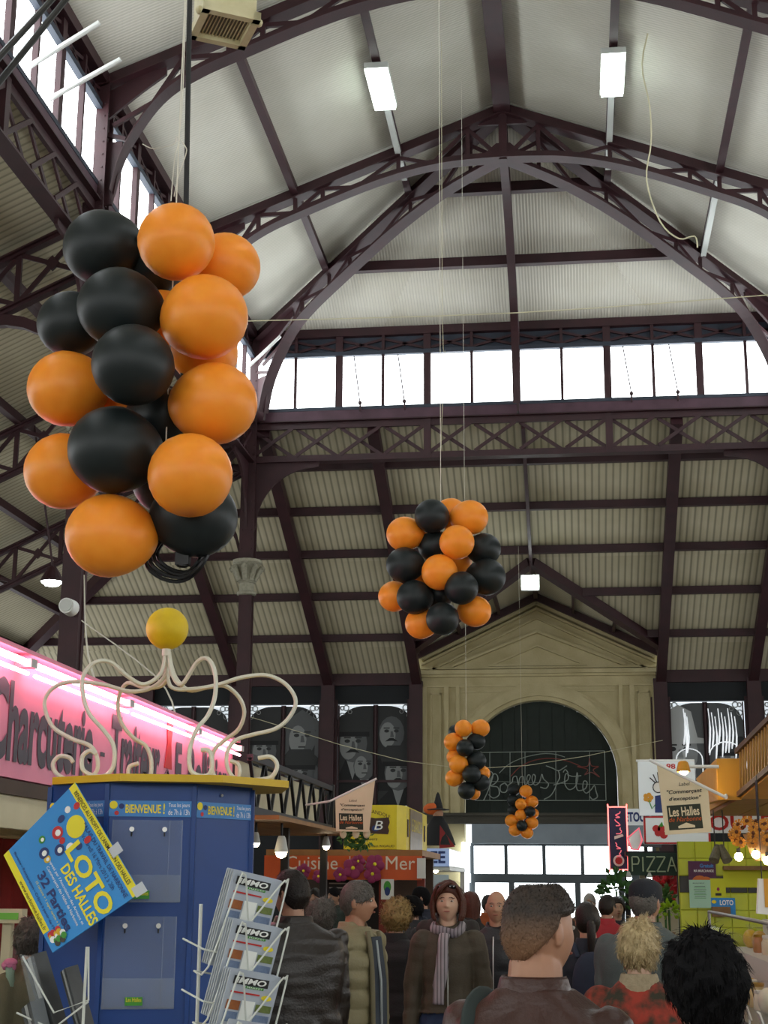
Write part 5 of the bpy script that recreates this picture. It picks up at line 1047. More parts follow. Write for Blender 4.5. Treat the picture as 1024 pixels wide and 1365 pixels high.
# tiled stall wall facing down the aisle, every tile a piece
TY = 15.5; A, B = at(909, 1262, TY), at(1040, 1122, TY); TX0, TX1 = A.x, 3.4; TZ1 = B.z
tw = thing('tiled_wall', 'yellow green tiled stall wall with a black tile row', 'stall wall', ((TX0+TX1)/2, TY, 0))
b = MB(); b.bb(TX0, TX1, TY+.012, TY+.12, 0, TZ1); b.build('backing', 'grout', tw)
ts = .166; tm = {}
for m in ('tile_yellow', 'tile_black'):
    b = MB(); h = ts/2-.003; b.add([(-h, 0, -h), (h, 0, -h), (h, 0, h), (-h, 0, h), (-h+.005, -.006, -h+.005), (h-.005, -.006, -h+.005), (h-.005, -.006, h-.005), (-h+.005, -.006, h-.005)], [(4, 5, 6, 7), (0, 1, 5, 4), (1, 2, 6, 5), (2, 3, 7, 6), (3, 0, 4, 7)])
    me = bpy.data.meshes.new('tile'); me.from_pydata(b.v, [], b.f); me.materials.append(M(m)); tm[m] = me
zblk = at(930, 1183, TY).z; nr_ = int(TZ1/ts)
for j in range(nr_):
    zc_ = TZ1-ts/2-j*ts
    for i in range(int((TX1-TX0)/ts)):
        share(tm['tile_black' if abs(zc_-zblk) < ts/2 else 'tile_yellow'], 'tile', tw, (TX0+ts/2+i*ts, TY+.012, zc_))
b = MB(); p, q = at(965, 1183, TY), at(1010, 1160, TY); b.bb(p.x, q.x+.4, TY-.1, TY+.0, q.z, q.z+.04); b.build('shelf', 'cardboard', tw)
b = MB(); b.bb(p.x, q.x+.4, TY-.005, TY+.002, p.z, q.z); b.build('hatch', 'paper_yellow', tw)
def pin(name, lab, cat, x0, x1, y0, y1, m, Y_=TY-.012, th=.004): return vboard(name, lab, cat, x0, x1, y0, y1, Y_, m, th)
t, f, _, _ = pin('fruit_poster', 'purple poster with orange fruit on the yellow tiled wall', 'poster', 919, 954, 1148, 1191, 'poster_purple'); decal(f, disc(.4, .32, .3, 16, .8), .002).build('fruit_print', 'poster_orange', t); decal(f, disc(.62, .3, .28, 16, .8), .003).build('fruit_print', 'poster_orange', t)
letters('Gratuit', t, 'label_blue', f, .42, .92, .8, .92, bold=.03); letters('MA MARCHANDE', t, 'white_ink', f, .2, .92, .66, .74, bold=.02)
t, f, _, _ = pin('paper_notice', 'pale green paper notice on the yellow tiled wall', 'notice', 920, 947, 1173, 1210, 'paper_green', TY-.022); letters('REGLEMENT', t, 'black_ink', f, .18, .72, .86, .9)
for i in range(8): decal(f, rect(.25-.02*(i % 3), .75+.02*(i % 3), .76-.06*i, .775-.06*i), .002).build('text_line', 'green_ink' if i % 2 else 'black_ink', t)
t, f, _, _ = pin('yellow_notice', 'small yellow notice beside the pale green paper', 'notice', 948, 967, 1171, 1197, 'paper_yellow', TY-.018); decal(f, rect(.3, .7, .12, .25), .002).build('print', 'black_ink', t); decal(f, disc(.5, .45, .1, 8), .002).build('print', 'magenta', t)
t, f, _, _ = pin('loto_card', 'small blue LOTO card below the yellow notice', 'poster', 949, 980, 1197, 1221, 'poster_blue', TY-.026); letters('LOTO', t, 'white_ink', f, .36, .92, .6, .88, bold=.03); decal(f, disc(.12, .78, .1, 12), .002).build('sun', 'yellow_ink', t)
t, f, _, _ = pin('carton_box', 'brown cardboard box lid leaning under the LOTO card', 'box', 950, 974, 1209, 1222, 'cardboard', TY-.12, .08)
# produce shelf below the posters with things on it
ps_ = thing('produce_counter', 'long right stall counter under the packed goods beside the aisle', 'counter', (1.8, 11.5, 0))
b = MB(); b.bb(RX-.1, 2.6, 8.2, 14.9, 0, .85); b.build('base', 'wood_dark', ps_)
b = MB(); b.bb(RX-.15, 2.65, 8.15, 14.95, .85, .9); b.build('top', 'stainless', ps_)
for k, (z, x, x1, z0) in enumerate(((1.15, 1.4, 2.6, .9), (1.4, 1.72, 2.6, 1.15))):
    t = thing('display_step', ('lower white display step on the right counter', 'upper white display step on the right counter')[k], 'display step', (2, 11.5, z0))
    b = MB(); b.bb(x, x1, 8.3, 14.8, z-.03, z); b.build('tread', 'white_lam', t); b = MB(); b.bb(x, x+.03, 8.3, 14.8, z0, z-.03); b.build('riser', 'white_lam', t); b = MB(); b.bb(x1-.03, x1, 8.3, 14.8, z0, z-.03); b.build('riser', 'white_lam', t)
t = thing('counter_guard', 'steel and glass guard along the edge of the right counter', 'guard', (RX-.1, 10.5, .9)); gx = RX-.11
b = MB(); b.tube(smooth_path([(gx, 8.6, .9), (gx, 8.6, 1.4), (gx, 8.68, 1.48), (gx, 8.8, 1.5), (gx, 12.5, 1.5)], 4), .012, 8); b.build('rail', 'stainless', t)
b = MB(); b.cyl((gx, 12.5, .9), (gx, 12.5, 1.5), .012, n=8); b.build('rail', 'stainless', t)
b = MB(); b.bb(gx-.003, gx+.003, 8.62, 12.48, .92, 1.4); b.build('glass', 'glass_case', t)
random.seed(11); gcol = ['c9a24a', 'd8c48a', 'c8452c', '6f8f3a', 'e8e2cc', 'b07838', 'd7b23c', 'e0d8b8']
for i, c_ in enumerate(gcol): mat('goods%d' % i, c_, .35, 0, None, coat=.3)
mat('lid_gold', 'c8a043', .3, .7); mat('lid_white', 'e9e7de', .4)
WHERE = ('front row', 'middle row', 'top row'); KN = {'jar': 'lidded jar', 'tub': 'open tub', 'bag': 'wrapped packet', 'bottle': 'slim bottle'}
CN = ('golden', 'beige', 'red', 'green', 'white', 'brown', 'yellow', 'cream'); NUM = ('nearest', 'second', 'third', 'fourth', 'fifth', 'sixth', 'seventh', 'eighth', 'ninth', 'tenth', 'eleventh', 'twelfth', 'thirteenth', 'fourteenth', 'fifteenth', 'sixteenth', 'seventeenth', 'eighteenth', 'nineteenth', 'twentieth', 'twenty-first', 'twenty-second', 'twenty-third', 'twenty-fourth', 'twenty-fifth', 'twenty-sixth')
for row, (x0, z) in enumerate(((1.16, .9), (1.5, 1.15), (1.82, 1.4))):
    y = 8.35; n = 0
    while y < 14.6:
        kd = random.choice(('jar', 'jar', 'tub', 'bag', 'bottle')); ci = random.randrange(8); x = x0+random.uniform(0, .1); s = random.uniform(.8, 1.2)
        t = thing('deli_'+kd, '%s %s, %s in the %s of the right counter' % (CN[ci], KN[kd], NUM[n], WHERE[row]), kd if kd != 'bag' else 'packet', (x, y, z), 'packed goods on the right counter')
        o = V((x, y, z)); m = 'goods%d' % ci
        if kd == 'jar':
            b = MB(); b.lathe([(.045*s, 0), (.052*s, .01), (.052*s, .09*s), (.042*s, .11*s), (.04*s, .12*s)], o, 12); b.build('glass', m, t, True); b = MB(); b.lathe([(.043*s, .12*s), (.045*s, .122*s), (.045*s, .14*s), (.04*s, .143*s)], o, 12); b.build('lid', 'lid_gold' if n % 2 else 'lid_white', t, True); w_ = .16
        elif kd == 'tub':
            b = MB(); b.lathe([(.07*s, 0), (.09*s, .07), (.095*s, .072), (.088*s, .066), (.08*s, .05)], o, 14); b.build('bowl', 'lid_white', t, True); b = MB()
            for q in range(9): b.ball(o+V((.05*s*math.cos(q*2.4)*(.3+.08*q), .05*s*math.sin(q*2.4)*(.3+.08*q), .065)), .028, 7, 5)
            e = b.build('filling', m, t, True); e['kind'] = 'stuff'; w_ = .24
        elif kd == 'bag':
            b = MB(); b.ball(o+V((0, 0, .085)), (.07, .075, .085), 10, 8, fn=lambda p: V((p.x, p.y, p.z))); b.build('packet', m, t, True); b = MB(); b.lathe([(.012, .16), (.04, .2), (.045, .21)], o, 10); b.build('gathered_top', 'acrylic', t); w_ = .2
        else:
            b = MB(); b.lathe([(.03, 0), (.034, .01), (.034, .14*s), (.014, .19*s), (.013, .23*s)], o, 12); b.build('glass', m, t, True); b = MB(); b.lathe([(.015, .23*s), (.016, .232*s), (.016, .255*s), (.012, .258*s)], o, 10); b.build('cap', 'lid_gold', t); w_ = .12
        y += w_+random.uniform(.04, .18)+(.12 if row else 0); n = min(n+1, 25)
for i, (x, y, z) in enumerate(((RX-.13, 8.9, .95), (RX-.13, 9.6, .95))):
    t = thing('price_card', ('white price card clipped nearest on the right counter edge', 'white price card clipped second on the right counter edge')[i], 'card', (x, y, .9), 'price cards on the right counter'); b = MB(); b.box((x-.02, y, .97), (.01, .14, .1), Matrix.Rotation(-.3, 3, 'Y')); b.build('card', 'lid_white', t); b = MB(); b.box((x-.012, y, .915), (.012, .02, .04)); b.build('clip', 'steel', t)
# ---------------- canopy with yellow gallery and wooden railing above the right stalls
gl = thing('yellow_gallery', 'yellow painted gallery with a wooden lattice railing over the right stalls', 'gallery', (2.4, 12.5, 2.3))
zf = 2.47
b = MB(); b.bb(1.22, 4.2, 10.7, 14.6, zf-.1, zf); b.build('deck', 'yellow_paint', gl)
for i in range(10):
    b = MB(); b.bb(1.24+.28*i, 1.51+.28*i, 10.72, 14.6, zf-.13, zf-.1); b.build('soffit_board', 'soffit_wood', gl)
p, q = at(958, 1066, 10.9), at(986, 1011, 10.9)
b = MB(); b.plate([(p.x, 10.9, p.z), (q.x, 10.9, p.z), (q.x, 10.9, q.z), (p.x, 10.9, q.z)], (0, .06, 0)); b.build('front_panel', 'yellow_paint', gl)
e = at(928, 1038, 13.6); b = MB(); b.plate([(p.x, 10.93, p.z), (p.x, 10.93, q.z), e, at(940, 1072, 13.6)], (.05, 0, 0)); b.build('cheek_panel', 'yellow_paint', gl)
ra, rb = at(987, 1059, 10.9), at(1050, 1006, 9.3); d = rb-ra; hgt = .3
for o, nm in ((0, 'bottom_rail'), (hgt, 'top_rail')):
    b = MB(); b.beam(ra+V((0, 0, o)), rb+V((0, 0, o)), .05, .035); b.build(nm, 'rail_wood', gl)
n = 16
for i in range(n):
    p = ra+d*(i+.15)/n; q = ra+d*(i+.85)/n+V((0, 0, hgt)); p2 = ra+d*(i+.85)/n; q2 = ra+d*(i+.15)/n+V((0, 0, hgt))
    b = MB(); b.beam(p, q, .012, .022); b.build('baluster', 'rail_gold', gl); b = MB(); b.beam(p2+V((.02, 0, 0)), q2+V((.02, 0, 0)), .012, .022); b.build('baluster', 'rail_wood', gl)
b = MB(); b.plate([ra, rb, rb+V((1.6, .3, 0)), ra+V((1.6, .3, 0))], (0, 0, -.03)); b.build('ramp_deck', 'yellow_paint', gl)
b = MB(); b.bb(2.3, 2.36, 11.0, 14.4, zf-.16, zf-.13); b.build('glow_strip', 'warm_glow', gl)  # added glowing strip, no real lamp; brightens the goods below
for y, l in ((11.0, 'near steel post carrying the yellow gallery'), (14.4, 'far steel post carrying the yellow gallery')):
    t = thing('gallery_post', l, 'post', (2.8, y, 0)); b = MB(); b.cyl((2.8, y, .02), (2.8, y, zf-.13), .04, n=10); b.build('tube', 'stainless', t); b = MB(); b.cyl((2.8, y, 0), (2.8, y, .02), .09, n=12); b.build('foot_plate', 'stainless', t)
# flood lamp that lights the banner and gallery
p0 = at(911, 1022, 10.8); p1 = at(958, 1022, 10.85)
t = thing('arm_lamp', 'horizontal white arm lamp beside the right banner', 'lamp', p0); b = MB(); b.cyl(p0, p1, .012, n=8); b.build('arm', 'white_tube', t)
b = MB(); b.lathe([(.02, .04), (.035, .03), (.05, -.03), (.05, -.035)], p0, 12); b.build('head', 'yellow_paint', t); b = MB(); b.ball(p0-V((0, 0, .03)), .03, 10, 8); b.build('bulb', mat('spot_bulb', 'fff1cf', .3, emit=160, ecol=(1, .84, .6)), t)
t, f, sh = banner('cream banner on a slanting pole before the yellow gallery, right side', (876, 1020), (944, 1051), (949, 1109), (887, 1113), 10.2, (866, 1013), (968, 1063), GB); banner_print(f, sh, 1.0)
pe = at(968, 1063, 10.2); b = MB(); b.cyl(pe, at(968, 1060, 10.93), .012, n=8); b.build('bracket', 'white_tube', t)
# ---------------- signs behind the banner
t, f, a, c = vboard('drawing_sign', 'white sign with a blue doodle figure and yellow flower behind the right banner', 'sign', 853, 926, 1015, 1087, 16.6, 'lightbox_dim' if 'lightbox_dim' in MATS else mat('lightbox_dim', 'd7dfe0', .5, emit=.12), .1)
decal(f, [(.27, .05), (.42, .05), (.4, .38), (.28, .36)], .004).build('figure_print', 'navy_ink', t); decal(f, disc(.34, .52, .09, 14, 1), .004).build('figure_print', 'lid_white', t); b = MB(); b.tube([f(.34+.09*math.cos(q), .52+.1*math.sin(q), .006) for q in [2*PI*i/14 for i in range(14)]], .006, 5, True); b.build('figure_outline', 'black_ink', t)
for q in ((.32, .62, .26, .76), (.36, .62, .34, .8), (.3, .6, .2, .7)): b = MB(); b.tube([f(q[0], q[1], .006), f(q[2], q[3], .006)], .006, 5); b.build('figure_outline', 'black_ink', t)
for i in range(5): decal(f, disc(.16+.05*math.cos(i*1.26), .33+.05*math.sin(i*1.26), .045, 8), .005+.0005*i).build('flower_print', 'yellow_paint', t)
b = MB(); b.tube([f(.17, .28, .006), f(.22, .12, .006), f(.28, .2, .006)], .006, 5); b.build('figure_outline', 'green_ink', t); letters('98', t, 'red_ink', f, .5, .66, .86, .96, bold=.03)
b = MB(); b.tube([f(-.03, 1.02, -.03), f(1.0, 1.02, -.03)], .015, 6); b.build('top_pole', 'white_tube', t)
b = MB(); q = f(.985, .5, -.14); b.cyl((q.x, q.y, 0), q+V((0, 0, .3)), .03, n=8); b.build('post', 'black_metal', t)
t, f, a, c = vboard('tomato_sign', 'white sign with red border and tomatoes below the doodle sign', 'sign', 859, 946, 1088, 1125, 16.4, 'lightbox_dim', .1)
for q in (rect(0, 1, 0, .06), rect(0, 1, .94, 1), rect(0, .03, 0, 1), rect(.97, 1, 0, 1)): decal(f, q, .004).build('border', 'red_ink', t)
for u, v in ((.22, .4), (.3, .32), (.27, .55), (.19, .55)): decal(f, disc(u, v, .06, 12, 2.2), .005+v*.002).build('tomato_print', 'red_ink', t)
decal(f, [(.22, .62), (.28, .8), (.3, .62)], .007).build('tomato_print', 'green_ink', t)
b = MB(); q = f(.9, .5, -.13); b.cyl((q.x, q.y, 0), q, .03, n=8); b.build('post', 'black_metal', t)
t, f, a, c = vboard('poultry_sign', 'white sign with big red letters POULET at the right edge', 'sign', 930, 1050, 1086, 1110, 14.7, 'lightbox_dim', .08); letters('POULET', t, 'red_ink', f, .0, 1.0, .12, 1.02, bold=.02, lift=.006)
t, f, a, c = vboard('return_sign', 'white sign with bold blue letters RETOUR', 'sign', 826, 868, 1078, 1100, 19.0, 'lightbox_dim', .08); b = MB(); q = f(.8, 0, -.04); b.cyl((q.x, q.y, 0), q, .025, n=8); b.build('post', 'black_metal', t); letters('RETOUR', t, 'navy_ink', f, .02, .98, .2, .8, bold=.04, lift=.006)
# neon framed vertical sign, metal arrow
t, f, a, c = vboard('neon_sign', 'navy vertical sign framed in lit red neon right of the doors', 'sign', 813, 835, 1076, 1159, 17.6, 'navy_board', .08)
b = MB(); b.tube(smooth_path([f(u, v, .02) for u, v in ((0, .03), (.06, 0), (.94, 0), (1, .03), (1, .97), (.94, 1), (.06, 1), (0, .97))], 3, True), .008, 6, True); b.build('neon_frame', 'neon_red_lit', t)
mat('neon_pink', 'd8455a', .4, emit=.5, ecol=(1, .25, .3))
for v, k in ((.88, 0), (.75, 1), (.62, 2), (.38, 3), (.26, 4)):
    b = MB(); b.tube(smooth_path([f(.35+.3*((k+1) % 2), v+.05, .02), f(.62-.2*(k % 2), v+.02, .02), f(.4+.15*(k % 3), v-.01, .02), f(.62, v-.045, .02), f(.4, v-.05, .02)], 4), .006, 5); b.build('neon_letter', 'neon_pink', t)
decal(f, disc(.5, .14, .3, 16, .3), .006).build('food_print', 'lid_white', t); decal(f, disc(.5, .14, .2, 12, .3), .008).build('food_print', 'red_ink', t); decal(f, [(.3, .48), (.8, .53), (.75, .57), (.3, .53)], .006).build('glint', 'lid_white', t)
b = MB(); b.beam(f(.5, .4, -.06), f(.5, .4, -.06)+V((.5, .4, 0)), .04, .04); b.build('bracket', 'black_metal', t)
ar = thing('metal_arrow', 'shiny metal arrow sign with a red edge beside the neon sign', 'sign', at(847, 1132, 17.5)); q = [at(x, y, 17.5) for x, y in ((837, 1117), (852, 1104), (856, 1120), (851, 1133), (842, 1132))]
b = MB(); b.plate(q, (0, .1, 0)); b.build('plate', 'steel', ar); b = MB(); b.tube([p+V((0, -.02, 0)) for p in q], .012, 6, True); b.build('edge', 'neon_pink', ar)
t, f, a, c = vboard('pizza_board', 'dark green board with pale outlined letters PIZZA', 'sign', 838, 905, 1137, 1167, 17.0, 'board_green', .05)
for i, ch in enumerate(((((0, 0), (0, 1), (.8, 1), (1, .75), (.8, .5), (0, .5)),), (((.5, 0), (.5, 1)),), (((0, 1), (1, 1), (0, 0), (1, 0)),), (((0, 1), (1, 1), (0, 0), (1, 0)),), (((0, 0), (.5, 1), (1, 0)), ((.2, .4), (.8, .4))))):
    u0 = (.08, .26, .36, .56, .77)[i]; w_ = (.14, .06, .17, .17, .17)[i]
    b = MB()
    P_ = [[f(u0+w_*x, .18+.64*y, .012) for x, y in st_] for st_ in ch]
    for L_ in P_:
        for p, q in zip(L_, L_[1:]): b.tube([p, q], .008, 5)
    b.build('letter', 'chalk_pale', t)
pz = thing('pizza_stall', 'dark pizza stall below the outlined letters, with plants on its counter', 'stall', ((a.x+c.x)/2+.8, 17.6, 0))
b = MB(); b.bb(a.x-.02, 3.2, 17.06, 20.5, c.z-.03, c.z+.02); b.build('roof', 'black_metal', pz); b = MB(); b.bb(at(808, 1200, 17.2).x, 3.2, 17.2, 17.8, 0, 1.05); b.build('counter', 'black_metal', pz); b = MB(); b.bb(c.x-.03, c.x+.03, 16.95, 17.05, 0, c.z); b.build('post', 'black_metal', pz); b = MB(); b.bb(a.x+.25, 3.2, 20.2, 20.3, 0, c.z); b.build('back_wall', 'cream_panel', pz); b = MB(); b.bb(a.x+.05, a.x+.12, 20.1, 20.2, 0, c.z); b.build('post', 'black_metal', pz)
for i, px in enumerate((839, 866)): hang_lamp(px, 1170, 17.02, ('cold white lamp under the PIZZA board, left one', 'cold white lamp under the PIZZA board, right one')[i], 'cool_bulb', .03, a.z)
def leafy(lab, px, py, Y_, n, r, m, ls, name='potted_plant', floor=1.05, pot='cardboard', flat=.8):
    c_ = at(px, py, Y_); t = thing(name, lab, 'plant', (c_.x, Y_, floor), 'potted plants on the pizza stall counter')
    b = MB(); b.lathe([(.07, floor), (.1, floor+.14), (.105, floor+.15), (.09, floor+.15)], (c_.x, Y_, 0), 12); b.build('pot', pot, t, True)
    b = MB(); b.cyl((c_.x, Y_, floor+.1), c_, .012, n=6); b.build('stem', 'leaf_green', t)
    me = bpy.data.meshes.new('leaf'); me.from_pydata([(0, 0, 0), (.3, .08, .5), (0, 0, 1), (-.3, .08, .5), (0, -.05, .5)], [], [(0, 1, 4), (1, 2, 4), (2, 3, 4), (3, 0, 4)]); me.materials.append(M(m))
    for i in range(n):
        d_ = V((random.gauss(0, 1), random.gauss(0, 1), random.gauss(.2, .8))).normalized(); p = c_+V((d_.x*r, d_.y*r, d_.z*r*flat))*random.uniform(.3, .9)
        share(me, 'leaf', t, p, V((0, 0, 1)).rotation_difference((d_+V((0, 0, .2))).normalized()), (ls,)*3)
    return t
leafy('tall green leafy plant at the left of the pizza counter', 822, 1188, 17.4, 130, .2, 'leaf_green', .085, flat=1.2)
leafy('red poinsettia plant at the right of the pizza counter', 886, 1183, 17.3, 90, .18, 'poinsettia', .1)
leafy('green plant below the red poinsettia', 876, 1200, 16.6, 130, .19, 'leaf_green', .075, floor=.85)
leafy('lime green small plant next to the capped man', 892, 1213, 16.4, 90, .12, 'lime_leaf', .05, floor=.85)
b = MB(); b.bb(at(868, 1200, 16.5).x-.1, at(900, 1200, 16.5).x+.12, 16.2, 16.9, 0, .85); b.build('plant_stand', 'black_metal', label='dark low stand that carries the lime plant', cat='stand')
# pair of small spot lamps, flower basket with bulbs
for i, px in enumerate((954, 966)):
    c_ = at(px, 1138, 13.4); t = thing('track_spot', ('left one of the two dark spots before the tiled wall', 'right one of the two dark spots before the tiled wall')[i], 'lamp', c_, 'dark spot lamps under the gallery'); b = MB(); b.cyl(c_+V((.03-.06*i, .05, .06)), c_-V((.02-.04*i, .03, .06)), .035, .045, 12); b.build('can', 'grille', t); b = MB(); b.cyl(c_+V((0, .03, .05)), V((c_.x, c_.y+.03, zf-.13)), .005, n=6); b.build('stem', 'black_metal', t)
fb = thing('flower_basket', 'basket of orange sunflowers hanging at the right edge', 'flowers', at(1010, 1140, 9.6)); fc = at(1012, 1112, 9.6)
mat('sunflower', 'd08a1a', .6, 0, 'b8720f', 20, .6); mat('flower_eye', '5a2e12', .8)
b = MB(); b.lathe([(.03, -.16), (.06, -.12), (.09, -.02), (.1, 0)], fc, 12); b.build('basket', 'cardboard', fb)
for i in range(46):
    d_ = V((random.gauss(0, 1), random.gauss(0, 1), random.gauss(.25, .6))).normalized(); p = fc+V((d_.x*.16, d_.y*.12, d_.z*.1)); R_ = V((0, 0, 1)).rotation_difference((d_+V((0, -.8, .1))).normalized()).to_matrix()
    b = MB()
    for k in range(8):
        an = 2*PI*k/8; b.add([p+R_ @ V((.012*math.cos(an+.4*s), .012*math.sin(an+.4*s), 0)) if r_ == 0 else p+R_ @ V((.036*math.cos(an+.3*s), .036*math.sin(an+.3*s), .006)) for r_, s in ((0, -1), (1, -1), (1, 1), (0, 1))], [(0, 1, 2, 3)])
    fw = b.build('sunflower', 'sunflower', fb); b = MB(); b.ball(p, .013, 7, 5); b.build('flower_eye', 'flower_eye', fw)
b = MB(); b.cyl(fc, V((fc.x, fc.y, zf-.13)), .008, n=6); b.build('hanger', 'black_metal', fb)
for px, py in ((985, 1142), (1008, 1139), (1023, 1147)):
    c_ = at(px, py, 9.55); b = MB(); b.ball(c_, .026, 12, 8); bl = b.build('bulb', 'warm_bulb', fb, True); b = MB(); b.cyl(c_+V((0, 0, .02)), c_+V((0, 0, .05)), .012, n=8); b.tube([c_+V((0, 0, .05)), fc+V((0, 0, -.02))], .003, 5); b.build('socket', 'black_metal', fb)
wl = thing('wall_lantern', 'pale hanging lantern sign at the right edge above the counter', 'lantern', at(1015, 1225, 9.2)); c_ = at(1017, 1195, 9.2); b = MB(); b.box(c_, (.06, .08, .2), Matrix.Rotation(.1, 3, 'Y')); b.build('panel', 'lid_white', wl); b = MB(); b.box(c_-V((-.03, .045, -.02)), (.05, .01, .16)); b.build('frame', 'yellow_paint', wl); b = MB(); b.cyl(c_+V((0, 0, .1)), V((c_.x, c_.y, zf-.13)), .003, n=6); b.build('chain', 'black_metal', wl)
# ================================================================ people
TMP = bpy.data.scenes.new('tmp')
def remesh(mb, vox, smooth=2):
    "voxel union of a mesh builder's shapes -> one continuous surface (verts, faces)"
    me = bpy.data.meshes.new('r'); me.from_pydata(mb.v, [], mb.f); me.update()
    bm = bmesh.new(); bm.from_mesh(me); bmesh.ops.recalc_face_normals(bm, faces=bm.faces); bm.to_mesh(me); bm.free()
    ob = bpy.data.objects.new('r', me); TMP.collection.objects.link(ob)
    m = ob.modifiers.new('r', 'REMESH'); m.mode = 'VOXEL'; m.voxel_size = vox
    if smooth: s = ob.modifiers.new('s', 'SMOOTH'); s.factor = .5; s.iterations = smooth
    vl = TMP.view_layers[0]; vl.update(); ev = ob.evaluated_get(vl.depsgraph); r = ev.to_mesh()
    vs = [v.co.copy() for v in r.vertices]; ns = [v.normal.copy() for v in r.vertices]; fs = [tuple(p.vertices) for p in r.polygons]
    ev.to_mesh_clear(); bpy.data.objects.remove(ob); bpy.data.meshes.remove(me)
    return vs, ns, fs
HC = V((0, .018, 1.628)); HR = (.076, .097, .119)
def sculpt(p):
    x, y, z = p; c = z/HR[2]; b_ = y/HR[1]
    if c < 0: x *= 1-.26*c*c
    if b_ < 0 and c < -.15: y *= 1-.4*(-c-.15)
    if b_ < 0 and c > 0: y *= 1.05
    if b_ > 0:
        y *= .97; g = lambda x0, z0, sx, sz: math.exp(-((x-x0)/sx)**2-((z-z0)/sz)**2); w_ = min(1, b_*1.6)
        t = max(0, min(1, (.026-z)/.05)); t = t if z > -.026 else max(0, 1-(-.026-z)/.008)
        y += w_*(.026*t*math.exp(-(x/(.009+.006*t))**2)-.009*(g(.031, .012, .017, .011)+g(-.031, .012, .017, .011))+.005*(g(.03, .031, .022, .008)+g(-.03, .031, .022, .008)+g(0, .03, .012, .01))
              +.006*g(0, -.053, .022, .010)-.003*g(0, -.053, .022, .003)+.008*g(0, -.095, .02, .016)+.004*(g(.042, -.022, .018, .018)+g(-.042, -.022, .018, .018)))
    return V((x, y, z))
def lerp_prof(prof, z):
    for (z0, *a), (z1, *c) in zip(prof, prof[1:]):
        if z0 <= z <= z1: t = (z-z0)/(z1-z0); return [p+(q-p)*t for p, q in zip(a, c)]
    return prof[-1][1:]
def ring(z, wx, wy, n=28, e=2.5, cx=0, cy=0):
    o = []
    for k in range(n):
        a = 2*PI*k/n; c, s = math.cos(a), math.sin(a)
        o.append(V((cx+wx*math.copysign(abs(c)**(2/e), c), cy+wy*math.copysign(abs(s)**(2/e), s), z)))
    return o
def loft(mb, rings):
    n = len(rings[0]); k = len(mb.v); mb.strip(rings); mb.f += [[k+i for i in range(n-1, -1, -1)], [k+(len(rings)-1)*n+i for i in range(n)]]; mb.mi += [0, 0]
def mesh_part(name, vs, fs, m, root, smooth=True, kind=None):
    b = MB(); b.add(vs, fs); return b.build(name, m, root, 'all' if smooth else False, kind=kind)
SKIN = mat('skin', 'b98f74', .5, 0, 'ad8268', 12, .6, subs=.05); mat('skin_pale', 'cba58c', .5, 0, 'bf987e', 12, .6, subs=.05); mat('skin_ruddy', 'b38468', .5, 0, 'a6775c', 14, .6, subs=.05)
mat('eye_white', 'b5aea4', .3); mat('eye_iris', '33261c', .2); mat('lip', '9a5a4c', .5); mat('shoe', '1b1816', .5); mat('jeans', '26385a', .8, 0, '1d2c48', 20, .6); mat('trouser_dark', '1d1f24', .85)
HAIR = {}
def hairmat(n, c1, c2, rough=.45):
    if n == 'cropdark' and n not in HAIR: HAIR[n] = mat('hair_'+n, c1, .6, 0, c2, 60, .8, bump=.4, bscale=120, grad=(2, .13, .03, '8a6549'))
    if n not in HAIR: HAIR[n] = mat('hair_'+n, c1, .75 if n == 'black' else rough, 0, c2, 60, .8, bump=.4, bscale=120, spec=.15 if n == 'black' else .35)
    return HAIR[n]
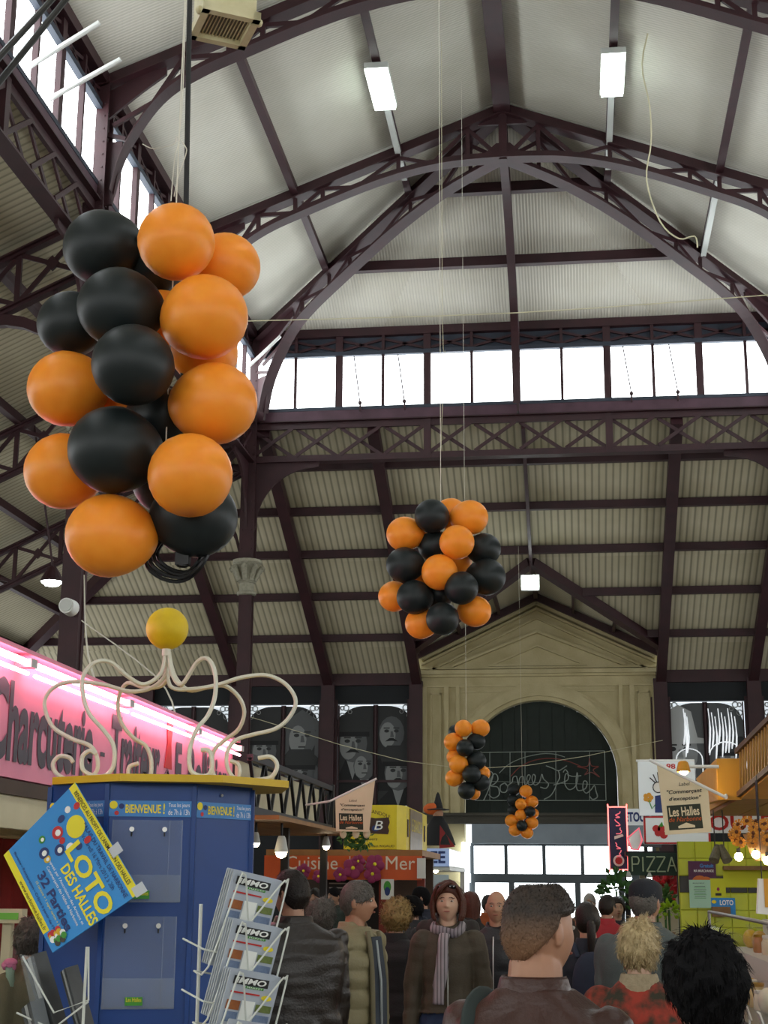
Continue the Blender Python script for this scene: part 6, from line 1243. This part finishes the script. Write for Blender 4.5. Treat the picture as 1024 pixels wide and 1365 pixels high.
def person(lab, px, ytop, Y_, rot=0, skin='skin', hair=('short', 'dark', '1d1712', '2a2018'), coat=('4a2a1f', .45, '38201a'), trousers='trouser_dark', wide=1.0, head=(0, 0), arms='down', jacket='jacket', hem=.80,
           near=False, face=True, hgt=None, extras=(), collar=True, fem=False, neck=1.0):
    top = at(px, ytop, Y_); h = hgt or top.z; S = h/1.752; RM = Matrix.Rotation(math.radians(rot), 3, 'Z')
    root = thing('person', lab, 'person', (top.x, Y_, 0), 'shoppers and stall keepers in the market')
    T = lambda p: V((top.x, Y_, 0))+RM @ (V(p)*S)
    def out(name, vs, fs, m, par=root, smooth=True, kind=None): return mesh_part(name, [T(p) for p in vs], fs, m, par, smooth, kind)
    HM = Matrix.Rotation(math.radians(head[0]), 3, 'Z') @ Matrix.Rotation(math.radians(-head[1]), 3, 'X'); PV = V((0, 0, 1.55))
    hp = lambda p: PV+HM @ (V(p)-PV)
    # arms: shoulder, elbow, wrist
    A = {'down': ((.208, -.02, 1.12), (.218, .05, .88)), 'front': ((.22, -.04, 1.12), (.17, .2, 1.0)), 'bag': ((.24, -.04, 1.12), (.262, .02, .88)), 'pocket': ((.235, -.06, 1.12), (.2, .1, .93))}[arms]
    sh = .178*wide; limbs = []
    for s in (-1, 1): limbs.append((V((s*sh, 0, 1.405)), V((s*(A[0][0]+sh-.185), A[0][1], A[0][2])), V((s*(A[1][0]+sh-.185), A[1][1], A[1][2]))))
    # ---- body: fine head, neck, hands; coarser trunk and limbs under the clothes
    fine = MB(); fine.ball((0, 0, 0), HR, 44, 32, fn=sculpt); k0 = len(fine.v)
    for i in range(k0): fine.v[i] = hp(HC+fine.v[i])
    for s in (-1, 1):
        n0 = len(fine.v); fine.ball((s*.077, -.006, -.004), (.009, .02, .031), 10, 8, Matrix.Rotation(s*.35, 3, 'Z')); fine.ball((s*.08, -.012, -.022), (.007, .01, .012), 8, 6)
        for i in range(n0, len(fine.v)): fine.v[i] = hp(HC+fine.v[i])
    fine.caps((0, -.012, 1.40), hp((0, .0, 1.55)), .066*neck, .056*neck, 14)
    if Y_ < 20:
        for sgn, (a, e, w_) in zip((-1, 1), limbs):
            d = (w_-e).normalized(); sd = d.cross(V((0, 1, 0))).normalized()*1.0; nrm = sd.cross(d)
            sd = V((0, 1, 0)) if abs(d.y) < .6 else V((-sgn, 0, 0)); sd = (sd-d*sd.dot(d)).normalized(); nrm = d.cross(sd); nrm = nrm if nrm.x*sgn < 0 else -nrm
            fine.caps(w_-d*.05, w_+d*.01, .03, .028, 10); fine.ball(w_+d*.05, (.02, .02, .02), 8, 6)
            n0 = len(fine.v); fine.ball((0, 0, 0), (.042, .016, .05), 12, 8); Mx = Matrix((sd, nrm, d)).transposed()
            for i in range(n0, len(fine.v)): fine.v[i] = w_+d*.052+Mx @ fine.v[i]
            for k, L_ in enumerate((.062, .074, .07, .055)):
                o = w_+d*.088+sd*(.031-.0205*k); m1 = o+d*L_*.5+nrm*.006; m2 = m1+(d*.75+nrm*.65).normalized()*L_*.5
                fine.caps(o, m1, .0085, .008, 8); fine.caps(m1, m2, .008, .007, 8)
            o = w_+d*.03+sd*.034; fine.caps(o, o+(d*.7+sd*.55+nrm*.3)*.04, .011, .0095, 8); fine.caps(o+(d*.7+sd*.55+nrm*.3)*.04, o+(d*.8+sd*.4+nrm*.6)*.068, .0095, .008, 8)
    vs, ns, fs = remesh(fine, .0048 if near else .0058, 2)
    co = MB(); co.ball((0, -.005, 1.15), (.115 if fem else .14, .085, .3), 16, 12); co.ball((0, -.005, .95), (.13, .09, .12), 14, 10); co.caps((-.12, 0, 1.4), (.12, 0, 1.4), .055, .055, 10); co.caps((0, -.01, 1.3), (0, -.01, 1.45), .08, .06)
    for s, (a, e, w_) in zip((-1, 1), limbs):
        co.caps(a, e, .046, .038, 10); co.caps(e, w_, .038, .028, 10); co.caps((s*.085, 0, .92), (s*.095, .01, .5), .08, .052, 10); co.caps((s*.095, .01, .5), (s*.095, -.01, .1), .052, .036, 10); co.ball((s*.1, .05, .05), (.04, .11, .035), 10, 6)
    v2, _, f2 = remesh(co, .024, 2); n0 = len(vs)
    body = out('body', vs+v2, fs+[tuple(i+n0 for i in f) for f in f2], skin)
    if face:
        for s in (-1, 1):
            c = HC+V((s*.031, .083, .011)); b = MB(); b.ball((0, 0, 0), (.0115, .0075, .0062), 12, 8); e = out('eye', [hp(c+p) for p in b.v], b.f, 'eye_white', body); b = MB(); b.ball((0, .0052, 0), (.0052, .0035, .0052), 10, 6); out('iris', [hp(c+p) for p in b.v], b.f, 'eye_iris', e)
            b = MB(); b.tube(smooth_path([HC+V((s*(.014+.012*k), .0935-.0035*k*k*.5, .030+(.004 if k == 1 else 0)-.002*(k == 3))) for k in range(4)], 3), [.0022]*4+[.003]*3+[.0015]*3, 6); out('eyebrow', [hp(p) for p in b.v], b.f, hairmat(*hair[1:4]), body)
        b = MB(); b.ball((0, 0, 0), (.021, .006, .0055), 12, 8); out('lips', [hp(HC+V((0, .0945, -.053))+p) for p in b.v], b.f, 'lip', body)
    # ---- hair
    kind = hair[0]; hm = hairmat(*hair[1:4])
    if kind != 'bald':
        NZ, NT = 40, 16; long_ = {'bob': .035, 'long': .12, 'pony': 0}.get(kind, 0); thick = {'short': .012, 'crop': .011, 'bob': .03, 'long': .022, 'curly': .04, 'spiky': .028, 'fluffy': .024, 'pony': .014}[kind]
        rows = []
        for j in range(NT+2):
            rr = []
            for i in range(NZ):
                az = 2*PI*i/NZ; f = .5+.5*math.cos(az); side = abs(math.sin(az)); back = max(0, -math.cos(az))
                te = math.radians(63+ (28*side if kind != 'crop' else 8*side**2)+62*back**.7*(1-.15*side))
                cz_ = math.cos(az)
                if kind in ('bob', 'long', 'curly', 'fluffy') and cz_ < .25: te = math.radians(128)
                elif kind in ('bob', 'long', 'curly', 'fluffy'): te = math.radians(58+44*((1-cz_)/.75)**1.5)
                jj = min(j, NT); th = te*jj/NT
                t_ = thick*(.55+.45*math.sin(min(1, jj/NT*1.15)*PI)**.5 if kind != 'crop' else 1)*(1 if j <= NT else 0)
                nz = noise.noise(V((math.sin(th)*math.sin(az), math.sin(th)*math.cos(az), math.cos(th)))*({'curly': 7, 'fluffy': 5, 'spiky': 5}.get(kind, 3))+V((px, 0, 0)))
                t_ *= 1+nz*(.9 if kind in ('curly', 'fluffy', 'spiky') else .35)
                ex = 0
                if th > math.radians(92) and kind in ('bob', 'long'): ex = (th-math.radians(92))/math.radians(36)*long_; th = math.radians(92)+ (th-math.radians(92))*.25
                d = V((math.sin(th)*math.sin(az), math.sin(th)*math.cos(az), math.cos(th)))
                q = V((d.x*(HR[0]+t_), d.y*(HR[1]+t_)*(1.05 if d.y < 0 else .985), d.z*(HR[2]+t_*(1.15 if kind != 'crop' else 1.6))))
                if kind == 'crop' and d.z > .3: g_ = min(1, (d.z-.3)/.4); q.x *= 1+.1*g_*(1-d.z*.6); q.y *= 1+.06*g_; q.z = min(q.z, HR[2]*(1.0+.03*d.y))
                if not ex: q = sculpt_back(q)
                q.z -= ex
                if j > NT: q *= .93
                rr.append(hp(HC+q))
            rows.append(rr)
        b = MB(); b.strip(rows); b.f.append(list(range(NZ))[::-1]); b.mi.append(0)
        if near or kind in ('curly', 'fluffy', 'spiky', 'bob'):      # locks over the cap of hair
            N_ = {'crop': 2600, 'spiky': 2600, 'fluffy': 1800, 'curly': 900, 'bob': 500}.get(kind, 700); rnd = random.Random(int(px))
            L0 = {'crop': .010, 'spiky': .032, 'fluffy': .034, 'curly': .03, 'bob': .05}.get(kind, .02)
            nb = len(rows)-2
            for _ in range(N_):
                j = int(nb*math.sqrt(rnd.random())); i = rnd.randrange(NZ); p = rows[j][i].lerp(rows[min(j+1, nb)][(i+1) % NZ], rnd.random())
                if kind == 'spiky' and j < 2: p = p
                if kind == 'bob' and math.cos(2*PI*i/NZ) > .3: continue
                nrm = (p-hp(HC)).normalized(); dn = (rows[min(j+1, nb)][i]-rows[max(0, j-1)][i]); dn = dn.normalized() if dn.length > 1e-6 else V((0, -1, 0))
                rv = V((rnd.gauss(0, 1), rnd.gauss(0, 1), rnd.gauss(0, 1)))*.35
                k_ = {'crop': (1.0, .5), 'spiky': (.5, 1.0), 'fluffy': (.35, .9), 'curly': (.6, .5), 'bob': (.06, 1)}.get(kind, (.2, 1))
                if kind == 'bob': rv *= .25
                if kind == 'spiky' and j > nb*.3: k_ = (.04, 1); rv = rv*.4
                d = (nrm*k_[0]+dn*k_[1]+rv).normalized(); L_ = L0*rnd.uniform(.5, 1.2); w_ = {'crop': .0011, 'curly': .004, 'spiky': .0018, 'fluffy': .0022}.get(kind, .0022)
                p = p-nrm*.004; mid = p+d*L_*.55+nrm*.002; tip = p+d*L_+dn*L_*.25-nrm*L_*.12
                if kind == 'curly': mid = p+(d+rv)*L_*.6; tip = p+nrm*L_*.7-dn*L_*.3
                x = d.cross(nrm).normalized()*w_; u = nrm*w_*.6
                b.add([p-x, p+x, p+u, mid-x*.8, mid+x*.8, mid+u*.8, tip], [(0, 1, 4, 3), (1, 2, 5, 4), (2, 0, 3, 5), (3, 4, 6), (4, 5, 6), (5, 3, 6)])
        ho = out('hair', b.v, b.f, hm)
        if kind == 'pony':
            b = MB(); b.tube(smooth_path([hp(HC+V(q)) for q in ((0, -.105, .0), (0, -.135, -.02), (0, -.14, -.09), (0, -.125, -.19), (0, -.12, -.24))], 3), [.02, .024, .026, .028, .03, .03, .03, .028, .026, .024, .02, .014, .006], 10); out('ponytail', b.v, b.f, hm)
    # ---- coat: trunk and sleeves as one surface
    wz = wide; pf_ = {'jacket': [(hem, .205, .145), (.95, .2, .142), (1.08, .195, .138), (1.2, .207, .142), (1.32, .215, .14), (1.40, .2, .12), (1.45, .14, .098), (1.49, .088, .082)],
                   'fem': [(hem, .2, .15), (.95, .19, .142), (1.08, .165, .122), (1.2, .175, .135), (1.32, .188, .138), (1.40, .178, .115), (1.45, .125, .09), (1.49, .08, .076)]}['fem' if fem else 'jacket']
    mb = MB(); loft(mb, [ring(z, wx*wz, wy*(.5+.5*wz), cy=-.005) for z, wx, wy in pf_]); pad = {'puffer': .022, 'thick': .012}.get(jacket, 0)
    for (a, e, w_) in limbs:
        mb.caps(a+V((0, 0, -.02)), e, .071+pad, .058+pad, 14); mb.caps(e, w_-(w_-e).normalized()*.02, .058+pad, .045+pad*.5, 14)
    vs, ns, fs = remesh(mb, .0085 if near else .0135, 3)
    for i, (p, n) in enumerate(zip(vs, ns)):
        q = p*7+V((px*.1, 0, 0)); dsp = .010*noise.noise(q)+.006*noise.noise(V((p.x*6, p.y*6, p.z*22))+V((px, 1, 2)))
        if jacket == 'puffer': dsp += .016*(abs(math.sin(p.z*PI/.105+.4*p.x))**.6)-.008
        if jacket == 'leather': dsp += .005*math.sin((p.z+abs(p.x)*.7)*55+4*noise.noise(p*5))*max(0, noise.noise(p*4+V((3, px, 0))))*2
        vs[i] = p+n*dsp
    cm = coat if isinstance(coat, str) else mat('coat_%d_%d' % (px, ytop), coat[0], coat[1], 0, coat[2], coat[3] if len(coat) > 3 else 5, .7, bump=.25, bscale=90)
    jk = out('jacket', vs, fs, cm)
    if collar:
        b = MB(); rows = []
        for z, rx, ry, cy in ((1.435, .105, .095, -.005), (1.455, .1, .094, -.008), (1.515, .083, .082, -.012), (1.522, .078, .078, -.012), (1.5, .073, .073, -.01), (1.45, .072, .071, -.005)): rows.append(ring(z, rx*(.4+.6*wz), ry, 24, 2.2, 0, cy))
        for r_ in rows:
            for p in r_:
                if p.y > .03: p.z -= .05*min(1, (p.y-.03)/.05)
        b.strip(rows); out('collar', b.v, b.f, cm if 'collar_m' not in EX else EX['collar_m'], jk)
    # ---- trousers, shoes
    mb = MB(); mb.ball((0, -.005, .93), (.17*wz, .125, .13), 16, 10)
    for s in (-1, 1): mb.caps((s*.09, 0, .9), (s*.1, .01, .5), .098, .075, 12); mb.caps((s*.1, .01, .5), (s*.1, -.01, .13), .075, .066, 12)
    vs, ns, fs = remesh(mb, .02, 2); out('trousers', [p+n*.006*noise.noise(p*9) for p, n in zip(vs, ns)], fs, trousers)
    for s in (-1, 1):
        b = MB(); b.ball((0, 0, 0), (.048, .135, .05), 14, 8, fn=lambda p: V((p.x, p.y, max(p.z, -.03)*(1.2 if p.y < 0 else .85)))); out('shoe', [p+V((s*.1, .045, .035)) for p in b.v], b.f, 'shoe')
    # ---- extras
    for ex in extras: ex(root, T, hp, out, jk, body)
    return root
EX = {}
def sculpt_back(p):
    x, y, z = p; c = z/HR[2]
    if c < 0: x *= 1-.2*c*c
    if y < 0 and c < -.15: y *= 1-.36*(-c-.15)
    return V((x, y, z))
# ---- accessories
def cap_hat(root, T, hp, out, jk, body):
    m = mat('cap_cloth', '16181f', .85, 0, '20232b', 30, .6); rows = []
    for z, k in ((-.005, .99), (.02, 1.08), (.05, 1.1), (.085, 1.04), (.108, .85), (.122, .5), (.128, .1)): rows.append([hp(HC+V((p.x, p.y, z))) for p in ring(0, HR[0]*k*1.05, HR[1]*k*1.05, 28, 2.1)])
    b = MB(); b.strip(rows); b.f.append(list(range(len(rows)*28-28, len(rows)*28))); b.mi.append(0); c = out('cap', b.v, b.f, m)
    b = MB(); b.plate([hp(HC+V((.07*math.cos(a), .06+.085*math.sin(a), .02-.02*math.sin(a)))) for a in [PI*i/10 for i in range(11)]], (0, 0, .008)); out('visor', b.v, b.f, m, c)
def strap_bag(root, T, hp, out, jk, body):
    m = mat('strap', '2a3432', .8); pts = [(-.13, .13, 1.2), (-.14, .1, 1.38), (-.135, .02, 1.475), (-.135, -.1, 1.43), (-.1, -.165, 1.25), (.02, -.17, 1.05), (.17, -.12, .93)]
    b = MB(); b.tube(smooth_path(pts, 4), .026, 8, flat=.25); out('bag_strap', b.v, b.f, m)
    b = MB(); b.box((.26, -.03, .82), (.09, .3, .24)); out('shoulder_bag', b.v, b.f, m, smooth=False)
def backpack(root, T, hp, out, jk, body):
    m = mat('pack', '1a2030', .8, 0, '232b3f', 12, .6); b = MB(); b.ball((0, 0, 0), (.15, .09, .22), 20, 14, fn=lambda p: V((math.copysign(abs(p.x/.15)**.7*.15, p.x), math.copysign(abs(p.y/.09)**.7*.09, p.y), p.z))); pk = out('backpack', [p+V((0, -.2, 1.22)) for p in b.v], b.f, m)
    b = MB(); b.ball((0, -.29, 1.14), (.1, .03, .09), 14, 10); out('pocket', b.v, b.f, m, pk)
    for s in (-1, 1): b = MB(); b.tube(smooth_path([(s*.1, -.15, 1.4), (s*.11, -.02, 1.49), (s*.12, .12, 1.38), (s*.13, .13, 1.2), (s*.14, -.02, 1.06), (s*.1, -.15, 1.06)], 4), .02, 6, flat=.3); out('strap', b.v, b.f, m, pk)
def scarf(root, T, hp, out, jk, body):
    m = mat('scarf', 'b9b2b4', .85, 0, '5a4e5c', 3, .8, wave=(0, 14, .75, .2)); b = MB()
    b.tube(smooth_path([V((.088*math.sin(a), .005+.085*math.cos(a), 1.48-.03*math.cos(a)+.008*math.sin(3*a))) for a in [2*PI*i/12 for i in range(12)]], 3, True), .03, 12, True); out('scarf_loop', b.v, b.f, m)
    b = MB(); b.tube(smooth_path([(.02, .125, 1.44), (.03, .165, 1.38), (.035, .17, 1.25), (.055, .165, 1.13), (.06, .165, 1.02)], 5), [.036]*8+[.042]*8+[.036]*5, 12, flat=.45); out('scarf_tail', b.v, b.f, m)
def head_glasses(root, T, hp, out, jk, body):
    m = mat('shades', '0e0f12', .1, spec=.8)
    for s in (-1, 1):
        b = MB(); b.ball((0, 0, 0), (.028, .006, .018), 14, 8, Matrix.Rotation(-.7, 3, 'X')); out('sunglass_lens', [hp(HC+V((s*.033, .082, .098))+p) for p in b.v], b.f, m)
        b = MB(); b.tube([hp(HC+V((s*.06, .075, .095))), hp(HC+V((s*.09, .0, .06)))], .003, 6); out('sunglass_arm', b.v, b.f, m)
        for k in range(2):
            b = MB(); b.ball((0, 0, 0), (.006, .003, .006), 8, 6); out('glint', [hp(HC+V((s*(.022+.022*k), .090, .104))+p) for p in b.v], b.f, mat('shade_glint', 'cdd4dc', .2, .6) if 'shade_glint' not in MATS else 'shade_glint')  # highlights on the lenses, modelled as small pale beads
def side_locks(root, T, hp, out, jk, body):
    hm = HAIR['brown']
    for s in (-1, 1):
        for k in range(3):
            x = s*(.076+.006*k); y = .03-.035*k; b = MB()
            b.tube(smooth_path([hp(HC+V(q)) for q in ((s*.012, .05-.03*k, .128), (s*.062, .068-.036*k, .098), (x+s*.012, y+.008, .03), (x+s*.016, y+.004, -.04), (x+s*.008, y+.01, -.085), (x-s*.004, y+.016, -.108))], 4), [.005]+[.014]*4+[.018]*4+[.019]*4+[.017]*4+[.012]*3+[.004], 10, flat=.75); out('hair_lock', b.v, b.f, hm)
    b = MB(); b.tube(smooth_path([hp(HC+V(q)) for q in ((-.02, .06, .128), (.02, .092, .105), (.052, .088, .07), (.075, .062, .03))], 4), [.008]+[.02]*4+[.022]*4+[.014]*3+[.005], 10, flat=.6); out('fringe', b.v, b.f, hm)
def specs(root, T, hp, out, jk, body):
    for s in (-1, 1):
        b = MB(); b.tube([hp(HC+V((s*.032+.021*math.cos(a), .097, .01+.016*math.sin(a)))) for a in [2*PI*i/14 for i in range(14)]], .002, 5, True); out('spectacle_rim', b.v, b.f, 'black_ink')
        b = MB(); b.tube([hp(HC+V((s*.053, .095, .012))), hp(HC+V((s*.08, .0, .012)))], .002, 5); out('spectacle_arm', b.v, b.f, 'black_ink')
def zip_front(col):
    def fn(root, T, hp, out, jk, body):
        b = MB(); b.tube(smooth_path([(0, .15, 1.42), (0, .165, 1.3), (0, .168, 1.1), (0, .165, .95), (0, .163, .84)], 4), .005, 6); out('zip', b.v, b.f, col, jk)
    return fn
def open_vest(root, T, hp, out, jk, body):
    m1 = mat('vest_in', '39404a', .8, 0, '2c323b', 9, .6); m2 = mat('vest_pale', '9aa0a0', .8); m3 = mat('lining', '6a634a', .7)
    b = MB(); b.plate([(-.055, .128, 1.44), (.055, .128, 1.44), (.075, .158, 1.2), (.07, .166, .84), (-.07, .166, .84), (-.075, .158, 1.2)], (0, .016, 0)); out('waistcoat', b.v, b.f, m1, smooth=False)
    b = MB(); b.tube([(.005, .146, 1.42), (.005, .178, 1.2), (.005, .186, .84)], .008, 6); out('pale_edge', b.v, b.f, m2)
    for s in (-1, 1): b = MB(); b.tube(smooth_path([(s*.06, .12, 1.47), (s*.08, .162, 1.25), (s*.08, .172, .84)], 4), .016, 8, flat=.8); out('coat_edge', b.v, b.f, m3, jk)
def shop_bag(root, T, hp, out, jk, body):
    m = mat('shop_bag', 'a99a3a', .6); b = MB(); b.plate([(.28, -.1, .45), (.28, .2, .45), (.29, .17, .76), (.29, -.07, .76)], (.1, 0, 0)); bg = out('shopping_bag', b.v, b.f, m, smooth=False)
    b = MB(); b.tube(smooth_path([(.3, .12, .75), (.3, .09, .84), (.3, .0, .86), (.3, -.03, .75)], 4), .005, 6); out('handle', b.v, b.f, m, bg)
D = lambda k, a, c: (k, a.replace(' ', '_'), a[:6], c)
mat('old_red_coat', '96301f', .8, 0, '2c2a1a', 16, .3, bump=.3, bscale=60); mat('fur_collar', 'a8987c', .9, 0, '8b7c62', 60, .8, bump=.6, bscale=120)
DK = ('dark', '17120f', '261c15'); BK = ('black', '070708', '100f12'); GR = ('grey', '45403b', '6b665f'); BL = ('blond', 'a88c58', '7f6438'); WB = ('whiteblond', 'c9b48a', 'a08a5e'); BR_ = ('brown', '3d1d12', '55291a'); CR_ = ('cropdark', '1b1611', '3a2a1e'); WH = ('white', 'b9b4ad', '9a958f')
person('man in a brown leather jacket seen from behind, close, head turned right', 712, 1177, 3.9, -22, 'skin_ruddy', ('crop',)+CR_, ('45241a', .4, '311a13', 4), near=True, head=(-24, 0), wide=1.08, jacket='leather', extras=(strap_bag,), face=True, neck=1.22)
person('person with spiky black hair seen from behind, at the lower right', 942, 1250, 3.42, 5, 'skin', ('spiky',)+BK, ('17181c', .8, '202126', 8), near=True, head=(6, 8), fem=True)
EX['collar_m'] = MATS['fur_collar']
person('old woman with fluffy blond hair and a red patterned coat, from behind', 850, 1230, 6.6, -8, 'skin_pale', ('fluffy',)+WB, 'old_red_coat', near=True, head=(-12, -4), fem=True, wide=1.08, hem=.6, jacket='thick')
EX.clear()
person('man with a dark cap and grey jacket seen from behind', 858, 1172, 8.6, -12, 'skin_ruddy', ('short',)+GR, ('525a58', .75, '464d4c', 8), wide=1.2, head=(-18, 0), extras=(cap_hat,), near=True)
person('dark haired person with a navy backpack before the capped man', 783, 1203, 9.6, 10, 'skin', ('pony',)+DK, ('1f2430', .8, '181c26', 8), fem=True, extras=(backpack,))
person('person in a bright red jacket near the doors', 808, 1193, 14.6, -10, 'skin', ('short',)+DK, ('a81c28', .65, '8f1720', 6), wide=1.0, head=(-20, 0))
person('woman with brown bob hair, olive jacket and striped scarf facing the viewer', 597, 1178, 9.6, 184, 'skin_pale', ('bob',)+BR_, ('4a4030', .7, '3b3326', 6), trousers='jeans', fem=True, near=True, head=(-3, -3), arms='bag', jacket='thick', extras=(scarf, side_locks, head_glasses, zip_front('steel'), shop_bag), collar=True, wide=.92, hem=.97)
person('bald man in a black leather jacket facing the viewer', 662, 1187, 11.0, 172, 'skin', ('bald',)+GR, ('15161a', .4, '1d1e23', 6), wide=1.0, head=(6, 0), extras=(zip_front('steel'),))
person('tall bald man hidden behind the woman with the scarf', 597, 1172, 11.6, 178, 'skin_ruddy', ('bald',)+GR, ('2a2622', .7, '211e1b', 6))
person('grey haired man in a beige puffer jacket looking right', 474, 1174, 8.7, -112, 'skin_ruddy', ('short',)+GR, ('8c8363', .6, '7a7152', 5), near=True, head=(18, 0), jacket='puffer', extras=(open_vest,), wide=1.12)
person('big man in a black leather jacket beside the magazine rack, from behind', 392, 1160, 8.0, 26, 'skin', ('short',)+DK, ('1d1712', .36, '2a211a', 4), wide=1.3, head=(38, 0), jacket='leather', near=True)
person('woman with curly blond hair and black coat seen from behind', 528, 1203, 10.8, -20, 'skin_pale', ('curly',)+BL, ('121214', .8, '1a1a1d', 6), fem=True, wide=1.15, near=True)
person('dark haired woman with glasses looking left, in a grey coat', 551, 1196, 14.6, 110, 'skin_pale', ('bob',)+BK, ('2b2f33', .8, '23272a', 6), fem=True, extras=(specs,))
person('dark haired man in navy looking left, behind the woman with glasses', 563, 1182, 15.6, 95, 'skin', ('short',)+BK, ('1b2234', .8, '151b2a', 6))
person('grey haired person half hidden behind the leather jacket', 427, 1200, 9.6, -30, 'skin_ruddy', ('fluffy',)+GR, ('30302e', .8, '262625', 6))
person('dark haired stall keeper before the chalkboard, left one', 421, 1184, 18.75, 170, 'skin', ('short',)+DK, ('24201f', .8, '1c1918', 6))
person('dark haired stall keeper before the chalkboard, right one', 447, 1183, 19.5, 140, 'skin', ('short',)+BK, ('2e3a33', .8, '26302a', 6))
person('brown haired person in dark clothes beside the doors', 628, 1190, 13.6, 20, 'skin', ('long',)+BR_, ('201d1c', .8, '181615', 6), fem=True)
person('person in an orange jacket far back by the doors', 650, 1193, 18.5, -10, 'skin', ('short',)+DK, ('a8521c', .7, '8f4415', 6))
person('white haired man facing the viewer, far back by the doors', 786, 1191, 19.0, 175, 'skin_pale', ('short',)+WH, ('4a4038', .7, '3b332d', 6))
person('brunette woman facing the viewer, far back beside the red jacket', 822, 1197, 16.8, 190, 'skin_pale', ('bob',)+DK, ('2b2630', .7, '221e27', 6), fem=True)
person('grey haired shopper in a beige coat at the left butcher counter', 44, 1226, 7.75, 60, 'skin_ruddy', ('fluffy',)+GR, ('6f6a4e', .75, '5e5a42', 6), fem=True, hem=.6, head=(-30, 10))
bpy.data.scenes.remove(TMP)
